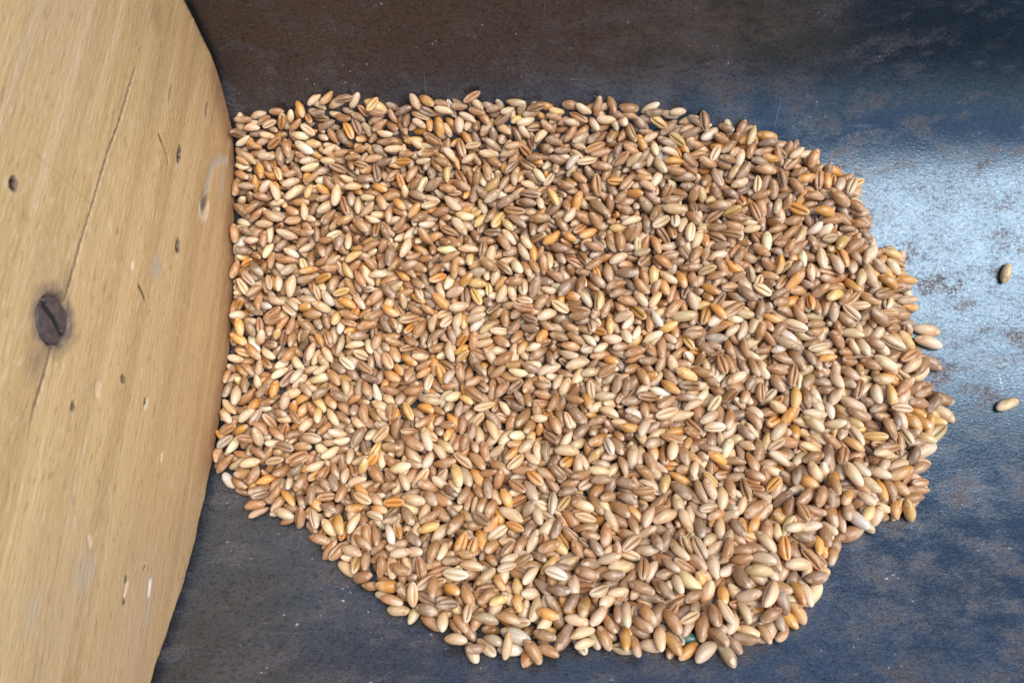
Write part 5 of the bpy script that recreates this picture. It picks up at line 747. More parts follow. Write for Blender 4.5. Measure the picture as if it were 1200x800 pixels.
-161,265,19,-64,-56,11,6,809,382,15,34,32,24,17,128,324,14,-47,-102,52,84,154,1069,54,29,-31,-16,7,-38,1282,105,67,-71,62,59,-529,1411,192,-6,-140,-65,27,-702,1414,202,8,-22,-142,43,-473,1019,42,-25,-91,47,33,437,655,-36,-91,-61,57,92,917,495,-25,94,85,10,7,503,382,1,62,19,-3,98,111,1372,152,40,-17,21,6,-607,393,-21,-38,17,-1,0,-656,716,-30,74,38,41,10,-318,1289,144,-20,-46,-124,47,492,1406,189,12,32,-144,48,435,293,16,-55,128,-62,127,49,916,10,-4,6,125,75,-32,1429,222,23,38,-38,97,
-449,804,-39,24,103,-74,19,51,760,-26,13,44,-145,31,10,1103,58,-66,-123,-34,4,15,414,-6,73,32,3,34,260,1323,147,-71,-52,53,6,476,1341,157,-24,-44,99,67,-564,1155,84,-32,-40,132,57,162,1222,87,-36,-58,77,29,-552,974,25,92,122,-10,23,933,550,-32,-14,-79,117,73,-532,1431,227,26,22,-23,48,-220,1011,34,28,-41,82,15,472,913,14,44,5,86,27,132,973,23,5,-28,144,49,666,1278,106,-13,-33,121,7,328,1298,126,95,48,19,4,284,127,58,-37,-52,129,13,745,1330,148,52,131,41,98,792,1251,117,-14,-150,39,110,
879,885,-8,-1,37,42,113,-645,1109,64,56,13,43,28,824,1325,144,-30,2,12,37,233,1167,88,40,76,93,19,-721,629,-34,6,-9,127,103,-461,725,-34,52,-13,-6,72,-723,885,-13,-25,-114,105,140,12,830,-31,-18,-4,7,5,-3,154,58,65,-8,-58,2,517,829,-15,13,-30,65,93,693,721,-38,103,71,35,107,-115,678,-31,33,39,110,65,-302,413,-30,-33,-5,31,44,-355,1269,117,-27,-43,98,47,-765,845,-21,-3,-8,78,20,284,1321,139,-21,-35,34,48,-103,962,4,-15,-24,151,45,343,1009,39,88,79,27,12,-191,845,-15,-69,-109,65,2,
709,577,-32,-60,-30,129,20,-232,1151,79,9,-24,-141,92,-751,592,-34,89,25,29,25,-125,770,-51,-103,-76,20,19,627,1266,105,-17,77,-135,41,-524,1260,110,15,23,6,30,1058,955,-4,85,-9,11,8,417,1258,112,-44,-23,86,113,853,1183,71,21,21,4,41,452,1282,113,4,9,24,170,451,211,29,-97,-20,26,55,-613,519,-26,87,-35,40,43,756,347,10,80,27,22,21,-743,933,23,-75,34,7,103,1012,927,6,-47,-57,68,102,-256,1087,78,-56,18,62,37,25,247,32,11,-16,-14,36,-420,1056,52,-14,-18,138,111,-173,1182,90,-1,-62,121,84,
1007,1013,29,24,1,107,63,394,1208,93,30,119,-97,26,1056,836,-21,38,50,106,19,44,736,-34,-52,37,111,43,-756,729,-39,-49,5,45,22,584,991,21,-4,-8,132,56,343,883,-10,-31,58,72,3,-313,617,-33,107,72,28,63,596,1045,37,95,54,79,26,-286,711,-53,1,-1,26,25,848,1150,70,-95,-97,-65,107,929,445,-14,1,-7,21,14,-559,1152,63,28,-22,-13,54,-152,139,75,-17,29,-3,13,-165,404,-11,-21,-47,129,47,-437,900,0,-134,-56,-43,60,-561,963,5,41,36,140,201,78,783,-37,6,-6,17,103,73,45,103,-77,-80,84,106,
-228,221,33,52,4,-74,33,-638,457,-29,-93,-78,-95,27,-156,244,35,60,-10,-125,13,603,122,69,111,64,5,3,252,1427,220,77,-5,22,37,855,499,-34,28,3,94,86,115,679,-45,-37,-40,62,90,-151,973,26,25,-12,69,29,891,375,-7,-43,-21,45,97,-651,1166,88,2,-83,99,37,58,473,-24,-79,42,-35,33,778,380,-1,-38,133,2,51,-393,1068,44,47,-20,-137,147,1023,726,-33,-9,3,-14,72,-171,281,4,-80,-12,20,12,90,716,-35,-49,-138,8,47,-151,870,-15,-31,-35,69,55,1015,757,-18,6,4,122,5,647,859,-15,-36,-51,65,49,
351,1391,171,10,-71,111,114,808,590,-24,53,26,33,58,459,727,-36,-34,-22,72,38,111,811,-22,100,-45,90,28,-501,1340,156,26,6,-15,58,-734,717,-39,67,38,-44,154,-637,622,-35,-12,-58,-135,115,291,371,-5,-7,-12,5,19,-4,1386,162,53,13,-74,117,963,979,20,1,-32,65,15,-348,311,19,-5,-15,73,6,568,317,22,-9,-35,77,77,880,1170,80,79,4,44,34,887,1122,61,105,6,67,4,1042,1023,23,-24,-15,93,74,-541,1416,208,67,-12,-18,52,179,1316,155,43,128,64,57,-100,158,61,-10,-32,99,114,-46,1193,92,-17,24,1,117,
-408,952,9,64,64,32,17,-669,646,-50,-43,-60,136,38,-79,1318,134,46,38,109,24,-23,704,-31,-49,-120,1,8,970,893,-3,-44,-56,38,43,-398,347,14,13,78,50,50,948,1011,32,121,79,-31,23,175,360,4,-74,-3,4,73,397,834,-23,4,-4,45,36,551,892,-14,35,17,58,105,370,1160,66,45,38,58,5,235,1007,32,-76,-116,-7,63,-303,387,-2,29,3,30,4,-134,1061,44,39,-6,88,24,-47,945,26,30,38,5,47,289,1167,86,115,-56,88,67,-670,1200,78,5,37,115,54,346,1190,92,-50,11,77,7,485,346,-11,8,-11,72,23,-725,1086,52,-85,11,-53,13,
26,1137,59,-41,-18,12,1,577,437,-26,-13,120,-24,109,-83,173,49,123,87,34,108,432,503,-21,-17,-66,103,13,548,989,21,-26,-49,79,145,1034,1053,34,-15,14,44,7,1045,814,-32,-2,-38,113,3,-753,1015,29,30,-27,-2,11,-348,869,-18,5,-67,126,19,733,1054,36,58,56,11,95,791,802,-30,3,41,125,53,304,504,-30,31,27,102,4,-76,760,-37,-92,-14,87,71,120,1042,31,52,84,14,13,-759,558,-23,59,71,109,79,773,809,-10,-8,-123,85,117,598,1193,98,12,102,-83,16,-194,1309,154,-11,-117,60,27,-712,1196,94,-16,-3,34,101,
754,1275,125,-23,-76,-120,2,75,70,82,-1,-52,-134,79,-151,1363,149,-28,-3,31,88,-51,756,-37,-1,27,52,18,396,658,-34,33,-29,63,167,-486,1415,201,38,9,-14,57,515,734,-55,8,26,129,38,-252,1120,78,-49,13,38,131,535,1161,62,12,-32,39,2,33,1360,144,44,21,129,175,-458,987,24,80,37,26,110,-238,1293,144,72,75,35,113,750,749,-27,2,-5,133,56,284,1292,116,45,12,-140,112,236,946,11,-32,-50,103,26,491,683,-35,29,25,-5,17,-294,1371,148,-47,-117,-9,28,-691,716,-48,28,-20,28,64,933,1178,59,-43,11,-13,120,
603,1389,170,48,19,-65,142,-503,493,-16,9,-15,63,107,-394,306,12,105,87,9,103,524,895,-7,129,85,-14,22,25,1157,76,-77,-5,-3,208,908,871,-17,89,-8,-1,3,975,818,-22,7,47,93,49,188,1109,60,-19,2,45,119,-725,1267,102,33,-54,115,95,229,838,-27,-43,49,64,11,957,1253,100,-135,-28,-25,160,567,988,42,47,20,51,17,-472,570,-33,78,25,5,49,921,980,8,3,-114,61,73,57,881,4,-138,27,6,6,201,1289,112,64,-80,112,11,1060,706,-30,68,-22,41,54,606,1000,37,-6,-86,93,13,371,879,-18,70,26,32,5,
-318,1251,105,-7,-128,74,23,-461,1365,146,116,-22,-42,26,-617,649,-36,-11,15,-149,23,-526,973,26,-9,57,86,33,-145,1107,58,42,-4,71,4,466,87,78,22,-13,11,18,714,1377,156,5,-37,145,71,-278,480,-22,62,68,58,54,314,1165,76,11,20,95,46,747,1300,119,-12,-146,38,54,-752,962,15,30,48,18,143,680,1231,100,38,28,16,102,-377,735,-51,80,88,47,0,-384,565,-50,-7,7,88,101,568,502,-28,-3,-33,55,43,-138,203,52,62,-143,-3,43,373,850,-14,46,-67,120,67,-450,285,3,-8,-16,-116,113,-285,849,-17,-2,-6,134,92,
697,666,-52,62,-2,12,5,100,1093,46,38,6,133,96,-528,426,-9,18,17,-60,17,961,560,-26,-13,-74,104,4,286,464,-31,130,62,-24,24,-22,1289,129,-5,17,95,67,370,816,-43,-73,-126,39,55,-125,1314,131,31,26,147,28,931,411,-19,-40,-10,46,45,1023,788,-27,6,57,123,110,591,334,-10,-31,-18,64,11,976,626,-38,-3,-2,10,48,957,1102,43,56,-33,56,20,-530,1388,179,-19,-13,99,7,-334,1282,111,50,45,122,1,254,117,82,41,81,77,184,320,1242,112,18,-82,-109,56,-581,558,-29,-132,-72,27,39,-472,480,-29,-13,-91,53,34,
-621,1319,140,-7,-25,47,57,1019,668,-34,-45,-16,38,35,481,482,-33,16,80,-104,30,-262,286,3,-118,3,-2,36,-437,1236,102,24,44,124,77,875,1069,39,-48,-139,50,176,-558,402,-4,-12,20,73,17,274,673,-49,73,35,63,10,947,1133,50,-103,-1,12,46,705,426,-33,11,42,104,44,206,545,-48,-47,-50,79,106,-160,1290,102,42,36,22,116,-583,494,-35,39,6,90,34,-252,830,-40,-62,-91,101,43,-96,1292,126,-128,-59,36,17,-92,116,74,25,35,34,53,611,584,-33,-7,-28,60,43,316,425,-11,75,-42,-58,13,761,394,13,-45,-35,100,17,
-206,1398,185,30,-22,69,20,744,305,10,-3,-53,-146,4,876,472,7,67,38,33,21,-500,1395,174,65,-7,-4,57,-254,567,-34,11,73,64,122,-371,996,27,3,-33,65,167,-752,817,-41,80,-11,32,9,-534,1348,143,-76,-108,50,19,156,1057,33,-141,7,-30,1,542,1017,49,-1,-28,103,38,-550,696,-35,-5,74,134,43,721,938,12,87,90,15,113,1096,1023,2,54,-90,92,173,-53,819,-41,-25,10,21,75,655,1113,38,-14,-29,63,106,543,431,-10,10,35,8,7,546,1087,46,32,-9,27,38,101,563,-49,-64,-118,35,41,855,587,-32,7,20,62,157,
125,354,-7,117,17,-55,33,505,62,85,8,-11,-19,2,-79,1372,157,-60,-142,-5,28,292,989,33,-9,-23,65,40,334,640,-40,-116,1,19,12,-275,223,26,30,19,70,8,650,355,-19,110,43,7,7,978,1050,22,20,3,49,102,-678,740,-54,3,-7,-3,3,-242,703,-38,-23,-28,115,3,-595,933,9,-36,-124,-73,43,506,347,1,8,21,53,88,-368,1188,91,7,79,-122,48,-14,102,69,-16,8,119,61,-603,1018,42,-4,-45,89,16,859,1299,101,30,-27,29,19,158,887,-1,-42,-4,14,112,444,1287,139,134,18,18,26,-415,1304,141,-4,-27,56,48,-42,1220,100,-15,-26,151,34,
433,1317,136,-31,-61,39,192,-658,561,-29,-17,28,148,142,-344,397,-14,-41,98,92,34,264,967,27,-65,-120,32,3,-284,1311,132,-5,-25,79,41,247,1028,24,10,11,103,97,-538,1080,44,46,4,72,16,514,128,56,-72,-118,64,108,-667,1313,133,-96,-97,-44,82,-572,1266,118,-71,-55,70,81,87,1133,70,22,81,110,7,138,1314,145,-9,-29,151,33,270,935,0,-23,-91,89,23,582,1287,117,9,-2,71,114,396,1238,107,93,109,-7,11,684,1355,135,10,-51,59,3,807,938,3,116,23,53,59,-655,980,29,-35,-63,81,83,1116,803,-39,21,58,50,18,
-307,936,7,-48,-20,3,98,-571,1397,179,-35,-14,5,113,579,1338,154,-12,-92,113,72,134,937,20,30,4,72,87,303,723,-34,-68,-39,44,59,1058,487,-42,39,5,10,45,-634,1285,123,0,8,-49,4,-336,416,-23,26,-27,13,28,-58,572,-50,55,12,17,11,-209,965,0,-36,-131,23,45,-66,594,-37,7,59,50,9,-205,892,-15,45,-2,93,64,17,1322,114,85,12,58,15,-419,1258,104,-30,-27,115,31,-354,495,-43,-12,11,113,179,1041,760,-35,24,73,-131,43,254,866,-18,43,26,75,83,-578,854,-19,102,79,24,58,961,749,-33,64,16,39,17,
391,1140,74,18,14,75,12,-213,175,40,67,122,-63,179,131,1033,11,64,15,30,36,-55,1332,156,8,-64,91,198,1030,881,1,12,-149,-18,8,811,1099,51,-33,-57,95,189,-57,101,70,-1,77,120,6,360,440,-25,101,-23,-17,48,1112,966,-16,16,2,-60,37,1024,864,-16,-50,-35,83,43,-550,1237,102,-146,-3,19,31,703,693,-54,-95,0,0,111,23,1005,40,11,40,32,13,652,1384,164,-111,-32,-13,32,-256,1298,125,-93,-124,16,16,449,888,-7,47,19,9,86,862,769,-26,-128,-55,54,107,295,658,-50,121,60,-43,27,480,1121,66,142,3,18,14,
-61,895,-12,68,3,27,120,866,1263,105,89,65,74,80,-154,914,16,24,-33,88,9,765,1194,76,-2,5,103,112,-149,767,-33,59,131,51,17,-221,1180,85,-40,-54,-117,66,-463,948,20,-26,-66,121,28,701,823,-30,-84,-40,21,8,-2,174,41,1,82,128,0,479,1182,85,-30,7,68,106,-392,399,-25,-34,-60,108,45,212,1425,215,23,65,-110,7,409,887,-9,118,64,-17,40,670,1292,134,91,-13,-20,7,-710,1052,25,-111,6,-36,18,677,1251,113,28,5,19,97,526,1340,149,1,8,-12,37,920,356,-17,43,-12,-14,11,-330,291,6,92,88,36,118,
-750,1237,99,60,8,24,109,-574,1063,35,-67,-59,-97,39,-414,353,-18,-11,13,93,103,-649,672,-49,-26,-18,16,3,745,618,-34,-132,-63,-7,54,802,1237,94,2,-2,41,113,33,514,-27,62,8,21,113,-187,929,2,-20,-10,-131,59,-308,1299,118,3,-40,72,2,-148,1213,79,-57,-46,-138,8,515,1155,78,-44,86,-64,56,315,796,-47,-101,-95,13,100,93,519,-30,-61,-19,12,53,-141,154,49,-61,-137,17,22,-665,426,-22,45,46,75,71,-511,1014,45,2,-148,-22,16,164,653,-39,-7,18,37,116,103,146,50,59,64,34,44,-268,698,-31,57,-12,-124,23,
76,538,-35,-152,-25,5,109,509,1363,144,18,-38,44,16,495,939,12,1,-5,3,39,-391,505,-32,12,-86,64,18,116,1210,85,-113,-1,4,82,-673,964,6,-59,-96,89,58,-274,932,-1,57,42,27,18,623,318,-4,90,59,-4,36,-297,756,-36,-23,-12,-7,157,-610,1078,52,15,-4,0,27,460,797,-48,-9,-43,121,21,-555,718,-55,29,11,42,54,-540,591,-48,49,123,-53,22,135,1257,104,8,-129,22,104,65,969,17,-2,21,129,30,-707,952,15,-45,6,52,13,645,991,24,15,-6,111,11,-190,1131,77,32,12,-57,7,-367,1062,34,-26,-50,76,12,
711,1214,93,-39,-80,39,16,-261,1319,147,-44,13,-128,56,495,107,70,41,-103,-101,3,-428,1291,125,18,33,69,13,-239,323,-4,93,113,29,1,664,944,25,-70,-3,-19,103,1021,1116,18,12,-14,86,37,33,1254,99,-28,-27,29,10,-206,1416,208,82,-7,3,3,449,1252,104,-75,-24,-133,47,61,550,-50,88,28,18,8,1021,635,-52,-6,-112,78,18,452,644,-54,49,44,61,42,-536,451,-24,-36,32,20,21,232,1295,120,-47,-110,71,102,-285,627,-49,54,24,118,17,498,1032,53,-3,-1,27,48,876,1039,43,11,-108,36,136,990,1098,34,-83,-61,-111,112,
-532,1180,74,39,-7,31,23,26,487,-29,84,-31,50,7,387,951,3,125,43,-42,24,-355,1258,97,11,13,21,58,66,1305,147,-17,-42,121,67,152,827,-30,109,8,13,18,613,1288,115,-68,-30,19,7,-224,875,-11,96,84,80,39,695,464,-24,91,122,-1,77,-613,746,-46,-9,-40,43,94,-658,1230,109,-83,-99,-9,86,-365,812,-31,17,40,100,31,-520,860,-18,108,71,18,13,532,1224,87,-1,153,9,5,599,161,54,-80,-54,121,81,165,216,38,46,30,44,48,-17,945,17,49,26,33,97,-715,1013,34,-40,-53,79,6,509,638,-54,2,24,146,119,
-152,1388,169,28,10,138,119,-153,1337,125,25,74,128,10,74,688,-38,-55,-18,22,107,-610,468,-28,75,-1,59,108,224,1244,106,49,-31,8,29,8,1279,110,-19,-35,49,38,1065,553,-40,11,6,26,115,852,936,1,-68,-55,11,37,1010,1165,37,15,-12,66,23,343,1153,76,44,-1,68,4,390,1053,27,-75,-31,25,16,-14,303,-2,-13,8,49,50,966,510,-8,73,3,-21,58,599,200,31,2,46,77,206,686,407,-23,22,-18,51,197,-341,1015,24,46,-80,97,59,-767,502,-44,-23,13,-86,26,157,225,19,-14,-27,-143,157,818,705,-50,-43,-15,93,68,
-460,1045,47,-57,0,-132,27,900,418,-5,-47,-44,102,104,-331,1308,135,37,25,51,37,817,916,5,26,56,16,57,664,815,-34,-15,39,92,57,1063,1085,11,8,21,-109,46,161,1121,66,-27,71,-116,108,-23,514,-46,15,22,69,52,-638,896,-12,32,9,55,130,490,147,68,68,-115,67,2,661,286,8,35,29,127,19,-472,304,-3,124,85,-16,77,937,832,-27,58,-60,129,43,714,352,9,28,-11,50,12,652,596,-34,-11,-6,51,32,280,163,44,-85,-19,48,98,662,416,-31,-8,3,26,39,-298,813,-39,26,-36,109,50,216,1075,47,96,46,30,17,
-505,976,14,-32,-21,102,49,706,1153,57,-62,-29,65,102,246,605,-54,-141,-23,4,33,40,1199,95,-4,-132,-67,44,-252,784,-30,3,-47,110,59,263,831,-25,81,16,33,0,179,785,-30,-94,2,-15,102,-6,1184,71,22,-10,70,41,704,957,22,14,-20,7,113,-478,782,-51,1,-5,138,9,150,694,-54,-27,-13,41,50,158,403,-12,-92,-20,7,177,427,1362,150,53,36,-24,6,787,441,-36,5,53,131,18,706,767,-51,-34,-67,87,179,429,397,-6,37,78,55,17,439,553,-31,-50,-30,8,47,-194,1276,117,56,111,-90,46,789,483,-21,25,153,9,102,
793,1299,123,18,12,136,23,-733,1357,155,-18,-2,-61,81,-39,639,-45,-22,-31,6,3,215,358,-9,67,-30,126,77,830,1075,34,-48,-21,35,89,75,1101,36,30,8,113,103,732,1260,106,-101,-20,17,106,-194,1249,112,-126,18,-7,10,198,170,43,-11,-47,-130,41,458,1330,150,-127,80,8,68,-674,938,10,63,74,120,117,282,537,-48,-39,-7,23,119,912,1114,49,18,-86,29,53,409,1073,50,24,-110,-33,16,318,180,38,37,33,23,2,185,616,-36,33,80,82,18,1,1417,203,60,-16,89,57,401,1381,159,-1,92,-106,8,419,1182,86,-91,-58,13,58,
668,1065,41,60,-46,75,37,294,220,25,-41,97,-97,95,-187,1090,49,44,4,-12,24,309,529,-40,-11,-52,47,57,58,105,68,6,57,97,136,-483,1278,111,-35,-145,-3,8,796,645,-55,25,9,31,69,842,1262,96,19,-19,99,17,-655,760,-46,-42,-43,124,1,315,314,3,30,16,-120,117,305,258,16,-7,-66,85,7,-97,484,-40,-8,78,-128,0,-589,1316,138,19,-25,3,39,-49,138,54,3,38,57,9,-445,337,4,50,-145,26,67,201,841,-23,-24,-13,57,21,-508,364,-19,13,-66,-110,179,-417,461,-39,-8,8,85,4,680,185,35,-13,15,91,90,71,939,14,-110,-11,-14,7,
1055,653,-37,-17,26,-108,132,-10,872,-13,-146,-19,4,8,317,1274,102,-128,-49,63,111,-218,392,-7,5,18,99,53,116,1393,177,63,-79,-88,27,-270,1152,82,-28,-3,82,43,132,1126,52,-22,-72,102,27,702,1062,50,89,36,16,74,-63,304,-3,39,52,56,132,-184,516,-45,-35,8,-5,6,-462,1186,72,24,7,138,44,-304,1328,149,-56,-61,51,42,335,151,52,25,35,91,9,920,466,-11,31,-18,23,97,1116,693,-49,-100,-64,-8,91,-499,909,-14,26,0,-24,31,-3,850,-21,47,6,20,127,-22,142,51,66,-62,-28,13,-217,1344,134,133,59,3,32,
-544,415,-30,-36,-9,44,11,-706,1083,28,-88,30,-44,46,36,899,-13,115,62,14,46,551,166,42,-4,-10,153,49,107,1293,117,-33,-5,2,43,-192,632,-54,87,21,16,62,451,986,26,-12,-71,128,23,246,306,10,-17,34,-124,67,937,1204,80,-41,-57,80,26,-755,1349,131,-22,109,-73,38,-299,579,-48,18,-9,62,28,195,1087,42,-26,-82,-106,17,307,214,46,12,20,52,43,-691,671,-56,-1,5,21,118,574,1155,68,95,84,-71,27,390,1362,141,-4,-155,-2,113,549,230,27,21,65,-116,41,358,1220,100,-34,-22,14,9,153,609,-32,0,19,103,42,
799,1168,68,-10,-46,87,54,614,949,0,-24,-62,124,22,96,1269,115,80,8,101,67,94,1428,221,47,5,-9,67,478,659,-45,41,46,21,25,810,415,-4,62,107,-22,37,480,425,-6,17,93,122,8,570,1024,37,29,-16,125,49,194,1336,125,62,-11,39,115,795,776,-31,13,-25,-15,187,-407,541,-40,-65,-27,65,7,-310,1411,199,3,-39,69,27,680,526,-43,-16,-30,59,44,-335,1237,88,-27,-66,134,106,524,482,-40,49,17,22,61,465,688,-42,-61,-39,47,33,631,667,-34,-48,-5,103,37,494,752,-38,6,-39,-145,33,774,837,-23,-32,-86,88,14,
1045,596,-37,15,-12,80,30,394,965,24,51,35,-18,56,-247,917,-29,-8,-91,88,26,553,257,19,-7,-58,88,48,379,699,-54,-155,-16,0,115,1082,959,-24,15,2,107,8,-745,987,30,12,-140,-6,19,351,716,-50,-38,12,55,67,-347,1111,51,79,127,38,49,748,1358,137,3,63,-140,1,562,1320,144,-15,-69,-129,173,279,394,-27,-22,-18,108,98,578,965,13,24,56,16,106,400,553,-32,-13,3,35,27,235,774,-51,99,2,2,22,-740,1293,126,128,-61,16,57,656,317,13,17,4,-36,7,-271,1098,56,64,14,37,18,254,382,-20,9,5,79,41,
198,1365,145,9,-28,24,144,-48,730,-51,-24,-85,118,65,-431,1349,152,51,69,37,18,742,821,-23,13,-27,124,4,-187,1352,145,-113,-80,20,149,159,164,42,-74,-76,78,18,207,922,-5,56,-11,30,12,140,909,0,26,-25,46,113,183,1260,106,-22,-63,86,19,5,985,29,47,34,86,8,640,382,-18,-8,-20,48,56,595,801,-43,-18,-72,87,170,-759,989,10,-129,-70,22,46,-51,508,-45,123,89,-6,59,-334,1074,55,-3,-38,23,32,392,169,53,-15,28,64,33,191,506,-47,96,118,-8,37,-115,230,41,-72,-2,-12,22,854,622,-38,64,50,24,17,
765,1010,22,122,-2,29,98,28,603,-49,84,36,-2,86,116,845,-27,43,61,60,27,-511,698,-34,81,50,24,167,78,1163,89,-49,-41,33,77,830,1135,52,55,-34,140,11,197,971,7,-66,-104,66,90,-115,1149,64,123,57,26,51,1010,586,-33,59,119,-70,9,-648,1051,52,0,-8,-11,98,108,104,70,25,20,129,57,-47,1305,126,14,1,58,17,-505,1069,24,-30,-18,45,87,523,859,-21,20,25,106,113,-591,907,-25,-63,-5,91,27,884,663,-38,36,137,66,106,-202,295,0,15,7,16,15,133,441,-29,-57,41,3,57,-293,330,11,-33,84,-73,92,972,682,-47,-15,52,65,77,
-558,1104,48,11,-10,66,101,311,925,-6,1,-4,116,19,-76,664,-31,-11,9,105,54,-485,1008,7,-80,-31,-4,1,-93,1188,70,32,9,6,51,-753,874,-4,25,41,123,14,-494,618,-40,102,62,27,8,820,868,-8,-17,20,-144,13,272,235,18,-74,-16,44,12,-428,571,-51,-4,43,-143,49,261,1102,51,7,-5,93,24,-256,160,44,67,-128,16,89,-219,482,-42,7,3,12,4,694,1290,94,36,-4,38,100,121,383,-4,34,21,41,107,120,1405,201,-18,-13,32,177,-171,1143,66,78,-11,42,112,-715,921,0,-4,2,71,1,425,1153,76,40,16,40,16,93,1068,27,58,-11,6,96,
-632,942,3,-33,54,-136,144,-84,268,9,77,75,-9,7,-214,685,-54,-16,-32,104,60,186,1072,27,22,93,106,95,793,693,-37,103,74,3,34,-2,211,26,142,56,-17,2,697,950,-7,73,118,2,99,-348,894,-9,-29,-54,122,204,735,877,-14,-34,-138,35,94,606,530,-46,-74,-74,59,0,-604,699,-54,0,0,93,106,402,268,26,47,71,85,27,781,592,-51,12,-103,-106,99,-357,256,16,13,-12,89,33,967,937,-1,-46,-31,29,174,745,785,-29,10,0,111,14,405,745,-51,4,-4,49,155,746,554,-48,71,40,34,121,-337,1385,163,-2,-145,54,7,
-355,214,24,70,128,-15,113,106,418,-29,29,33,39,149,138,1338,149,-43,-36,-3,23,718,381,1,-23,-22,13,109,-294,1065,51,43,131,54,74,-240,1104,43,-35,-14,21,16,452,361,-18,-57,-126,57,36,856,1044,13,44,66,21,27,-722,1146,55,54,31,39,118,72,397,-25,-21,-22,93,36,-318,516,-37,-47,43,70,57,45,1047,42,7,-1,-33,46,638,1241,96,5,-151,-30,45,997,965,-7,52,143,38,171,-642,1202,83,28,81,81,87,-394,1208,89,18,28,37,2,-500,1173,64,10,3,17,29,-412,1026,32,15,-3,63,69,156,1353,136,41,-19,35,6,
-217,1250,88,-23,-8,72,0,334,1373,152,13,-46,-145,3,376,1011,32,33,30,112,49,253,1170,69,22,-32,-8,26,619,1079,40,14,21,13,87,71,806,-46,-128,-19,3,45,559,1059,36,-107,-83,-17,22,188,807,-36,35,103,96,13,-80,998,8,2,-19,38,11,-243,591,-34,36,-33,98,38,616,1151,71,148,-12,-24,4,791,350,-18,-39,-9,49,57,-702,982,18,109,55,-11,31,656,554,-45,17,-33,123,2,470,614,-55,-2,0,21,48,721,1283,106,-71,-6,37,51,-160,313,-2,20,104,40,28,-308,494,-42,-6,-117,102,71,-542,1004,31,-1,-47,129,34,
-2,639,-53,-45,-103,74,15,244,1416,202,22,11,-31,33,-149,964,-2,-75,-60,32,78,772,1338,144,57,-9,66,23,-277,1248,115,-89,-47,16,7,391,1120,53,-17,-17,20,17,-399,1273,109,1,-19,121,28,711,1113,46,22,15,127,81,-593,363,-20,-20,2,17,57,690,242,25,6,-39,78,93,-299,1270,120,89,18,19,17,-260,1011,28,12,103,94,67,983,995,8,-45,-13,92,17,899,834,-26,-39,-135,0,54,300,336,-6,33,24,129,144,467,1067,42,-18,-56,84,23,-328,1427,220,12,21,-16,117,-43,1132,54,17,-14,55,169,-393,888,-9,-15,-18,-1,40,
72,1305,128,-26,1,-18,47,120,1110,48,0,-99,60,13,-468,923,-12,-1,13,137,11,-556,756,-51,32,6,21,15,262,901,-16,-18,-134,-53,48,-186,1377,162,14,14,31,97,-142,730,-54,1,-2,108,32,-372,1365,143,32,-22,60,22,-528,708,-55,-149,-46,-1,22,803,844,-43,-8,-50,-142,173,198,314,6,-82,24,-2,64,751,951,19,103,54,15,93,-588,427,-31,-72,-114,52,185,651,1208,82,-14,-18,43,4,-695,744,-35,74,26,22,37,287,827,-44,-24,-5,31,31,374,668,-47,-56,-113,-15,6,-554,625,-53,-32,-147,31,6,529,507,-25,-37,6,29,26,
1083,672,-52,-14,19,121,36,-541,473,-13,-8,42,131,77,550,1300,133,72,18,2,2,197,994,25,-64,-64,76,33,-418,1134,26,-11,-24,47,2,400,460,-37,24,12,145,7,-557,912,2,131,-4,11,78,683,613,-54,-30,-68,101,53,162,112,80,-2,38,-76,80,46,867,-23,-97,-77,37,39,-632,1257,87,-20,-51,-111,44,-685,1230,90,38,92,64,118,-94,224,22,23,45,67,32,-59,1069,53,55,6,38,38,-613,879,-37,-10,-43,110,25,-231,505,-45,-68,-1,2,78,258,1169,97,4,32,103,17,189,1403,185,-70,-34,-11,23,1059,1011,7,-16,-18,47,16,
124,759,-51,-47,-46,61,111,-62,456,-20,-51,20,-37,97,-203,323,8,84,19,20,26,530,1390,176,-42,-30,-10,49,358,325,-8,3,38,112,0,188,583,-44,39,-34,99,27,406,1005,28,80,1,97,47,293,900,-8,-62,-48,72,7,182,748,-52,121,53,17,111,-156,456,-30,-43,77,96,57,659,1323,144,10,0,-8,17,-602,874,-11,-14,123,-71,64,-255,1368,146,25,35,140,78,122,131,61,-91,-99,15,43,-265,1277,109,-19,-85,103,27,380,341,-12,38,111,60,20,-351,682,-55,7,152,34,54,678,858,-11,86,45,14,12,-625,1172,64,4,-23,79,76,
1054,867,-29,35,-3,13,28,77,1021,46,32,4,62,47,-425,630,-54,-28,-22,93,59,648,753,-30,-13,-1,130,7,813,1326,113,116,-16,-9,33,376,1076,33,-15,143,-24,22,212,647,-52,88,52,56,32,898,537,-31,-70,-133,11,98,652,905,1,-21,-102,58,57,184,395,-27,-19,-87,115,37,-107,309,1,-16,-61,71,37,-668,520,-39,-14,-33,59,108,-610,1377,160,-2,-43,98,33,-364,1307,109,54,0,100,27,-135,913,-19,-1,47,122,18,-277,901,-6,60,22,10,16,-339,1339,146,-18,6,126,106,-417,856,-17,36,-101,-94,8,112,899,-5,70,14,67,18,
-99,1052,31,-19,-19,146,92,412,525,-45,-28,-21,101,30,60,264,9,31,64,87,73,-116,1349,137,-15,-27,-147,25,-424,710,-55,30,133,59,43,-331,1205,80,114,36,26,46,871,389,-25,19,25,77,3,1020,392,-26,-16,2,38,125,169,758,-36,-60,-25,19,17,828,949,-9,-109,-76,-39,61,292,867,-30,-9,-13,89,39,582,469,-38,-103,-33,38,39,-246,681,-54,-42,-105,74,191,533,678,-56,128,-8,-2,44,-384,1121,41,61,11,40,31,-19,1091,59,32,-19,132,1,-27,1023,31,-3,49,131,19,-719,1402,183,0,-60,139,37,-567,1382,162,103,1,18,64,
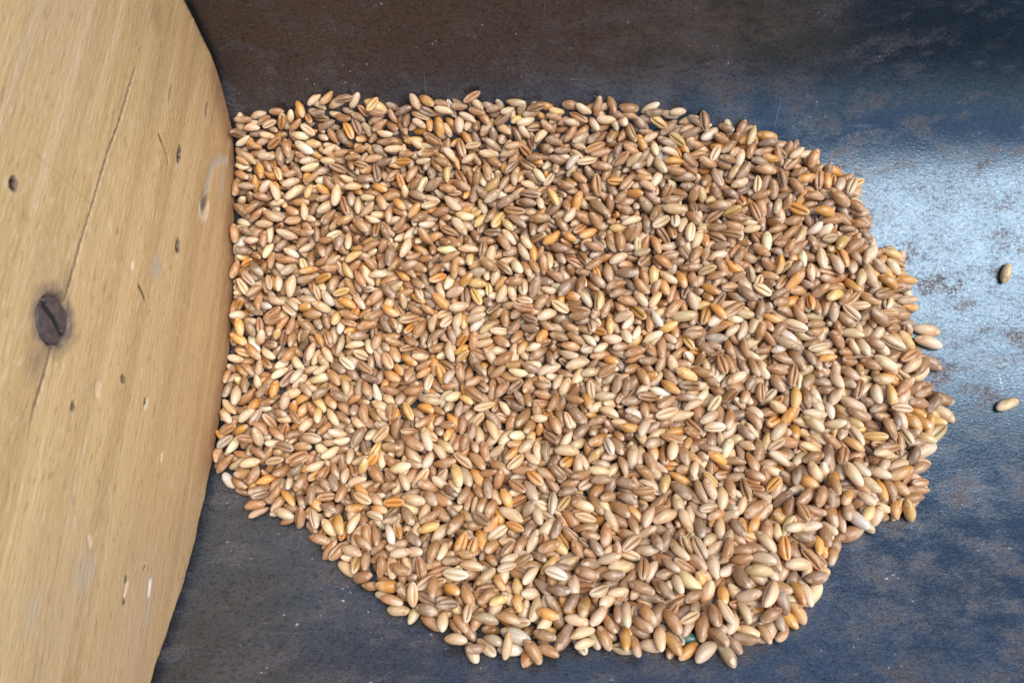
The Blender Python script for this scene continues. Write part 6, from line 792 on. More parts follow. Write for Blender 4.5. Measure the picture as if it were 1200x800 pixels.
-388,1071,19,73,77,24,4,245,975,6,-9,-17,-53,8,652,936,-5,-52,-89,36,12,-591,1417,203,56,-19,86,87,660,699,-54,-67,-26,29,14,859,561,-49,-8,7,124,85,-468,1140,51,-22,-25,47,20,-663,1233,77,-82,-23,-24,166,-711,755,-50,-88,-34,22,25,-74,1350,140,-73,-93,62,117,103,256,12,6,-83,-118,119,-646,962,-6,73,17,77,25,-102,600,-53,-117,-26,12,14,671,1041,19,-22,-141,1,26,568,948,-3,-15,-145,4,52,-633,1399,175,-2,14,-6,33,1089,772,-36,7,-9,-109,139,-210,1033,26,-43,-61,115,18,88,683,-55,-115,-60,17,44,
-328,234,17,-95,-104,53,3,-756,784,-48,9,-14,44,116,38,955,7,-50,10,-133,66,482,854,-40,69,43,54,51,380,1213,60,-6,-24,30,55,559,654,-54,-30,-4,14,91,1062,893,-20,-14,22,-139,3,-259,896,-30,-1,96,86,74,410,868,-25,-21,-4,138,18,28,561,-50,107,98,7,161,391,1094,56,50,-30,9,22,423,1250,93,23,-61,-115,27,-63,1428,221,14,-80,112,197,768,394,-28,-39,-6,30,27,-512,1159,85,41,3,35,192,792,881,-15,140,58,15,25,1016,658,-14,66,67,50,47,837,1213,77,-37,30,-10,151,192,294,20,1,-117,-101,109,
151,124,62,-57,-26,36,173,770,1159,58,-8,-74,96,14,-388,690,-42,-63,-48,85,46,207,1029,24,-36,-100,56,20,270,614,-38,65,119,70,27,-283,852,-41,-142,-48,-3,5,321,452,-37,-68,-125,53,23,511,406,-8,11,-61,-126,48,679,1114,38,-40,-81,29,167,609,665,-52,31,0,153,58,304,1300,100,-120,-47,-21,55,-573,1004,14,3,12,53,91,-419,1190,72,-3,-60,69,44,498,837,-27,90,58,12,22,172,855,-17,-34,-6,40,59,-19,266,9,-99,-12,25,34,-135,789,-35,-56,-32,93,27,-416,267,8,3,-37,-100,172,1093,599,-54,-4,2,87,3,
341,805,-25,25,-3,4,99,-556,564,-50,-21,-25,99,61,891,1237,82,-87,-45,-10,100,-634,1249,114,12,-27,121,47,-519,1291,92,12,130,77,4,-249,921,-1,51,24,-20,107,136,159,46,-33,-10,95,41,885,699,-39,-9,35,84,169,663,445,-27,-6,141,40,99,167,599,-53,-27,-19,69,166,661,590,-54,23,21,59,17,403,1029,24,-101,-22,-34,84,44,640,-53,46,30,30,32,-181,477,-39,65,50,53,92,720,612,-53,124,91,-5,76,483,1231,64,-8,-92,105,28,-645,1089,41,-45,49,-116,74,355,276,22,96,112,8,18,717,220,23,-5,-17,-135,167,
1026,968,7,-1,-15,80,68,102,784,-52,-44,150,6,117,215,120,60,-69,82,-83,113,187,193,33,5,53,-140,12,704,852,-19,-8,-6,30,28,-192,552,-50,-8,9,54,13,-118,538,-44,6,-15,54,49,274,1156,56,-117,-86,-1,29,687,1294,119,-6,81,117,74,923,955,17,58,26,11,28,308,591,-53,123,16,4,32,-764,1274,108,82,51,50,19,933,646,-40,-28,-29,109,113,299,1147,50,77,-38,87,76,-165,205,28,-73,-21,61,24,536,954,-15,-105,-55,-1,37,-86,522,-36,10,71,129,16,39,669,-54,10,3,29,31,159,468,-40,-28,-15,67,14,
-592,1341,148,35,90,122,78,-390,468,-38,8,39,83,116,-597,1234,67,35,-147,-42,56,-747,616,-53,92,18,17,56,-237,544,-49,-39,-45,87,98,152,1373,155,-18,-17,30,53,923,1158,45,-76,-73,116,117,1,466,-38,-87,-3,3,39,633,1115,68,-53,-31,73,57,-270,599,-53,54,31,43,33,372,1330,118,4,-52,74,95,-711,1285,112,-20,-104,61,7,-407,681,-57,-29,-114,81,17,-8,903,-12,-14,4,-17,106,625,413,-23,-48,-21,43,34,-427,402,-27,42,120,15,7,-689,936,-8,30,21,76,26,-228,724,-55,-27,-7,10,148,725,1151,38,21,20,37,128,
245,630,-50,44,-9,32,8,-548,1298,110,71,68,20,28,932,851,-41,-29,-30,-146,27,-628,1353,144,56,39,58,2,880,771,-51,89,103,36,42,587,569,-51,7,7,49,2,21,763,-50,53,37,59,50,67,1337,120,-3,101,-103,108,52,175,39,-83,-68,69,29,-76,542,-49,-1,1,147,42,1011,712,-53,-20,1,-6,130,90,940,-8,-45,-105,54,15,83,601,-54,-3,0,2,92,-279,770,-51,-5,-6,156,6,485,1343,137,-13,-10,102,8,25,1218,81,69,-136,10,17,-416,812,-47,-2,12,46,7,-403,1232,91,111,45,28,23,665,1083,24,-59,-47,-15,24,887,479,-16,18,98,-103,18,
-188,1063,30,-4,-13,14,50,574,219,21,-19,16,54,87,732,926,-9,-72,-45,14,15,57,1204,70,50,7,61,17,-313,982,8,16,53,88,174,544,1345,130,-26,3,1,10,-427,1167,75,-29,-91,62,7,903,561,-49,-63,-86,66,26,-437,539,-48,-64,-20,31,92,-6,1141,69,-21,40,114,93,-232,239,16,30,0,0,173,-510,890,-4,-22,-97,82,8,-608,1053,37,31,56,116,9,-432,1150,87,-19,-15,136,117,790,1073,33,-33,-20,11,46,-98,1003,24,63,7,57,58,-690,1029,17,11,107,108,168,-84,316,-8,-79,74,-79,137,-302,226,22,27,64,55,162,
826,1270,120,-75,-68,73,3,262,564,-50,-18,15,9,57,-329,1049,39,-95,-60,28,28,-514,552,-47,-45,-112,76,95,212,985,-11,-55,-77,104,36,542,463,-39,-10,1,24,62,206,1152,57,78,9,21,0,-307,1091,36,-5,-51,125,6,154,1142,54,21,-74,113,49,-682,1254,103,-24,10,0,82,774,1298,97,26,-10,9,11,-600,1158,52,83,71,55,15,563,810,-28,50,103,74,53,796,618,-43,-78,20,28,25,314,983,4,-61,-53,17,8,-643,497,-45,-5,20,-144,107,690,561,-50,2,27,130,22,-389,647,-55,-1,0,45,21,517,1026,34,-127,-26,16,2,
-120,1393,173,0,-65,113,43,-715,643,-54,-4,46,143,6,-178,421,-32,-73,-35,48,8,329,1053,22,-3,10,11,58,-697,1178,84,63,-45,16,43,491,535,-47,149,31,-2,15,71,310,-4,-6,7,33,15,-672,851,-35,-56,40,-126,13,242,195,33,45,-6,3,19,-614,596,-52,51,38,51,16,1002,1037,17,22,-15,29,52,-295,367,-20,-2,12,-152,9,710,1300,140,2,-93,102,97,597,847,-26,1,-6,89,17,-296,301,16,-29,35,-148,57,798,350,4,-20,-7,68,89,-86,636,-54,0,2,130,0,-723,875,-39,15,0,34,101,-434,1316,146,67,16,139,57,19,1082,30,-81,-53,38,87,
-512,397,-26,-2,2,17,39,720,1021,17,14,-113,76,9,-336,563,-50,87,33,21,22,466,1106,41,40,79,88,96,-702,1309,116,57,-43,119,31,-374,964,14,-15,-110,99,43,644,1066,33,-34,-47,31,44,211,1310,139,143,-7,29,0,283,1339,123,-56,-124,-67,19,791,314,-7,-2,-29,-136,41,-747,530,-44,56,80,16,37,959,805,-46,-109,-68,24,0,-108,170,40,28,30,24,7,209,1176,72,30,-125,43,3,984,612,-54,5,-45,-137,149,-419,1243,71,6,2,-2,6,-608,1106,55,-41,-144,-24,7,939,1277,90,42,-21,22,2,-205,1201,54,72,25,55,0,
-14,571,-49,-89,-48,37,165,-583,1245,93,-55,-35,20,57,202,421,-33,-7,8,90,48,181,335,-11,-41,-6,32,80,-753,1127,73,68,-18,-4,32,770,961,-5,-61,-132,-8,23,-605,1209,79,148,10,7,102,-478,435,-18,3,-121,99,176,526,1316,129,-2,28,-138,8,417,590,-51,-11,20,40,87,159,1159,81,-126,-35,-6,47,912,870,-40,-3,138,-72,3,733,1161,61,0,-12,72,24,709,719,-49,-49,-12,112,57,-607,975,-1,40,2,37,27,607,1244,77,40,28,51,101,-147,475,-35,-43,-99,-113,28,764,691,-54,-84,-86,39,36,-77,1213,85,40,76,102,104,
645,1324,123,23,46,98,12,-600,1271,100,64,31,35,20,262,1194,75,-22,-94,80,3,180,688,-54,56,11,33,2,-145,1235,93,59,4,127,58,-700,1219,59,-7,1,-3,13,28,263,7,-71,-23,46,7,64,343,-14,113,68,3,32,-659,591,-30,40,37,17,3,-457,1339,131,-83,0,-32,8,198,886,-18,-11,-47,120,52,-293,339,-13,17,-52,-122,82,261,856,-42,-12,-13,47,69,536,555,-49,-2,46,122,52,-598,646,-56,-1,0,37,118,-90,1087,32,17,-14,66,33,-187,1116,48,-11,-116,85,5,246,1311,127,56,105,90,87,316,694,-55,8,1,6,54,937,904,-7,2,-60,92,45,
71,145,50,110,47,1,94,-131,1311,105,-15,-126,60,9,85,1192,79,-4,-38,97,48,-683,1156,77,-7,-7,-13,17,-306,1169,66,23,-12,-11,116,850,695,-55,-28,-7,23,12,98,986,9,63,50,70,5,953,659,-54,-59,-54,59,29,163,1286,91,23,-7,26,130,549,771,-50,-54,-27,36,30,1040,741,-54,14,1,11,55,792,1351,133,59,-1,62,116,-231,375,-19,32,67,106,34,-170,1168,60,58,-6,35,82,-766,630,-35,1,29,73,31,-559,1307,130,-91,-28,3,139,674,1325,112,0,-62,92,29,888,1285,113,0,-58,52,98,422,1116,46,-133,-46,-10,115,
684,856,-41,4,-7,101,70,203,1317,106,29,-20,44,7,-751,1380,165,-38,-41,26,92,-267,1069,36,-52,-64,73,19,1054,937,-21,6,22,152,161,-80,634,-29,1,-77,108,37,443,572,-49,91,13,9,5,-66,337,7,135,54,1,53,-402,739,-42,41,16,86,112,-386,1024,30,31,-13,73,39,-603,1086,31,24,13,103,100,764,1322,112,2,5,152,56,458,549,-47,11,36,-131,59,90,857,-37,-11,-70,-111,18,127,200,43,-17,-59,116,37,-307,1018,31,-15,-148,3,23,387,134,56,61,125,-31,21,590,1256,95,73,44,62,13,-310,868,-39,127,44,8,41,
97,835,-46,0,-9,152,104,-609,838,-34,-6,-25,97,178,-291,651,-56,-36,-143,-2,37,117,1353,133,15,-11,19,53,-269,1340,125,107,45,77,109,565,840,-26,35,143,31,116,363,179,38,-86,-10,18,109,888,851,-43,-21,-142,48,48,-549,1213,81,-37,-23,36,13,713,460,-39,-88,-106,42,3,-55,1311,105,26,44,132,46,-114,1214,81,28,-29,62,73,-752,709,-55,7,36,113,18,598,1191,60,16,25,47,103,530,881,-37,-41,-144,12,26,252,1088,31,57,54,117,37,7,1230,66,39,43,112,26,839,551,-34,-54,-67,4,77,854,785,-49,-65,-81,63,2,
749,397,-9,4,43,145,7,967,1233,90,-98,-33,20,37,-395,930,11,-11,-11,43,18,614,694,-53,93,19,14,195,321,1426,217,48,0,-2,1,749,1136,45,-11,7,64,25,-66,1282,113,31,87,66,34,880,478,-42,-33,-14,68,158,76,881,-24,21,89,61,20,-18,1310,105,68,28,97,51,530,432,-28,40,34,8,59,-470,832,-26,49,25,71,97,-547,1337,123,-51,-122,-80,55,874,829,-45,-121,10,-2,49,35,707,-55,79,65,47,23,-694,1114,43,4,5,37,10,-111,1432,229,-67,-97,-57,37,848,1112,42,43,-138,-15,19,175,300,-3,-7,-70,127,8,236,272,8,-28,-59,119,15,
171,1330,138,-14,-29,49,187,480,1254,75,-154,20,9,99,-112,989,-15,-41,-10,29,52,423,301,-4,40,49,52,168,-16,1275,107,101,58,62,7,377,779,-51,-25,-1,3,23,-628,1136,44,13,16,113,19,525,1057,40,-1,21,122,8,-355,1172,62,63,-9,27,112,-629,426,-32,-9,-2,-17,6,266,961,-7,-6,62,144,17,147,1321,120,131,56,-12,6,-271,878,-20,-23,-41,132,52,810,1017,29,49,134,40,44,310,1332,133,-72,-67,55,84,-202,1312,134,107,-9,-10,12,638,180,36,-24,-3,-31,88,-502,577,-51,30,71,93,59,-250,1299,99,114,31,48,1,
447,948,-7,15,-2,143,12,635,900,-14,44,-22,132,96,-44,1084,34,-74,-107,-87,19,-23,992,26,-36,-38,107,13,-85,1243,98,13,4,144,42,362,417,-32,-22,-77,117,57,-285,312,-8,-12,7,55,97,-335,356,-8,31,0,116,111,-498,875,-39,102,18,15,9,-414,986,13,24,6,57,58,-287,962,-1,17,-1,79,43,968,772,-49,-92,-15,26,24,780,985,10,91,17,-7,42,891,518,-46,38,109,64,33,-353,329,-9,-29,-16,94,100,-650,850,-22,-17,-15,43,97,310,386,-25,102,109,-12,94,-453,1391,173,8,-17,10,181,-167,384,-23,-17,-124,87,2,
730,576,-51,15,23,53,39,-49,1372,153,82,14,89,22,889,1201,72,78,2,-13,52,-718,1006,9,56,9,5,93,344,748,-53,3,0,7,36,347,206,29,0,8,-65,17,-40,879,-25,7,4,54,119,-254,988,26,-4,-98,107,18,446,1024,12,8,-103,101,14,621,852,-19,-63,-80,13,41,-229,534,-26,-17,1,-149,11,36,1308,115,0,58,-91,87,912,1026,16,-43,-27,12,20,125,1280,104,0,7,-145,47,-727,507,-45,0,25,150,147,26,1064,6,-10,-144,19,40,-496,1369,158,53,103,66,22,383,215,24,-1,-68,-135,42,445,260,11,-33,-43,112,46,-76,841,-35,11,-32,-18,173,
-96,778,-49,-27,-13,59,86,-312,1046,19,85,51,61,56,76,1373,151,3,-32,31,38,864,648,-56,0,-38,151,28,931,765,-53,-20,-25,73,43,556,1110,36,64,120,78,11,733,980,13,-28,-74,56,90,-313,604,-54,11,-87,-117,108,463,278,4,0,38,120,62,-435,419,-12,-27,73,113,19,-53,948,-1,3,-33,-149,36,137,559,-49,-36,-97,90,22,-109,442,-35,34,39,49,33,-233,1141,52,72,105,63,47,112,523,-49,9,42,122,57,689,1067,27,70,-6,68,27,-730,917,-22,116,50,-36,76,767,1045,25,2,21,11,99,-368,856,-41,-22,-7,22,21,
-644,1223,62,-31,-22,24,59,-631,1408,191,49,-14,109,47,233,1197,85,63,51,-100,18,610,1062,25,18,118,7,3,-168,594,-53,-1,4,122,59,125,1191,70,-37,-6,30,23,584,632,-55,-1,0,37,29,425,967,18,-28,-60,63,117,940,1065,24,-115,-84,50,43,-144,647,-56,-30,-9,30,18,-566,905,-23,-91,-86,85,26,-459,706,-55,-56,-48,63,18,-298,1148,49,-17,-33,130,16,184,941,-10,36,2,11,201,481,990,10,-44,-40,49,51,520,1289,91,-58,-3,-9,57,270,989,9,13,13,125,115,-167,821,-26,-12,3,101,27,-735,945,0,62,-14,71,3,
712,1336,140,11,-19,-58,11,436,950,-27,21,23,115,87,-665,1358,139,7,-6,8,109,400,1317,114,-27,24,-103,47,-654,694,-52,-63,7,32,17,186,1023,-2,-14,-7,104,20,856,886,-34,-73,-57,25,25,-259,342,-15,-120,-93,27,207,402,1252,74,-56,-135,-29,46,621,973,7,-4,73,105,5,441,915,-6,6,122,77,118,17,698,-39,-32,-21,9,107,376,84,76,13,101,87,118,-442,945,4,-24,129,18,23,674,685,-38,-5,-53,21,137,597,897,-12,-12,-42,116,0,-246,1015,7,-28,-124,63,119,71,1006,13,132,57,55,10,-460,1238,68,45,101,93,4,
277,487,-42,51,28,34,114,-397,1142,51,85,38,39,32,66,1249,90,26,-3,67,199,-403,1388,176,-6,3,43,47,502,1272,82,-7,-146,45,18,-470,1207,58,-24,123,-87,24,-190,988,4,44,-24,94,56,586,1094,46,-37,-27,72,110,640,612,-48,-18,38,2,37,-503,1352,136,11,-35,109,10,490,379,-21,-90,-13,20,99,-669,602,-52,-2,2,66,15,807,497,-35,-12,-48,60,12,169,432,-31,-64,-27,42,105,180,1177,66,13,1,56,14,460,1171,68,-70,27,-57,86,-752,1037,15,-34,-78,122,174,283,1245,90,-47,-39,29,127,-140,621,-54,36,10,22,102,
127,210,24,5,57,114,87,65,926,-9,0,4,118,51,980,917,-16,134,1,22,6,-242,1254,91,10,-46,35,18,-274,445,-36,14,81,105,48,356,954,1,-136,-26,41,4,-71,1118,45,-38,-61,59,17,336,478,-40,10,37,83,46,-143,1047,10,-84,-100,74,24,-416,1349,130,-47,-5,2,28,-768,1069,30,-51,-57,63,38,476,120,60,-113,-22,23,33,-704,1364,146,-23,128,47,112,385,510,-44,37,130,28,2,-684,451,-37,-6,6,-139,56,-557,439,-35,-125,-66,39,47,-649,1072,22,-27,29,34,9,-299,934,-19,-40,-140,20,115,494,1166,67,-39,-35,48,160,
-575,849,-42,35,7,33,66,-431,1383,159,39,-16,38,17,979,514,-44,-102,-11,13,21,-715,590,-53,0,11,137,114,108,479,-41,-1,-52,147,14,-515,1314,133,29,50,56,6,-240,863,-40,0,0,82,9,221,1048,34,64,57,-27,117,111,306,-5,20,11,17,48,1022,618,-38,-117,-62,-18,77,91,898,2,-66,-63,39,87,589,1141,56,7,14,49,91,-414,766,-52,65,5,8,23,583,405,-22,-41,11,139,49,271,299,-1,47,40,38,81,-26,1351,131,80,59,107,27,816,535,-49,47,44,56,78,-376,884,-32,62,39,34,15,-111,260,11,-118,-77,40,25,957,1201,56,1,-19,154,24,
-256,750,-50,-77,-48,1,17,280,938,-25,-26,-83,98,40,586,278,3,-4,58,110,87,452,164,45,8,23,26,10,171,1100,15,3,-45,-148,83,-583,1263,79,44,0,13,152,-421,840,-42,-85,-34,23,25,-171,1203,101,-20,-132,67,27,231,228,19,6,34,54,13,673,950,3,-31,-47,94,29,-637,539,-47,-4,3,57,45,823,865,-32,11,49,91,21,729,1217,67,-13,-1,77,21,-83,1169,41,30,11,108,46,224,1236,67,-2,-41,62,113,-229,161,54,-77,-111,-80,13,30,864,-41,-96,-102,-3,18,807,967,-15,-37,-46,10,28,1061,847,-42,50,-146,-23,157,
-227,988,-15,-32,-47,28,97,-444,439,-34,26,104,83,14,-214,1088,29,4,77,123,48,840,608,-53,32,63,75,3,492,825,-48,-54,-21,27,27,566,718,-54,-4,25,-133,32,51,1077,43,48,17,-4,18,-112,1115,43,-79,-22,16,101,254,915,-33,38,1,3,74,-750,1195,74,-42,12,142,17,-501,655,-55,56,146,-1,149,-446,979,0,-3,-4,112,3,-460,1104,50,11,-97,38,6,-53,1043,41,50,82,45,17,-234,736,-36,73,81,39,57,306,829,-25,42,25,18,28,-15,362,-3,0,56,91,177,-291,676,-55,95,-9,-9,14,549,1189,56,-37,-24,118,109,
3,1034,19,-43,-50,51,119,-33,318,-9,-69,-26,48,128,365,626,-55,-2,0,17,119,-170,969,6,-21,-17,56,3,163,1298,117,66,20,23,29,523,308,-4,14,28,61,6,-19,756,-52,12,1,19,106,495,1304,107,14,110,78,30,-312,1348,129,3,97,118,78,498,936,-10,3,-5,-17,43,326,1196,72,-22,-15,105,19,833,1159,37,46,2,21,101,429,700,-39,-19,-50,118,28,-236,613,-54,27,16,47,112,-197,200,29,86,118,-20,99,284,621,-55,12,38,118,53,676,764,-36,26,142,55,74,431,1279,88,8,-6,-147,170,-132,302,-4,-12,14,93,23,
-407,510,-46,45,44,48,57,486,1067,25,-38,-49,56,48,-487,711,-52,-66,-87,66,50,666,1137,62,18,20,-152,58,494,1248,96,-20,7,-149,2,-320,797,-49,-35,-140,35,32,517,269,10,-135,-8,17,15,-23,971,9,21,-95,123,60,454,1147,55,-9,7,-23,29,-64,1125,24,-29,-126,60,44,163,903,-20,67,-1,64,17,846,981,-16,136,30,25,50,-268,526,-44,57,10,38,64,838,518,-47,-6,2,44,134,25,1196,68,22,-20,19,7,226,744,-55,-14,-36,105,27,738,686,-40,-58,-127,-1,117,1004,755,-54,-139,-67,-1,68,-685,1282,88,1,-45,148,99,
827,815,-43,101,68,19,0,985,801,-41,40,60,37,38,403,1188,70,-63,-51,28,28,298,740,-54,122,49,16,23,755,809,-49,-23,-61,113,67,-179,882,-12,-29,6,62,20,459,864,-40,-39,-42,60,9,739,270,5,85,95,12,18,-421,887,-39,27,27,100,27,88,1120,49,42,-49,133,173,173,1112,40,-25,-119,52,2,312,631,-56,-34,-139,45,38,-530,1154,52,0,10,123,42,-595,529,-46,47,44,56,81,1019,1071,16,23,-42,-126,4,312,109,72,-104,-78,-9,87,1009,434,-33,-17,2,-69,67,9,982,-16,47,50,92,50,932,619,-30,4,91,107,37,0,355,-18,84,94,14,23,
-642,848,-43,94,42,35,119,379,554,-49,-5,5,86,106,492,905,-29,-22,-14,91,50,-53,792,-48,2,-114,-93,26,679,811,-49,-71,-71,45,17,930,824,-48,-31,-70,87,17,-90,1213,59,-33,-12,4,2,-282,549,-48,-5,4,12,50,874,965,-6,-120,-84,-6,69,140,658,-57,0,-3,12,7,924,1007,7,-15,-8,22,47,1,1024,-8,42,3,15,2,848,935,-27,88,58,50,40,-606,917,-11,-16,-14,71,38,-577,1364,142,-147,-16,-12,138,262,438,-35,117,-25,-6,93,-157,341,-12,31,137,-63,26,926,521,-47,-51,-46,74,73,-682,820,-43,-10,9,79,42,
-247,642,-53,30,-2,22,26,585,242,30,-16,-8,-30,7,860,973,15,72,28,41,26,36,391,-22,22,-15,3,19,429,1148,33,15,0,-1,50,-629,658,-55,147,53,0,49,961,747,-54,64,7,11,17,-140,253,12,64,70,33,44,-100,707,-54,92,35,25,99,-751,1233,66,-1,-6,13,102,-580,1308,99,-1,-71,112,97,-449,1213,86,53,54,87,161,923,1086,27,60,19,59,14,-484,753,-51,-35,-152,-4,15,624,216,25,48,134,34,22,-337,947,-1,-77,-48,14,131,-130,387,-26,-104,-102,33,47,74,1313,105,84,11,56,83,-231,448,-35,-16,-24,120,1,
256,119,60,-24,-11,138,117,892,1106,32,-5,-1,71,19,-42,1167,57,-67,-36,15,58,621,812,-49,-17,-31,86,78,-497,1023,23,20,-8,28,23,320,1087,40,-13,7,135,26,237,661,-57,-34,-66,93,47,-612,1302,111,-23,-18,73,12,-48,389,-26,16,12,32,48,-490,1229,95,-25,-7,-115,63,-484,1153,68,11,-19,25,32,-580,971,-13,135,63,-17,55,-752,673,-37,63,81,46,18,871,1213,55,-3,-62,117,107,-622,1232,87,79,43,20,52,1071,588,-42,-50,29,80,3,477,1229,86,69,-18,-23,37,137,622,-55,25,16,51,94,133,1305,100,0,87,-131,74,
107,502,-39,26,89,-102,83,361,495,-41,-13,-16,111,15,374,1287,101,28,20,-28,10,-59,1257,98,-19,-78,113,38,337,664,-54,92,29,21,109,-704,488,-43,22,10,26,43,-565,1211,59,-5,-109,76,149,563,320,0,-8,-39,85,81,439,114,62,-39,-8,109,157,-514,835,-30,-81,-82,72,7,294,1072,30,-129,22,-25,42,846,1331,117,1,-75,98,142,759,510,-46,-36,1,-6,13,-370,1101,35,116,44,91,7,1014,551,-20,-35,-58,86,97,-106,331,-13,-15,2,27,37,233,547,-49,-78,-114,40,36,707,1010,-2,-72,-116,15,8,-137,680,-54,-8,-120,87,116,
533,592,-33,-57,-97,77,28,-269,1192,70,65,-4,44,150,45,493,-44,2,24,129,108,141,728,-52,-22,-8,53,91,-500,444,-37,20,15,38,58,778,863,-41,-54,-8,10,44,-30,1215,78,-2,-3,16,11,80,1222,63,24,15,95,111,29,310,-7,6,-85,-119,37,806,753,-49,-76,-64,20,92,557,353,-16,1,7,111,9,-178,1241,85,-6,-62,117,36,568,380,-22,-11,16,121,1,995,593,-8,-70,17,26,67,435,847,-33,-49,-2,91,99,516,515,-46,4,7,42,49,1016,939,-30,6,-10,100,57,232,811,-49,5,-26,-144,68,615,1311,133,7,12,145,54,421,103,67,-37,-5,113,17,
-115,943,-18,-1,-103,-106,15,-147,1432,226,30,-42,120,97,-13,1244,92,11,-95,-100,33,433,1398,175,-36,0,3,158,-646,815,-49,0,7,-154,97,25,1394,176,15,-66,67,11,701,890,-35,-5,8,70,173,-166,1260,101,-14,-15,151,7,154,281,5,55,132,-37,56,174,1029,27,-35,-127,-43,47,757,781,-52,-153,-10,0,28,346,300,-2,-19,1,129,119,1002,850,-28,-62,-67,105,9,-659,1003,9,14,-53,126,22,463,721,-56,-111,-109,-2,17,518,773,-47,3,-38,63,23,-16,1091,31,9,-48,111,14,-574,1190,66,-18,-143,-47,68,38,1021,10,71,1,13,29,
-476,1086,37,-14,-36,101,5,-354,283,0,-30,-15,96,117,-317,641,-54,-22,-28,107,52,535,807,-34,72,46,77,33,-455,887,-33,-129,-83,10,75,617,1179,43,6,-2,5,52,640,1233,68,117,17,17,45,186,251,14,-89,-63,72,176,-750,911,-34,-77,-125,2,93,-763,1316,127,-22,86,-61,123,606,289,-1,12,92,91,17,-416,1099,20,61,19,-17,28,-357,966,-17,32,92,-93,47,92,1152,50,39,43,109,138,-417,1265,79,-13,-97,115,117,-665,479,-21,60,-25,-59,23,652,748,-53,-59,-4,5,84,438,729,-52,69,78,58,80,152,849,-42,37,2,7,90,
843,1059,22,65,39,29,4,706,318,10,-45,-9,26,78,342,1355,135,28,-14,31,13,1005,1002,4,20,26,71,122,89,281,4,-106,6,-5,59,225,954,-23,32,138,64,0,-172,1311,114,95,74,11,53,-109,1147,39,-3,-13,147,71,-142,847,-40,98,89,25,25,774,288,4,-22,-29,22,207,935,608,-52,-66,-30,38,36,-513,1244,86,117,-3,36,37,1006,894,-35,6,-7,87,45,116,1266,83,-76,0,26,57,53,1425,217,9,84,-72,97,-758,557,-50,23,17,47,19,-176,1035,17,-3,4,-16,72,829,899,-22,11,1,96,103,295,437,-22,19,-69,70,63,-266,481,-43,17,31,78,8,
497,798,-44,4,-45,63,33,88,742,-55,97,18,14,57,943,867,-28,-4,20,44,47,-419,972,-19,36,69,105,16,910,630,-53,-28,-18,77,21,510,1137,48,18,68,96,24,124,999,14,36,-26,87,6,494,1272,107,-8,65,-136,51,-391,918,-11,15,6,18,51,625,591,-52,-69,-120,40,41,-220,922,-21,-20,-50,119,17,-485,1146,30,45,5,39,193,334,1319,145,-85,-102,64,23,-703,612,-55,-31,-70,105,87,609,1280,85,53,-6,30,37,-668,1098,39,113,62,53,104,132,932,-6,113,46,50,52,-505,511,-44,40,95,74,22,-605,790,-48,3,-4,98,115,
-103,890,-14,-111,-32,51,13,959,1231,64,15,-6,-137,50,-235,1172,64,22,30,146,59,-264,401,-27,2,18,77,29,-109,505,-46,50,0,-1,67,239,326,-10,-36,-11,65,79,-291,395,-22,2,-25,37,7,-653,1304,102,-33,-9,11,20,-361,787,-50,-6,1,54,163,-591,1022,16,73,39,43,164,292,1176,41,-54,-120,11,87,-758,1109,43,8,-52,93,46,37,1173,60,15,-73,130,4,425,681,-56,0,0,-149,8,-690,1180,58,22,21,69,32,753,1078,43,52,-20,-50,8,980,442,-35,80,-128,7,125,787,1118,34,21,-30,113,2,993,562,-39,19,20,91,113,
684,737,-54,-50,-21,22,77,-685,477,-35,10,36,11,113,925,736,-39,-32,-22,28,57,661,1005,5,45,26,76,9,-364,1206,75,-110,-85,-25,21,-125,999,22,-3,-19,51,58,1040,1041,-3,2,-19,150,30,-666,1045,24,1,-8,128,4,549,578,-53,-50,-98,75,58,654,796,-48,-30,-71,90,31,-515,619,-51,11,28,42,93,-130,211,26,-39,6,30,62,-86,975,-18,-18,-9,20,0,181,634,-56,46,132,38,117,250,1143,41,-55,-62,45,24,441,450,-36,58,90,55,49,197,1220,63,-22,-72,98,11,-162,782,-51,13,29,123,53,729,488,-44,-72,-119,46,57,
721,803,-48,-13,-88,112,29,83,459,-40,-47,-99,83,157,-57,924,-15,67,29,-14,155,869,1146,53,92,-43,41,32,903,716,-55,1,-2,105,93,20,1145,33,-8,-55,101,175,-658,1182,47,-23,-17,8,56,511,934,-30,4,-7,136,47,-285,1264,99,-2,-39,139,3,865,600,-54,19,30,88,28,-20,1161,36,11,-18,101,2,129,1084,21,-127,-15,-40,0,796,1266,98,55,-9,59,18,-2,937,-27,-91,-120,-12,105,408,634,-46,-57,-61,12,162,93,1103,16,103,98,56,33,425,426,-31,-43,-53,84,12,-732,779,-49,-78,-59,38,1,-722,1305,99,43,2,85,54,
541,1270,103,-11,126,41,7,775,413,-15,-10,67,138,17,442,985,-14,-10,1,45,24,398,432,-28,72,31,60,23,338,1217,66,12,-82,43,17,795,1190,50,24,9,132,55,682,1002,19,24,-124,61,47,-50,851,-44,98,43,32,167,-496,821,-46,36,1,3,19,678,1196,77,-17,-17,84,102,516,988,16,-7,12,123,47,1070,612,-40,3,17,119,28,-163,816,-48,56,93,73,8,-110,1025,-6,12,23,135,20,222,248,30,-117,-84,61,107,10,325,8,3,45,97,97,965,535,-47,55,15,15,42,-250,1038,20,-11,-17,133,23,958,723,-54,33,3,10,22,358,905,-14,13,-94,123,57,
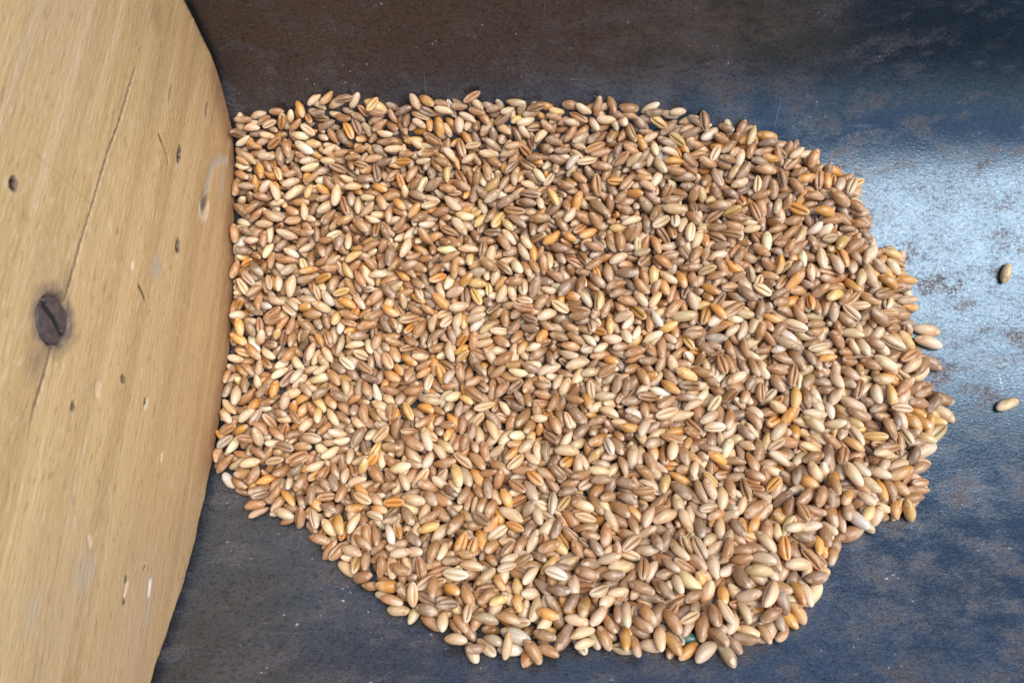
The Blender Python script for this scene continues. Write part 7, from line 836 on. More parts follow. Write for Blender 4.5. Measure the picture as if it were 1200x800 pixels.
616,1006,11,-20,15,-2,99,48,416,-21,84,-67,-111,107,-375,1240,80,-44,-40,-50,17,461,1213,82,20,79,56,43,-649,572,-49,2,-12,41,2,97,1036,21,75,123,-52,6,212,149,48,-151,-38,15,28,388,993,4,-33,-44,73,112,-220,1372,154,-1,19,-5,76,804,1328,133,21,-29,65,47,-136,1006,-1,34,-89,78,39,188,374,-14,-21,-93,59,13,-335,534,-47,88,31,29,39,911,898,-16,25,10,124,33,26,200,29,-89,-13,21,18,-47,1001,8,34,12,81,13,-311,1133,29,-23,-106,76,50,-354,981,5,14,70,-135,59,-178,864,-40,36,6,27,120,
-25,768,-29,-15,-9,58,72,-79,416,-29,-73,16,-43,64,-258,1422,207,96,-7,-22,7,472,977,-18,-137,-51,-5,100,680,1024,-4,-20,-16,88,28,958,1003,3,-79,-89,18,56,-255,258,10,107,31,5,92,-297,1014,7,-21,-15,-2,13,-38,701,-55,4,42,142,22,386,264,8,60,124,14,82,-524,796,-49,3,-5,110,49,801,1239,70,2,-30,-153,40,461,1337,124,-39,-109,-105,10,43,235,16,111,82,-23,27,754,1093,15,-47,-112,60,81,909,943,-20,5,-128,-38,40,661,1172,62,-39,-143,40,70,644,841,-40,-36,-6,52,32,834,767,-52,-17,-33,95,12,
-482,971,1,0,-19,60,6,-730,1339,123,-1,82,-105,12,123,398,-26,-137,-54,17,96,817,380,-24,-84,-64,57,117,601,1351,134,11,-13,155,51,2,723,-54,1,-2,119,16,371,390,-27,35,140,27,37,750,751,-52,32,6,22,21,219,1113,43,-4,116,-89,53,-689,910,-33,49,96,83,29,760,622,-55,-12,-35,124,3,-522,745,-50,51,2,78,7,-338,1146,51,101,95,43,117,44,454,-35,-56,-44,87,31,-220,340,-14,-29,-61,115,23,482,767,-53,-91,0,0,67,458,414,-30,76,43,22,58,38,1118,47,-23,-29,18,53,349,564,-50,80,125,-11,22,
359,1228,73,-13,8,85,9,174,544,-50,110,61,18,28,946,562,-50,-9,-81,125,39,-348,763,-53,3,-2,53,83,627,265,9,13,-110,-91,52,343,1118,44,-143,-44,-35,1,201,606,-54,-75,-21,24,97,-606,488,-42,45,65,92,27,-372,1281,96,43,-83,71,7,197,668,-56,-27,-15,49,83,241,425,-33,-44,-112,84,77,794,935,-28,-36,-137,33,12,-592,1176,81,-125,-31,-17,3,166,1014,13,19,8,109,7,-340,624,-51,32,58,53,93,-753,660,-57,-25,-21,71,27,223,388,-24,-10,6,45,66,369,455,-39,-17,-26,121,47,-585,574,-54,-2,4,101,77,
-173,921,-29,29,-23,71,47,-324,912,-8,15,152,16,21,948,479,-40,118,25,6,5,865,674,-56,0,0,16,83,959,1157,36,0,-5,13,100,74,230,18,31,8,11,177,787,1145,30,-49,-141,-34,13,-536,1071,7,-142,-2,-6,36,503,241,15,-17,1,4,84,786,1280,85,-37,-24,22,17,-1,236,37,-55,-49,104,17,265,1040,-4,47,50,95,27,773,1098,43,-2,-20,-21,60,296,1228,85,-107,-61,15,107,-250,1429,223,57,9,-13,87,-542,863,-30,24,-35,128,117,-684,1151,39,13,19,19,91,-468,1106,19,12,-17,100,20,-615,1204,55,0,32,-152,100,
152,505,-45,-13,68,-127,118,-766,1259,82,23,17,78,46,770,479,-42,-1,-11,-148,103,582,997,-9,4,-125,16,23,514,1095,55,-24,-44,77,23,471,1309,128,88,3,13,24,242,875,-39,-37,124,-54,52,-385,344,-13,15,28,63,40,104,199,29,-50,-45,95,28,-673,1403,190,2,-100,115,17,253,162,42,-44,-6,54,28,992,766,-39,81,32,36,117,399,365,-20,0,5,156,23,287,1011,14,3,-23,131,209,-356,464,-37,-33,11,146,17,45,1222,61,18,-11,54,41,219,1010,-12,-17,-52,121,107,63,759,-51,99,5,5,31,87,642,-57,-1,0,-8,67,
698,501,-45,-11,11,66,23,-72,466,-41,-67,-16,27,17,-530,1096,25,13,-35,125,29,575,1192,48,7,-18,57,94,-286,739,-47,27,88,-97,23,493,204,32,-61,41,-40,3,-288,1312,106,-10,-68,79,1,-3,242,13,120,77,-12,27,937,448,-37,0,-101,-120,103,882,1261,78,-30,147,38,89,618,1372,148,71,-6,16,13,-504,980,-18,34,43,92,28,841,462,-37,-11,11,90,40,529,352,-18,-7,13,105,3,15,946,-6,-71,27,-8,34,521,1321,108,48,-2,84,27,839,1095,13,36,11,77,92,199,721,-53,-20,-8,11,26,-55,1175,75,-51,-15,62,99,
322,1233,88,-45,-36,48,67,276,1049,16,21,-10,104,26,-107,1372,150,-28,-128,-40,57,964,855,-36,-35,-72,31,3,-526,1198,53,58,-131,-37,2,601,1314,107,-1,-45,69,0,-89,372,-22,-10,6,49,104,333,1333,116,13,-89,-126,27,310,948,-24,5,-15,120,100,33,978,-6,-83,19,51,68,752,654,-54,23,154,10,36,417,1181,54,116,24,58,3,-721,969,-3,13,-33,81,139,-106,1102,18,73,19,38,150,209,247,12,11,35,71,208,-316,1236,67,88,74,69,2,1028,524,-48,66,105,34,43,-163,949,-25,-1,-48,106,4,-10,1062,29,122,-9,49,97,
452,315,-8,-16,13,44,187,-464,547,-44,85,6,35,16,718,388,-24,0,17,153,11,412,944,-22,-36,-36,128,78,17,1029,37,-4,17,31,47,795,908,-33,22,77,116,64,303,1194,56,8,-128,20,16,142,1136,30,33,10,112,5,116,457,-35,-123,-2,36,57,-45,1198,50,-34,-56,53,188,152,932,-28,16,24,124,101,-68,659,-55,-9,-85,121,12,-582,611,-56,-15,-33,116,7,-122,1232,63,-60,-74,33,27,579,517,-46,88,126,-8,31,624,630,-54,-15,8,8,3,343,110,65,-24,6,33,19,166,1215,59,-5,-54,103,51,-446,397,-18,-39,62,76,77,
364,903,-36,-60,-84,49,7,-361,1058,2,-2,-63,134,24,-569,681,-57,95,14,10,107,-40,1035,6,-36,-116,73,28,-622,1002,11,-19,-37,64,4,-485,1214,79,19,-106,-75,13,839,728,-55,-36,-152,-3,38,199,1274,93,-51,-7,-60,47,171,877,-39,-13,152,13,29,364,1246,91,14,-8,150,174,-530,1147,30,53,0,-2,8,-754,1311,103,30,-15,25,23,610,1112,36,6,-12,81,19,928,1130,26,-6,-53,109,95,-38,1052,24,112,-39,5,47,518,813,-48,-88,-91,14,13,-195,1304,101,31,2,141,84,500,699,-55,30,5,18,32,367,982,18,-71,-115,-4,16,
552,290,-1,-18,7,107,17,309,1265,80,-23,-147,8,22,-335,762,-33,29,42,72,107,405,839,-46,31,15,61,18,506,1048,27,51,-71,117,148,-246,1207,54,34,-1,25,13,-284,1217,76,-13,-7,8,102,940,987,-18,-11,-27,68,3,-70,1069,28,71,29,82,64,503,962,-21,3,-97,-111,49,1003,819,-35,4,-74,82,103,-632,1040,33,-4,-11,100,113,-686,1081,52,-7,-68,80,8,-274,1106,20,-59,-11,8,0,633,990,-15,5,-16,133,45,-50,1011,-12,9,-13,93,23,-19,858,-41,10,-9,83,21,3,682,-57,-2,-45,145,107,167,1259,77,20,-8,36,82,
-331,1324,113,-3,-16,22,46,-654,388,-24,-61,-7,11,27,-742,1168,40,63,122,46,18,836,1017,11,-28,-20,75,24,113,1326,114,-62,-34,12,179,-557,1172,38,16,-11,61,7,1074,805,-47,20,-8,-64,99,238,690,-56,24,-4,-15,8,970,1212,75,67,21,-9,197,-59,429,-32,43,106,61,12,-431,1411,193,-33,17,-11,98,1028,1005,-12,-46,-29,28,39,-707,1042,-2,4,-21,135,126,-376,526,-45,65,27,0,37,732,1335,125,-5,-16,-31,87,-8,1120,43,-14,-52,90,28,118,1166,57,5,-14,143,18,-154,926,-3,105,16,40,7,-227,1234,66,20,6,8,32,
730,1238,88,12,129,74,102,419,794,-49,-8,-45,126,49,-258,1081,11,12,1,36,40,0,1271,83,-35,5,-11,54,-395,1202,64,-3,20,85,60,234,1284,93,56,-17,18,114,-204,1429,223,-106,16,8,77,-520,1214,79,-56,-33,25,2,77,1188,47,6,-24,130,26,190,910,-34,68,17,30,98,670,1149,41,-22,-105,81,16,-548,1274,94,12,3,125,29,-326,742,-53,-72,-71,47,144,-347,716,-55,12,17,102,163,-86,865,-23,5,-10,146,49,294,1112,52,27,123,49,81,2,545,-47,6,-12,68,173,538,839,-44,79,113,42,52,348,1171,56,33,11,72,11,
5,877,-37,-57,-81,51,31,244,482,-42,-105,-87,34,44,14,123,58,-22,4,20,43,487,1196,54,35,19,38,6,221,895,-31,30,-19,2,96,1042,668,-55,-25,-19,63,46,-517,939,-9,-4,41,-143,73,-336,1081,29,-29,-142,-12,3,560,744,-52,62,20,31,36,-538,653,-56,-31,-112,81,8,906,1095,14,64,33,56,43,664,468,-39,118,9,2,22,896,1155,54,47,57,89,0,322,1019,20,17,14,148,2,519,911,-28,6,-97,62,57,121,1229,66,48,12,34,11,-17,395,-16,5,-37,76,109,900,893,-37,-149,5,7,93,325,1176,42,31,-71,-103,47,766,909,-10,7,-56,127,3,
276,349,-17,145,10,-14,17,207,460,-39,-29,-19,103,53,336,1028,-4,-40,-49,52,0,436,1235,75,-77,-52,46,105,-470,408,-29,120,86,-24,23,995,1189,45,-10,-18,33,37,72,624,-55,-3,-110,110,97,-495,1232,66,-78,-87,1,12,534,986,-3,42,17,43,19,-506,1119,45,117,66,22,29,-108,572,-51,37,6,11,14,1006,530,-32,-24,30,13,127,614,1194,78,4,-3,62,19,165,1158,34,5,-25,132,23,-437,1060,27,-25,-26,117,13,-736,1174,65,-8,-11,-14,24,709,1056,21,114,73,51,12,46,1157,35,-52,-139,-25,79,442,895,-32,-27,-48,51,16,
-574,884,-37,6,14,140,26,583,768,-35,-24,-68,89,53,986,653,-55,-23,-23,69,49,5,502,-45,48,40,50,23,-41,461,-39,113,100,-8,32,-462,970,-20,-18,-98,112,34,535,613,-54,-64,3,-3,43,-624,920,-31,-20,-4,15,14,-224,410,-29,132,30,1,54,514,1020,11,58,132,32,39,761,335,-12,116,91,-11,119,474,1372,151,-2,115,-91,68,967,891,-36,20,24,112,9,340,982,6,108,74,44,99,370,246,12,-17,21,109,37,409,1343,125,14,38,144,158,419,1118,21,16,-4,26,142,414,1299,101,-25,-6,147,39,391,100,68,-7,29,123,48,
-691,791,-51,-19,-123,79,37,769,891,-32,21,15,-13,31,-490,1309,130,-36,-29,29,2,-682,1002,-11,-55,-143,7,20,-546,831,-47,-114,-48,12,28,491,1114,44,76,98,50,14,435,1100,16,82,10,36,58,349,1310,102,78,18,75,37,1028,977,-16,79,4,45,33,764,1004,-4,-71,-6,47,98,-265,1153,58,-21,-35,119,3,-375,1399,181,-74,-87,-90,13,807,1210,66,-1,30,-1,5,-374,1307,138,-10,-143,7,14,-661,1168,68,12,-48,117,14,-684,1331,126,68,61,29,47,-66,1189,49,-56,-70,64,37,-376,1032,3,77,14,95,66,-718,559,-50,-34,-3,13,79,
-608,1126,23,44,5,41,103,1083,917,-32,49,1,7,22,-278,1238,92,27,-2,8,119,-208,1023,2,-69,-10,-40,39,-559,1091,19,-18,2,93,38,270,1083,8,100,98,47,7,156,800,-49,3,4,28,103,-511,1181,43,18,-6,33,108,-402,1326,117,20,26,153,110,-286,1049,25,-13,-20,82,79,-129,352,-18,-8,9,138,17,-560,515,-46,55,4,6,23,-603,1038,-4,14,-1,10,89,867,431,-33,-39,-2,42,12,540,1040,13,-41,-8,99,7,752,1125,22,145,-14,-7,8,435,530,-29,32,19,-8,48,-66,363,-6,78,22,31,41,-197,1004,-14,-16,-20,45,18,-270,1123,42,124,37,16,161,
1005,686,-55,34,117,88,48,360,1022,14,10,-25,93,34,216,1100,16,-127,-64,-10,40,-618,1337,123,-68,-36,8,31,654,1262,79,106,-2,-3,2,133,970,-17,-41,-63,99,9,-107,820,-45,-15,148,-36,20,-8,1199,51,-76,-12,13,108,-700,977,-20,2,148,17,73,782,986,-17,-137,-4,0,111,376,594,-54,-9,-36,133,118,520,1094,33,39,1,60,8,-395,1303,101,28,39,143,109,-43,346,-16,-3,-17,-137,114,661,1305,98,-2,-51,81,17,-325,442,-36,84,121,-15,113,-356,651,-52,26,29,26,53,-175,704,-57,6,41,138,67,689,988,-16,73,-8,-14,32,
82,917,-32,9,0,5,172,-522,957,8,-67,-33,101,26,-93,1319,109,50,-5,84,29,342,856,-42,6,-4,57,26,-434,786,-51,-49,2,-3,27,-738,993,-14,12,-1,12,45,410,395,-26,-24,-146,48,54,-493,1067,5,14,-6,40,19,-466,622,-54,-10,0,28,54,428,232,19,0,43,151,39,239,1346,129,64,-9,32,52,164,1061,2,13,-7,42,113,928,939,2,-3,-48,145,27,-56,1336,120,1,-53,145,9,780,1039,-3,-79,-27,14,22,530,205,26,-10,-40,-142,97,-333,379,-23,125,23,8,68,-211,1145,31,58,39,73,18,-139,1105,18,-12,-12,36,21,267,1322,114,53,57,124,51,
319,907,-31,75,4,7,55,787,823,-47,68,0,0,8,489,585,-52,-104,-85,29,29,646,308,-6,15,19,42,63,-5,797,-48,91,46,36,19,-488,854,-44,-116,-13,3,57,114,946,-23,-29,-61,55,59,51,517,-47,20,155,-9,73,187,1127,25,28,70,119,43,893,952,7,-56,-15,31,13,668,1115,19,66,31,64,17,-359,1228,61,-7,-17,32,7,-181,1185,47,112,29,28,102,566,1203,74,17,-2,-5,54,898,919,-31,7,-14,153,36,-225,1206,75,-116,-47,7,29,826,1058,1,-3,-59,128,103,419,1016,-8,13,1,-4,45,-449,1131,27,50,45,87,29,909,1046,40,-49,62,-77,6,
-548,996,7,88,67,62,157,-466,1047,18,-32,-147,-37,85,-739,1198,52,58,87,91,112,448,1186,87,52,22,-134,17,688,1319,131,-38,-8,56,97,156,1181,62,-48,-64,43,88,-507,476,-40,-37,0,1,36,-755,847,-44,2,-11,120,123,247,236,32,70,71,26,47,685,296,-3,-60,-133,49,8,563,1302,98,-128,-19,-15,113,470,1137,27,80,14,26,8,-656,920,-14,65,13,21,94,636,1129,25,-12,-20,40,4,80,710,-55,15,6,43,28,141,378,-22,70,17,13,3,-388,813,-48,-12,-25,81,23,-454,1180,46,32,48,134,182,112,1162,35,40,8,66,117,
100,1290,92,9,-71,114,3,-393,1006,-2,-55,-34,97,49,486,407,-27,136,46,-13,110,-673,949,-26,-16,-27,64,109,-699,859,-40,-115,-41,10,50,-309,287,1,36,57,61,3,-301,1074,7,-12,-19,24,18,134,883,-33,77,36,60,119,-502,1267,80,3,33,-143,9,140,1189,46,-37,-45,44,38,195,829,-46,6,0,-6,14,-420,939,-24,-9,-74,81,26,-339,832,-45,1,-9,148,41,937,920,-27,48,1,73,14,-376,990,-17,41,4,59,8,1089,1005,-12,63,-2,-9,1,-134,1270,96,17,7,88,47,-187,766,-52,-36,-111,72,163,688,1169,40,-55,-124,14,99,
1020,843,-45,7,-1,27,33,604,1051,0,130,-15,-9,18,437,829,-47,-1,-8,-2,7,633,1307,102,-69,-118,-20,41,12,1118,21,-50,-141,-24,19,-741,1274,83,16,-19,83,12,-529,960,-23,-1,-36,133,24,795,673,-53,92,27,12,76,586,885,-35,-21,-82,99,25,405,1056,2,65,32,61,49,-741,1022,-6,-82,-3,1,50,537,408,-28,95,30,12,9,-686,1099,16,-91,-74,4,99,729,851,-39,-36,-120,76,5,452,1085,18,38,-42,25,117,705,644,-57,16,-156,3,17,-38,1138,30,-8,-60,108,40,-671,1258,78,66,-1,-5,39,-582,1089,11,26,13,106,44,
54,847,-43,-48,-38,47,14,434,487,-43,-5,132,68,37,853,1182,55,52,21,64,28,-263,993,4,-4,-17,147,54,893,408,-28,38,58,67,39,-188,240,16,-86,-109,54,56,-367,937,-29,-17,-38,98,98,-174,1052,0,-34,-123,44,28,873,1009,20,21,88,103,12,158,970,-22,59,89,79,27,-318,1195,60,89,-21,46,18,655,219,21,-32,-7,82,47,-744,957,-24,39,-6,-32,4,318,867,-42,35,9,39,167,-328,888,-30,-27,107,94,25,430,1058,36,-51,-5,19,12,346,951,-21,93,86,20,24,408,200,32,-33,-27,44,37,827,348,-16,-40,-5,30,23,
-27,1053,1,40,54,108,53,936,957,-7,-14,-142,56,58,398,1195,50,23,-6,44,14,-231,1285,89,48,4,53,32,-737,1120,40,25,16,122,58,-2,995,10,-14,-84,104,117,980,951,-23,-38,-109,62,100,-141,896,-36,15,26,125,52,-434,1146,52,19,-24,89,48,-547,1032,23,-7,-104,83,115,531,1104,15,-105,-48,7,27,329,418,-31,-32,-24,125,87,-687,537,-48,120,95,-5,61,-374,1117,19,73,21,43,7,972,585,-53,-3,23,-145,13,576,1123,24,-18,-106,104,3,589,840,-45,22,25,109,3,51,1071,21,45,-70,133,107,-354,1019,2,-108,-59,55,4,
238,1070,27,26,44,108,206,794,1015,1,-60,-103,-72,81,632,1029,19,-38,5,-140,36,-281,1149,30,-79,-97,12,97,-151,1260,78,62,35,82,6,-181,1199,71,46,12,52,29,871,1179,42,-84,-88,10,7,-235,1065,29,-2,-17,15,123,262,1249,72,81,13,28,8,722,1072,6,36,-1,-25,103,623,455,-36,-56,-41,69,36,679,257,9,14,5,10,153,45,1223,103,62,93,-4,108,382,1063,4,-29,-30,72,17,-449,852,-42,37,7,30,66,-714,1196,58,9,-88,56,13,767,1252,92,-84,-92,1,39,321,1137,52,-119,-88,-19,18,422,988,3,62,8,37,46,310,1042,1,-18,-15,53,30,
430,1074,18,70,4,75,37,918,1235,68,45,5,54,25,284,767,-53,-141,-66,4,47,269,1218,67,-28,-52,114,117,571,1247,73,20,-23,128,106,-428,1013,11,18,-9,82,27,-208,945,-25,5,-12,115,195,820,1284,90,21,-14,60,115,312,203,27,-19,5,33,58,-481,669,-56,-26,-74,104,28,-428,1208,56,15,-7,55,36,88,1019,-8,43,-1,-3,40,955,1054,8,-95,-53,51,79,-348,1078,8,6,51,143,48,-217,841,-44,-40,-52,55,48,-530,999,-8,-107,-60,-28,29,393,931,-18,-65,-100,82,7,-196,372,-21,-14,5,120,13,568,1279,88,-97,-23,3,11,
689,341,-13,-67,-25,47,52,-767,916,-13,-36,-42,79,52,819,1117,33,34,30,85,43,403,977,-20,-2,9,-7,57,795,416,-32,-108,9,-7,7,644,1208,56,-135,-26,-5,0,-409,1285,89,52,0,-11,2,-503,1110,19,-62,-136,-22,21,897,447,-28,-49,49,-12,183,1050,970,-22,-96,-71,4,47,768,1060,2,-2,-4,14,33,-347,1204,54,44,6,56,76,223,475,-30,-32,3,96,57,-404,984,-7,-45,-114,71,117,-709,688,-57,96,13,9,87,135,1063,4,106,32,29,172,604,1093,12,75,75,73,7,702,929,-28,71,16,27,10,741,707,-57,-22,-25,77,97,906,478,-42,-7,4,53,23,
525,1248,73,48,-6,39,32,-662,715,-55,-26,-11,35,113,-215,893,-37,5,-1,63,23,-143,969,-23,52,43,81,107,65,1152,59,43,-64,75,27,617,729,-54,1,-3,140,54,519,1196,59,-5,14,81,8,-562,466,-37,23,-3,32,78,815,1093,12,-67,-86,46,27,466,504,-44,-58,0,-3,2,578,1074,19,-7,-16,45,11,119,334,-13,-27,-97,111,37,560,1323,114,-96,-19,-11,11,-553,1246,78,-17,9,31,101,984,1025,-9,4,-150,-19,37,-55,1275,84,46,24,99,28,-576,1326,115,26,38,134,56,-474,915,-34,14,-37,-131,137,-101,1285,89,-4,-7,-1,194,
-235,1054,2,-13,-28,61,20,-299,967,-21,-13,-28,-154,124,-769,1152,40,-66,-37,80,7,357,1080,9,-45,-20,21,102,-333,988,-16,-47,-1,1,52,379,856,-42,5,-6,89,52,672,936,-29,-49,-29,33,118,554,516,-47,-51,-46,74,87,552,1083,9,103,95,45,143,44,1094,24,-96,-64,-48,74,52,1047,19,10,-31,-143,68,860,1276,83,-46,138,19,17,358,1270,81,15,-29,118,8,613,951,-25,32,1,12,104,-540,495,-42,36,9,0,44,-281,1242,68,45,1,26,23,613,927,-14,18,123,-72,114,-582,941,-28,5,-54,124,27,864,921,-13,-24,-6,44,7,
484,1029,-3,57,63,89,30,-40,612,-55,127,74,-9,47,316,719,-56,2,0,15,58,-187,736,-54,53,131,43,82,434,1040,-5,6,-141,-68,47,244,1097,13,16,-12,57,178,159,972,0,1,-42,131,93,-360,1148,30,-52,-130,-28,187,291,1226,63,-15,-76,90,13,1019,573,-52,-30,-14,50,113,109,896,-34,-20,-17,39,50,525,1159,34,4,11,-146,27,578,600,-53,101,14,8,2,449,1207,56,-6,150,-36,71,358,1317,133,16,-34,90,7,415,919,-32,-52,-10,12,54,189,786,-52,-123,8,-2,7,-573,1331,133,-3,9,-18,37,414,263,7,-29,-28,113,7,
441,1316,107,-7,-88,95,24,754,429,-35,-5,11,91,97,-69,152,47,33,49,36,67,1081,704,-55,0,-129,89,73,-351,1112,23,97,35,64,2,629,919,-32,110,82,33,3,-737,1100,21,-27,4,88,67,60,1042,-2,107,6,6,14,-725,1324,119,106,21,8,7,-766,890,-37,53,58,81,3,631,244,14,34,6,14,117,1039,790,-49,2,-5,99,44,1096,837,-48,87,73,50,122,41,1293,92,22,-13,52,33,242,977,-21,63,124,54,187,403,1090,21,-2,-21,8,47,601,431,-35,-7,8,82,8,117,1203,51,-5,67,-114,47,-50,951,-25,-19,1,-3,82,183,969,-21,-27,-67,67,113,
-233,1174,41,-56,-95,50,37,563,866,-37,73,21,82,57,-15,1106,16,-79,16,-8,27,-189,1280,87,30,84,116,13,897,1058,19,-73,-101,10,57,884,1003,-13,38,8,84,53,960,1266,80,0,40,-102,67,248,1019,-6,-140,8,-36,107,973,1122,23,73,-40,-66,109,32,1001,-4,71,-42,14,43,-539,1124,27,90,-9,45,77,839,403,-28,-6,11,111,59,316,1240,67,4,-29,140,3,757,1233,66,16,-15,105,19,317,976,-21,20,149,16,167,677,889,-19,73,34,32,82,-468,1004,-12,-47,-28,30,92,94,1064,2,8,-17,113,47,387,1118,27,-67,-50,20,79,
585,253,10,-6,19,125,178,821,449,-27,76,15,-127,7,160,1017,-9,-45,-103,54,102,236,1045,4,-31,-19,59,21,889,1057,0,10,-12,87,87,-558,932,-13,-60,-126,-52,10,15,1185,44,18,-3,14,28,258,742,-50,21,85,89,46,98,978,-19,36,11,61,54,701,977,6,26,18,133,76,571,1025,12,-72,-35,30,58,-217,559,-52,-19,-10,77,47,-342,1056,21,-4,-31,106,17,692,1235,67,47,3,15,26,-96,922,-30,5,-26,-145,31,648,524,-49,13,38,105,37,268,1109,31,-34,-56,72,27,1041,900,-35,-18,-24,61,44,-550,1047,1,-2,-117,92,19,
-174,1150,34,59,3,13,36,-322,1107,17,-9,-44,91,13,-388,1178,44,77,15,33,26,555,1033,-4,22,-1,49,71,-340,1171,40,32,-3,7,23,-613,1063,2,9,39,141,7,-184,261,34,35,38,95,27,-300,1288,89,-22,11,-12,117,782,725,-55,-20,-28,84,18,406,1152,57,54,1,65,37,-274,987,-17,138,-20,-9,22,1041,611,-56,0,-3,-147,37,-282,1048,-1,12,111,105,74,207,862,-43,5,-6,84,37,-363,614,-55,67,120,34,3,555,1227,63,-18,-149,12,52,694,1194,57,-52,-131,69,21,791,1165,43,23,82,92,57,477,914,-11,-3,16,95,37,
632,1083,13,-34,-35,52,30,718,1322,109,12,-32,126,23,73,1164,36,-7,-59,106,87,552,936,-26,-106,-67,22,45,-627,987,-17,12,0,2,11,-743,1063,3,15,-14,73,64,142,529,-42,-25,46,116,18,1,1346,130,-109,-79,-17,12,-582,1116,39,-25,-27,74,141,-658,1333,119,31,-17,41,141,-19,908,-35,-38,-58,68,97,434,347,-13,-36,-89,68,7,-75,1238,72,25,-11,-18,200,71,989,-19,-85,-124,-14,57,559,810,-50,-115,-48,12,27,-753,1139,27,45,8,17,57,-431,1007,-13,151,40,11,83,812,1038,10,78,36,103,1,255,1270,83,81,12,28,36,
488,723,-49,-12,-44,34,167,-90,686,-55,-65,-26,31,113,-628,1284,88,24,-3,15,29,-111,1251,83,-17,-41,93,57,-140,441,-36,-17,0,36,68,-496,1320,110,20,28,-142,22,728,1184,44,-108,27,-11,107,-495,1033,-2,-25,0,11,55,517,1041,-5,3,-21,141,177,516,999,-13,23,3,52,99,627,1148,46,-62,-143,-13,57,-390,950,-8,52,20,33,29,-393,910,-34,-139,-27,0,3,933,1055,0,-38,-58,60,37,-538,1230,63,7,-133,-82,28,178,1048,15,-13,9,-147,117,-492,1167,42,-138,-54,19,13,-126,1194,51,-40,7,-7,6,218,1135,33,37,-63,138,114,
889,611,-55,-43,-55,82,7,-714,1234,82,-52,-127,34,106,65,1103,16,63,74,84,3,-525,897,-32,-3,57,129,10,-458,1257,90,6,-96,113,39,-230,763,-54,-62,-143,-5,97,122,1116,20,5,-26,125,2,363,1039,-4,-82,-98,15,14,243,926,-13,15,148,-31,53,561,978,-19,-136,-2,-10,28,291,284,5,-27,-28,67,13,1024,901,-12,-17,-1,30,14,159,353,-16,-10,13,46,134,-425,1077,13,-138,16,-29,136,-667,1040,-2,-12,-36,77,0,693,1259,94,-18,152,22,37,908,983,-14,57,29,41,10,756,1194,50,-27,-75,71,6,-255,1007,-13,2,-18,144,33,
845,1246,71,-28,-88,85,98,901,1185,44,-3,-34,73,87,353,589,-37,-61,19,-26,66,-38,969,-13,13,42,136,57,42,1257,77,0,-17,38,9,-659,1100,17,-101,-77,-9,29,-473,1291,93,61,123,72,141,384,1150,42,55,48,34,91,733,887,-37,-68,-117,25,21,-621,1092,12,-9,-60,106,58,433,1047,15,-12,106,-106,8,500,1077,9,-16,-29,71,9,-764,955,-7,60,92,82,37,608,1151,31,53,90,92,117,-166,1227,61,6,-29,136,148,75,435,-34,-15,1,110,83,605,373,-22,-12,15,110,23,-88,883,-39,-21,-154,-12,114,857,1021,-6,-45,-30,32,15,
470,1075,8,71,28,51,112,18,434,-34,17,-18,-24,53,148,1003,4,50,119,57,117,37,367,-20,-4,-55,144,23,528,1072,12,20,-32,41,108,-209,1063,4,-28,-46,61,53,-656,1137,26,-43,-25,26,57,265,987,-16,25,50,120,119,-453,940,-26,36,88,99,19,791,462,-36,37,9,147,17,-297,1191,48,-108,-75,-5,4,-133,1172,71,37,49,72,17,-412,1054,0,13,140,68,153,415,657,-57,0,0,11,7,875,1058,16,1,-5,90,57,573,1147,33,-56,13,-10,101,878,944,-29,9,-4,43,107,289,1114,23,49,46,82,10,640,873,-38,-52,-18,22,11,793,387,-21,110,52,31,9,
464,923,-32,101,94,39,48,-632,778,-51,6,-6,87,29,-57,1077,8,15,-13,62,52,427,629,-55,84,56,50,167,579,1026,-9,16,-4,44,7,980,997,-17,6,-14,112,37,-607,1012,-10,-49,-1,1,26,250,1199,52,12,-19,97,100,-271,1268,79,6,11,147,27,-165,1001,-11,3,-23,73,5,357,1097,34,-1,-6,46,107,-765,1099,14,-10,-39,80,44,-342,1294,92,-93,-59,3,47,-554,789,-51,-18,-45,133,17,-579,1175,42,-38,-53,57,98,327,284,2,30,142,-21,68,-362,1334,125,43,-62,82,57,-720,821,-47,-29,-87,73,47,33,901,-36,-7,-97,111,97,
694,1091,19,87,-11,42,99,645,1279,125,9,20,46,77,342,789,-50,-26,-22,54,162,-370,1262,77,0,-69,123,73,-204,1331,117,2,-7,10,29,-87,1031,13,142,6,-29,50,95,1244,80,-58,-78,99,59,793,531,-49,-10,10,69,7,198,1254,79,-29,78,-108,124,615,1024,-7,74,10,18,19,-259,947,-26,-19,1,-2,14,-245,1338,120,27,-20,62,23,602,767,-54,1,-5,134,7,-106,1065,6,3,19,151,25,197,213,23,-147,21,-10,47,-310,1271,80,20,10,125,7,293,1003,-12,1,-25,140,100,695,1056,0,-12,-34,71,137,368,948,-28,36,12,58,47,
-108,850,-35,-47,-16,91,28,330,1085,17,110,50,18,34,-236,1131,27,-75,-104,13,1,28,921,-25,52,-39,126,17,798,792,-51,-13,-40,111,27,-155,1125,25,57,11,42,81,-383,279,4,-67,-28,54,89,80,1135,34,67,29,-8,18,730,1044,4,39,-26,3,56,-149,410,-31,-72,-16,27,17,-148,1143,53,-1,-12,57,46,-318,913,-33,-117,8,-2,22,-452,1324,115,-111,7,-31,17,715,1117,21,47,48,99,34,447,1173,42,-9,141,-56,12,-142,1074,24,31,-8,15,82,67,1286,110,34,94,111,108,739,366,-15,21,30,5,73,833,1182,53,-4,24,54,43,
-33,1246,71,50,-3,51,53,210,1051,1,-93,-80,13,26,]
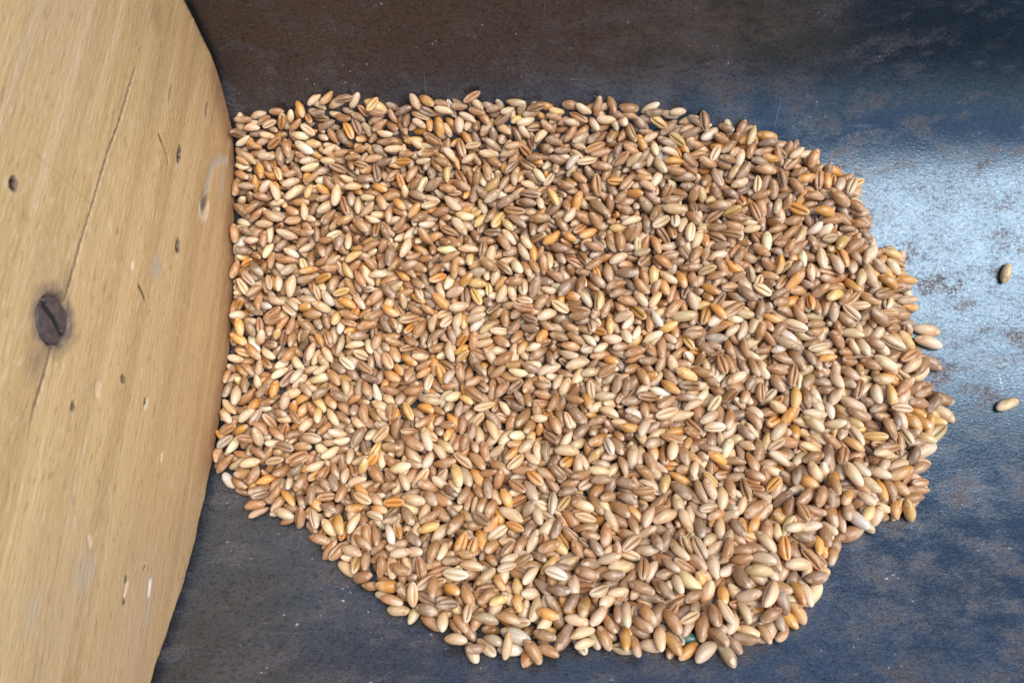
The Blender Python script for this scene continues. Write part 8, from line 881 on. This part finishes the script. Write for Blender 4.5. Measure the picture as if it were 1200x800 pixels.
SCALED = {0: 99, 1: 107, 2: 102, 4: 104, 6: 107, 7: 99, 8: 111, 12: 105, 32: 97, 38: 105, 57: 104, 78: 103, 135: 102, 165: 105, 213: 119, 217: 106, 251: 96, 373: 96, 387: 102, 390: 103, 397: 109, 398: 114, 408: 101, 517: 103, 578: 101, 829: 110, 903: 98, 918: 113, 943: 106, 993: 97, 1047: 113, 1049: 107, 1074: 102, 1228: 99, 1303: 98, 1311: 116, 1313: 96, 1431: 98, 1492: 102, 1622: 98, 1630: 103, 1675: 98, 1914: 97, 1933: 99, 1938: 101, 1969: 99, 1984: 93, 2000: 101, 2011: 98, 2033: 98, 2058: 97, 2062: 98, 2086: 103, 2101: 105, 2102: 97, 2106: 104, 2140: 103, 2163: 102, 2167: 98, 2169: 99, 2200: 106, 2222: 98, 2277: 101, 2350: 102, 2373: 102, 2376: 98, 2457: 98, 2531: 96, 2535: 98, 2548: 98, 2549: 105, 2574: 102, 2585: 97, 2595: 107, 2645: 102, 2688: 108, 2710: 102, 2715: 103, 2732: 98, 2822: 102, 2832: 97, 2846: 103, 2889: 98, 2906: 98, 2910: 102, 2953: 102, 2978: 103, 3066: 104, 3112: 98, 3120: 98, 3206: 102, 3216: 98, 3221: 98, 3234: 95, 3249: 98, 3293: 102, 3410: 105, 3419: 96, 3479: 97, 3529: 98, 3541: 98, 3597: 98, 3623: 98, 3693: 97, 3736: 104, 3808: 105, 3810: 102, 3882: 102, 3911: 98, 3962: 98, 3988: 103, 4003: 106, 4012: 103, 4073: 98, 4144: 98, 4154: 98, 4187: 101, 4248: 101, 4274: 98, 4279: 103, 4298: 103, 4501: 98, 4689: 102, 4704: 98, 4706: 96}

G = np.array(GRAINS, dtype=int).reshape(-1, 7)
N_ONE = 300
TINTS = np.array([  # tan, cream, orange, grey-brown, olive, yellow, white, green
    (0.45, 0.248, 0.112), (0.76, 0.565, 0.360), (0.69, 0.355, 0.090), (0.36, 0.230, 0.138), (0.60, 0.460, 0.260), (0.72, 0.490, 0.190), (0.74, 0.640, 0.520), (0.070, 0.200, 0.150)])
rc = np.random.default_rng(21)
COLOUR, FORM = G[:, 6] // 30, G[:, 6] % 30
tint = TINTS[COLOUR] * (1 + rc.normal(0, 0.15, (len(G), 1))) * (1 + rc.normal(0, 0.09, (len(G), 1)) * np.array([0.0, 0.25, 1.0])) * (1 + rc.normal(0, 0.018, (len(G), 3)))
tint = np.clip(tint, 0.02, 0.85)
POS = G[:, 0:3] * 0.1
ROT = G[:, 3:6] * 0.02                                   # axis times angle
ANG = np.linalg.norm(ROT, axis=1) + 1e-9
QUA = np.concatenate([np.cos(ANG / 2)[:, None], ROT / ANG[:, None] * np.sin(ANG / 2)[:, None]], 1)
SCL = np.ones(len(G))
for k, q in SCALED.items():
    SCL[k] = q * 0.01

SCL *= np.clip(1.0 + 0.0010 * (POS[:, 0] - 10.0) - 0.0007 * (POS[:, 1] - 70.0), 0.88, 1.14)   # plumper kernels towards the front

SCL[:2] *= 0.84                                          # the two loose grains are small ones

def heap_mesh(sel):
    vs, fs, ts, ss, ls = [], [], [], [], []
    base = 0
    for k in sel:
        v, f, sh = SHAPES[FORM[k]]
        w, x, y, z = QUA[k]
        R = np.array([[1 - 2 * (y * y + z * z), 2 * (x * y - z * w), 2 * (x * z + y * w)],
                      [2 * (x * y + z * w), 1 - 2 * (x * x + z * z), 2 * (y * z - x * w)],
                      [2 * (x * z - y * w), 2 * (y * z + x * w), 1 - 2 * (x * x + y * y)]])
        vs.append((v * SCL[k]) @ R.T + POS[k])
        fs.append(f + base)
        ts.append(np.tile([*tint[k], 1.0], (len(v), 1)))
        ss.append(sh)
        ls.append(v + rc.uniform(-90, 90, 3))
        base += len(v)
    me = mesh_from("wheat_grains", np.concatenate(vs), np.concatenate(fs))
    vcol(me, "tint", np.concatenate(ts))
    vcol(me, "shape", np.concatenate(ss))
    vvec(me, "local", np.concatenate(ls))
    me.materials.append(M_HEAP)
    return me

heap = bpy.data.objects.new("wheat_grains", heap_mesh(range(N_ONE, len(G))))
C.objects.link(heap)
tag(heap, "heap of mixed tan, cream and orange wheat grains on the steel tray against the board", "wheat grains", None, "stuff")

LABELS = """pale tan wheat grain alone on bare steel, the farther back of two loose grains
pale tan wheat grain alone on bare steel, the nearer of two loose grains
blue-green grain, the only green one, among cream grains on the front rim
white plump grain lying apart on dark steel beside the wooden board
long grey-brown smooth grain slanting on the front rim, between olive and tan
long tan smooth grain lengthwise on the front rim, between green and tan
long white smooth grain crosswise on the front rim, between cream and tan
long cream smooth grain slanting on the front rim, between orange and tan
long tan smooth grain crosswise on the outer rim, between tan and white
tan smooth grain slanting behind the front rim, between grey-brown and tan, farther from board
long cream smooth grain lengthwise on the front rim, between two tan
tan smooth grain slanting on the front rim, between orange and white
long olive smooth grain slanting on the front rim, between cream and tan
long cream creased grain slanting on the front rim, between two tan, farther from board
white creased grain crosswise on the front rim, between cream and tan
long tan smooth grain slanting on the front rim, between cream and tan
long cream smooth grain slanting behind the front rim, between cream and tan
tan smooth grain lengthwise on the front rim, between two cream
grey-brown smooth grain slanting behind the front rim, between cream and tan, farther from board
cream smooth grain slanting inside the outer rim, between tan and white
tan smooth grain slanting on the front rim, between olive and tan
long cream smooth grain slanting on the front rim, between two orange
long tan smooth grain slanting on the front rim, between cream and yellow
long cream smooth grain crosswise behind the front rim, between grey-brown and tan
cream smooth grain crosswise behind the front rim, between cream and grey-brown, farther from board
cream smooth grain crosswise on the front rim, between olive and orange, farther from board
long cream smooth grain lengthwise amid the heap, between olive and orange
grey-brown smooth grain crosswise behind the front rim, between grey-brown and tan, farther from board
long cream smooth grain crosswise on the front rim, between cream and tan, farther from board
olive smooth grain crosswise behind the front rim, between two cream
long yellow smooth grain lengthwise on the front rim, between two cream
tan smooth grain slanting behind the front rim, between olive and tan
orange smooth grain slanting on the front rim, between grey-brown and tan
long tan smooth grain slanting inside the outer rim, between grey-brown and tan
long tan smooth grain slanting on the front rim, between two olive
grey-brown smooth grain lengthwise on the front rim, between olive and tan
cream smooth grain crosswise on the front rim, between cream and tan, farther from board
orange smooth grain crosswise on the board-side rim, between olive and tan
long cream smooth grain crosswise on the outer rim, beside a cream one
grey-brown smooth grain crosswise on the front rim, between grey-brown and tan
long orange creased grain lengthwise on the front rim, between grey-brown and tan
tan smooth grain crosswise on the front rim, between orange and tan
orange smooth grain crosswise inside the outer rim, between cream and tan
tan smooth grain slanting on the front rim, between cream and grey-brown, farther from board
cream smooth grain crosswise behind the front rim, between cream and grey-brown, nearer board
grey-brown smooth grain slanting on the front rim, between orange and tan
tan smooth grain crosswise on the front rim, between cream and grey-brown
cream creased grain lengthwise on the front rim, between grey-brown and tan
long tan smooth grain slanting on the board-side rim, between tan and yellow
cream smooth grain slanting on the front rim, between two tan, nearer board
long tan smooth grain slanting touching the board, between cream and tan
tan creased grain slanting behind the front rim, between grey-brown and tan, farthest from board
white creased grain crosswise behind the front rim, between grey-brown and yellow
cream smooth grain crosswise behind the front rim, between cream and tan, farther from board
olive smooth grain crosswise on the front rim, between grey-brown and olive
cream creased grain slanting behind the front rim, between cream and tan, farther from board
long tan creased grain slanting amid the heap, between cream and orange
orange smooth grain slanting on the front rim, between green and orange
long grey-brown smooth grain slanting near the board, between cream and tan
cream smooth grain lengthwise amid the heap, between cream and tan
long tan smooth grain lengthwise on the board-side rim, between two grey-brown
cream smooth grain crosswise on the front rim, between olive and orange, nearer board
long cream smooth grain crosswise amid the heap, between grey-brown and tan
cream smooth grain slanting behind the front rim, between grey-brown and tan
cream smooth grain lengthwise on the front rim, between cream and grey-brown, farther from board
long cream smooth grain lengthwise near the board, between two tan
long cream creased grain slanting inside the outer rim, between two tan
tan smooth grain crosswise behind the front rim, between grey-brown and tan, nearer board
tan smooth grain slanting behind the front rim, between orange and tan, nearer board
long grey-brown smooth grain lengthwise on the front rim, between grey-brown and tan
tan smooth grain crosswise behind the front rim, between two cream
long cream smooth grain lengthwise inside the outer rim, between cream and orange
long cream smooth grain lengthwise near the board, between grey-brown and tan
tan smooth grain slanting behind the front rim, between cream and tan, farthest from board
cream smooth grain lengthwise on the front rim, between two white
cream smooth grain lengthwise behind the front rim, between grey-brown and tan, nearest board
long grey-brown smooth grain slanting behind the front rim, between grey-brown and tan
cream creased grain slanting behind the front rim, between cream and tan, nearer board
long cream smooth grain crosswise on the outer rim, between cream and grey-brown
grey-brown smooth grain crosswise on the outer rim, between cream and orange
short grey-brown smooth grain crosswise on the front rim, between grey-brown and orange
tan smooth grain lengthwise behind the front rim, between cream and grey-brown, farther from board
long white smooth grain slanting near the board, between olive and tan
orange creased grain lengthwise behind the front rim, between orange and tan
long grey-brown smooth grain lengthwise amid the heap, between cream and olive
grey-brown smooth grain crosswise behind the front rim, between cream and tan
cream smooth grain lengthwise behind the front rim, between tan and white
tan smooth grain slanting behind the front rim, between grey-brown and tan, nearer board
cream smooth grain slanting behind the front rim, between cream and tan
tan smooth grain lengthwise behind the front rim, between two tan, farther from board
long cream smooth grain slanting on the front rim, between grey-brown and tan, nearer board
long olive smooth grain crosswise amid the heap, between two tan
tan smooth grain slanting behind the front rim, between cream and orange, farther from board
cream smooth grain lengthwise on the front rim, between cream and orange
long cream smooth grain slanting on the board-side rim, between two cream
tan creased grain lengthwise on the front rim, between two cream
orange smooth grain slanting on the front rim, between cream and olive
olive smooth grain crosswise on the board-side rim, between olive and tan
cream smooth grain lengthwise on the front rim, between cream and tan, farther from board
tan smooth grain crosswise behind the front rim, between tan and yellow
olive smooth grain crosswise on the front rim, between two tan
long cream smooth grain crosswise on the front rim, between two grey-brown
grey-brown smooth grain slanting on the front rim, between tan and white
tan smooth grain crosswise on the board-side rim, between two olive
long cream smooth grain crosswise near the board, between two tan
orange smooth grain lengthwise on the front rim, between orange and tan
grey-brown smooth grain crosswise behind the front rim, between cream and grey-brown, nearest board
short olive smooth grain crosswise on the front rim, between grey-brown and tan
tan creased grain lengthwise behind the front rim, between two cream
cream smooth grain slanting on the outer rim, between two tan
orange smooth grain slanting on the front rim, between olive and orange
short tan smooth grain slanting on the front rim, between grey-brown and tan
long tan smooth grain slanting on the front rim, between two tan
orange smooth grain lengthwise on the board-side rim, between cream and orange
grey-brown smooth grain slanting on the front rim, between cream and grey-brown, farther from board
cream creased grain crosswise amid the heap, between cream and tan
long tan smooth grain slanting amid the heap, between grey-brown and tan
orange smooth grain lengthwise on the front rim, between cream and olive
cream smooth grain lengthwise on the board-side rim, between two tan
long tan smooth grain lengthwise on the rear rim, between cream and grey-brown
long grey-brown smooth grain lengthwise amid the heap, between two tan
long cream smooth grain slanting on the front rim, between two tan
long cream smooth grain slanting on the outer rim, between grey-brown and tan
olive smooth grain slanting inside the outer rim, between two cream
cream smooth grain crosswise amid the heap, between two tan
long cream creased grain crosswise inside the outer rim, between olive and tan
tan smooth grain slanting behind the front rim, between orange and tan, farther from board
long yellow smooth grain slanting on the front rim, between cream and tan
cream smooth grain slanting behind the front rim, between tan and white
white smooth grain crosswise behind the front rim, between cream and tan
cream smooth grain crosswise behind the front rim, between cream and tan, nearer board
long tan smooth grain slanting inside the outer rim, between cream and olive
cream smooth grain lengthwise on the front rim, between cream and grey-brown, nearer board
cream smooth grain lengthwise behind the front rim, between cream and olive
long tan smooth grain slanting on the board-side rim, between two grey-brown
cream smooth grain slanting on the outer rim, between grey-brown and yellow
tan smooth grain slanting behind the front rim, between cream and orange, nearer board
short grey-brown creased grain crosswise behind the front rim, between cream and tan
tan smooth grain lengthwise touching the board, between grey-brown and white
tan smooth grain slanting amid the heap, between two cream, nearer board
tan smooth grain crosswise on the board-side rim, between grey-brown and orange
long cream creased grain slanting on the front rim, between two tan, nearer board
tan smooth grain lengthwise on the board-side rim, between cream and tan
grey-brown creased grain slanting on the front rim, between grey-brown and tan
cream smooth grain lengthwise on the front rim, between cream and tan, nearer board
short orange smooth grain crosswise behind the front rim, between cream and tan
long tan smooth grain slanting inside the outer rim, between two tan
long tan smooth grain slanting on the front rim, between orange and tan
cream smooth grain crosswise near the board, between cream and tan, farther from board
short tan smooth grain slanting on the front rim, between cream and grey-brown
cream smooth grain crosswise behind the front rim, between orange and tan
cream smooth grain slanting amid the heap, between two tan
long cream smooth grain lengthwise touching the board, between grey-brown and tan
long grey-brown smooth grain slanting amid the heap, between cream and tan
tan creased grain lengthwise amid the heap, between cream and grey-brown
tan smooth grain lengthwise on the board-side rim, between orange and tan
tan smooth grain slanting near the board, between cream and white
long cream smooth grain crosswise on the board-side rim, between two tan
tan smooth grain lengthwise on the outer rim, between cream and tan
cream smooth grain crosswise near the board, between cream and tan, nearer board
tan smooth grain lengthwise on the front rim, between two olive
tan smooth grain slanting amid the heap, between two cream, farther from board
tan creased grain slanting behind the front rim, between grey-brown and tan, second from board
cream smooth grain slanting behind the front rim, between two tan
cream smooth grain slanting on the board-side rim, between two orange
short tan smooth grain crosswise on the front rim, between grey-brown and tan
cream smooth grain crosswise on the board-side rim, between grey-brown and tan
cream smooth grain slanting inside the outer rim, between cream and grey-brown
tan smooth grain crosswise amid the heap, between cream and grey-brown
tan smooth grain crosswise behind the front rim, between grey-brown and tan, farther from board
cream smooth grain lengthwise behind the front rim, between grey-brown and tan, farthest from board
tan smooth grain crosswise on the board-side rim, between grey-brown and tan
white smooth grain slanting on the outer rim, between cream and tan
grey-brown smooth grain slanting on the board-side rim, between cream and tan
long cream smooth grain lengthwise amid the heap, between cream and orange
tan smooth grain slanting on the front rim, between cream and orange
cream smooth grain lengthwise on the front rim, between cream and olive
tan creased grain slanting on the rear rim, between cream and orange
long tan smooth grain slanting touching the board, between cream and grey-brown
grey-brown smooth grain crosswise behind the front rim, between grey-brown and tan, nearer board
long orange smooth grain slanting amid the heap, between two cream
tan smooth grain slanting inside the outer rim, between grey-brown and tan
tan smooth grain crosswise on the front rim, between cream and tan, nearer board
cream smooth grain crosswise behind the front rim, between two tan
cream creased grain slanting on the board-side rim, between orange and tan
grey-brown smooth grain crosswise amid the heap, between two tan
tan smooth grain lengthwise behind the front rim, between cream and tan
cream smooth grain slanting near the board, between cream and white
short cream smooth grain slanting on the front rim, between cream and grey-brown
tan smooth grain lengthwise on the front rim, between grey-brown and tan
tan creased grain lengthwise on the front rim, between grey-brown and tan
long tan smooth grain slanting amid the heap, between olive and tan
grey-brown smooth grain slanting on the front rim, between cream and grey-brown, nearer board
cream smooth grain crosswise near the board, between two cream
tan smooth grain slanting behind the front rim, between cream and grey-brown
cream smooth grain lengthwise near the board, between cream and orange
tan creased grain slanting inside the outer rim, between two cream
orange creased grain crosswise inside the outer rim, between two tan
tan smooth grain slanting inside the outer rim, between cream and tan
orange creased grain crosswise behind the front rim, between grey-brown and tan
cream creased grain slanting amid the heap, between cream and grey-brown
long olive smooth grain slanting amid the heap, between grey-brown and tan
grey-brown smooth grain slanting behind the front rim, between two grey-brown
tan smooth grain crosswise amid the heap, between tan and yellow
yellow smooth grain lengthwise touching the board, between cream and orange
long tan smooth grain lengthwise amid the heap, between two tan
cream smooth grain lengthwise amid the heap, between grey-brown and tan
tan creased grain slanting on the board-side rim, between cream and tan
cream smooth grain slanting behind the front rim, between cream and yellow
grey-brown smooth grain slanting on the outer rim, between two cream
long orange smooth grain crosswise on the front rim, between grey-brown and tan
tan smooth grain slanting touching the board, between orange and tan
tan smooth grain crosswise on the front rim, between cream and yellow
long cream smooth grain slanting on the outer rim, between two grey-brown
cream smooth grain lengthwise behind the front rim, between cream and tan
tan smooth grain slanting amid the heap, between grey-brown and orange
tan smooth grain slanting near the board, between two tan
long cream smooth grain slanting on the front rim, between grey-brown and tan, farther from board
tan smooth grain lengthwise amid the heap, between orange and tan
long cream smooth grain crosswise behind the front rim, between cream and grey-brown
long cream smooth grain crosswise on the front rim, between cream and tan, nearer board
yellow smooth grain lengthwise on the outer rim, between tan and yellow
short grey-brown smooth grain slanting behind the front rim, between cream and orange
tan smooth grain slanting amid the heap, between olive and tan
grey-brown creased grain slanting behind the front rim, between orange and tan
grey-brown smooth grain slanting near the board, between orange and tan
long cream smooth grain crosswise amid the heap, between two cream
tan smooth grain slanting on the outer rim, between cream and tan, nearer board
tan smooth grain crosswise behind the front rim, between cream and grey-brown
cream smooth grain lengthwise behind the front rim, between grey-brown and tan, second from board
tan smooth grain lengthwise behind the front rim, between cream and grey-brown, nearer board
long cream smooth grain lengthwise on the front rim, between two cream
tan smooth grain crosswise touching the board, between grey-brown and tan
orange smooth grain lengthwise behind the front rim, between cream and tan
orange smooth grain slanting inside the outer rim, between cream and orange
short grey-brown smooth grain slanting on the front rim, between cream and tan
orange smooth grain slanting behind the front rim, between grey-brown and tan
grey-brown smooth grain lengthwise behind the front rim, between cream and orange
grey-brown smooth grain slanting behind the front rim, between cream and tan, nearer board
tan smooth grain slanting on the board-side rim, between two grey-brown
tan smooth grain crosswise inside the outer rim, between olive and yellow
cream creased grain slanting on the front rim, between two tan
tan smooth grain slanting on the front rim, between cream and tan, farther from board
cream creased grain crosswise behind the front rim, between orange and tan
long tan smooth grain slanting on the front rim, between grey-brown and olive
cream smooth grain crosswise amid the heap, between cream and tan
cream smooth grain slanting inside the outer rim, between orange and tan
tan creased grain crosswise on the front rim, between cream and grey-brown
tan creased grain lengthwise inside the outer rim, between two cream
cream smooth grain slanting amid the heap, between orange and tan
cream smooth grain crosswise on the front rim, between cream and tan, nearer board
tan smooth grain slanting on the front rim, between cream and grey-brown, nearer board
cream creased grain lengthwise on the board-side rim, between cream and grey-brown
long grey-brown smooth grain slanting amid the heap, between two tan
tan smooth grain lengthwise behind the front rim, between two tan, nearer board
tan smooth grain lengthwise amid the heap, between two tan
tan smooth grain slanting behind the front rim, between cream and tan, nearest board
tan smooth grain slanting inside the outer rim, between two tan
tan smooth grain crosswise inside the outer rim, between two cream
long tan smooth grain lengthwise amid the heap, between grey-brown and tan
tan smooth grain slanting on the front rim, between grey-brown and tan
grey-brown smooth grain crosswise behind the front rim, between cream and grey-brown, farthest from board
grey-brown creased grain crosswise on the board-side rim, between two cream
yellow smooth grain crosswise on the front rim, between cream and tan
orange creased grain slanting amid the heap, between grey-brown and tan
cream smooth grain slanting inside the outer rim, between two tan
cream smooth grain slanting inside the outer rim, between olive and orange
grey-brown smooth grain slanting inside the outer rim, between cream and grey-brown
tan smooth grain lengthwise inside the outer rim, between tan and yellow
tan smooth grain crosswise amid the heap, between two tan
tan smooth grain slanting amid the heap, between two tan
long tan smooth grain slanting inside the outer rim, between cream and tan
tan smooth grain crosswise on the front rim, between cream and tan, farther from board
yellow smooth grain lengthwise inside the outer rim, between grey-brown and tan
long tan smooth grain lengthwise inside the outer rim, between two tan
tan smooth grain slanting behind the front rim, between cream and tan, third from board
tan smooth grain slanting behind the front rim, between cream and tan, second from board
tan smooth grain slanting on the outer rim, between cream and tan, farther from board
short tan smooth grain crosswise on the front rim, between cream and tan
tan creased grain slanting behind the front rim, between grey-brown and tan, nearest board
cream smooth grain lengthwise on the board-side rim, between cream and tan
tan smooth grain lengthwise behind the front rim, between orange and tan
cream smooth grain slanting amid the heap, between cream and yellow
tan smooth grain slanting on the front rim, between cream and tan, nearer board
grey-brown smooth grain crosswise behind the front rim, between cream and grey-brown, second from board
cream smooth grain crosswise inside the outer rim, between tan and white
grey-brown creased grain slanting amid the heap, between grey-brown and tan
grey-brown smooth grain slanting on the front rim, between cream and tan
grey-brown smooth grain slanting on the front rim, between grey-brown and tan
tan creased grain crosswise amid the heap, between cream and yellow
grey-brown smooth grain lengthwise behind the front rim, between cream and tan
grey-brown smooth grain slanting near the board, between two tan
cream smooth grain slanting on the front rim, between two tan, farther from board
cream smooth grain crosswise amid the heap, between grey-brown and tan
short tan smooth grain slanting behind the front rim, between two grey-brown
cream creased grain slanting inside the outer rim, between cream and tan
cream smooth grain crosswise on the front rim, between tan and yellow
tan creased grain crosswise amid the heap, between cream and orange
cream smooth grain slanting near the board, between cream and tan
long tan smooth grain slanting on the front rim, between grey-brown and tan""".strip().split("\n")
protos = []
for i, (v, f, sh) in enumerate(SHAPES):
    me = mesh_from("wheat_grain", v, f)
    vcol(me, "shape", sh)
    vvec(me, "local", v)
    me.materials.append(M_GRAIN)
    protos.append(bpy.data.objects.new("wheat_grain", me))
for k in range(N_ONE):
    o = protos[FORM[k]].copy()
    C.objects.link(o)
    o.name = "wheat_grain"
    o.location = POS[k] * MM
    o.rotation_mode = 'QUATERNION'
    o.rotation_quaternion = QUA[k]
    o.scale = (SCL[k],) * 3
    o.color = (*tint[k], 1.0)
    tag(o, LABELS[k], "wheat grain", "wheat grains lying on top of the heap and along its rim")
for o in protos:
    bpy.data.objects.remove(o)
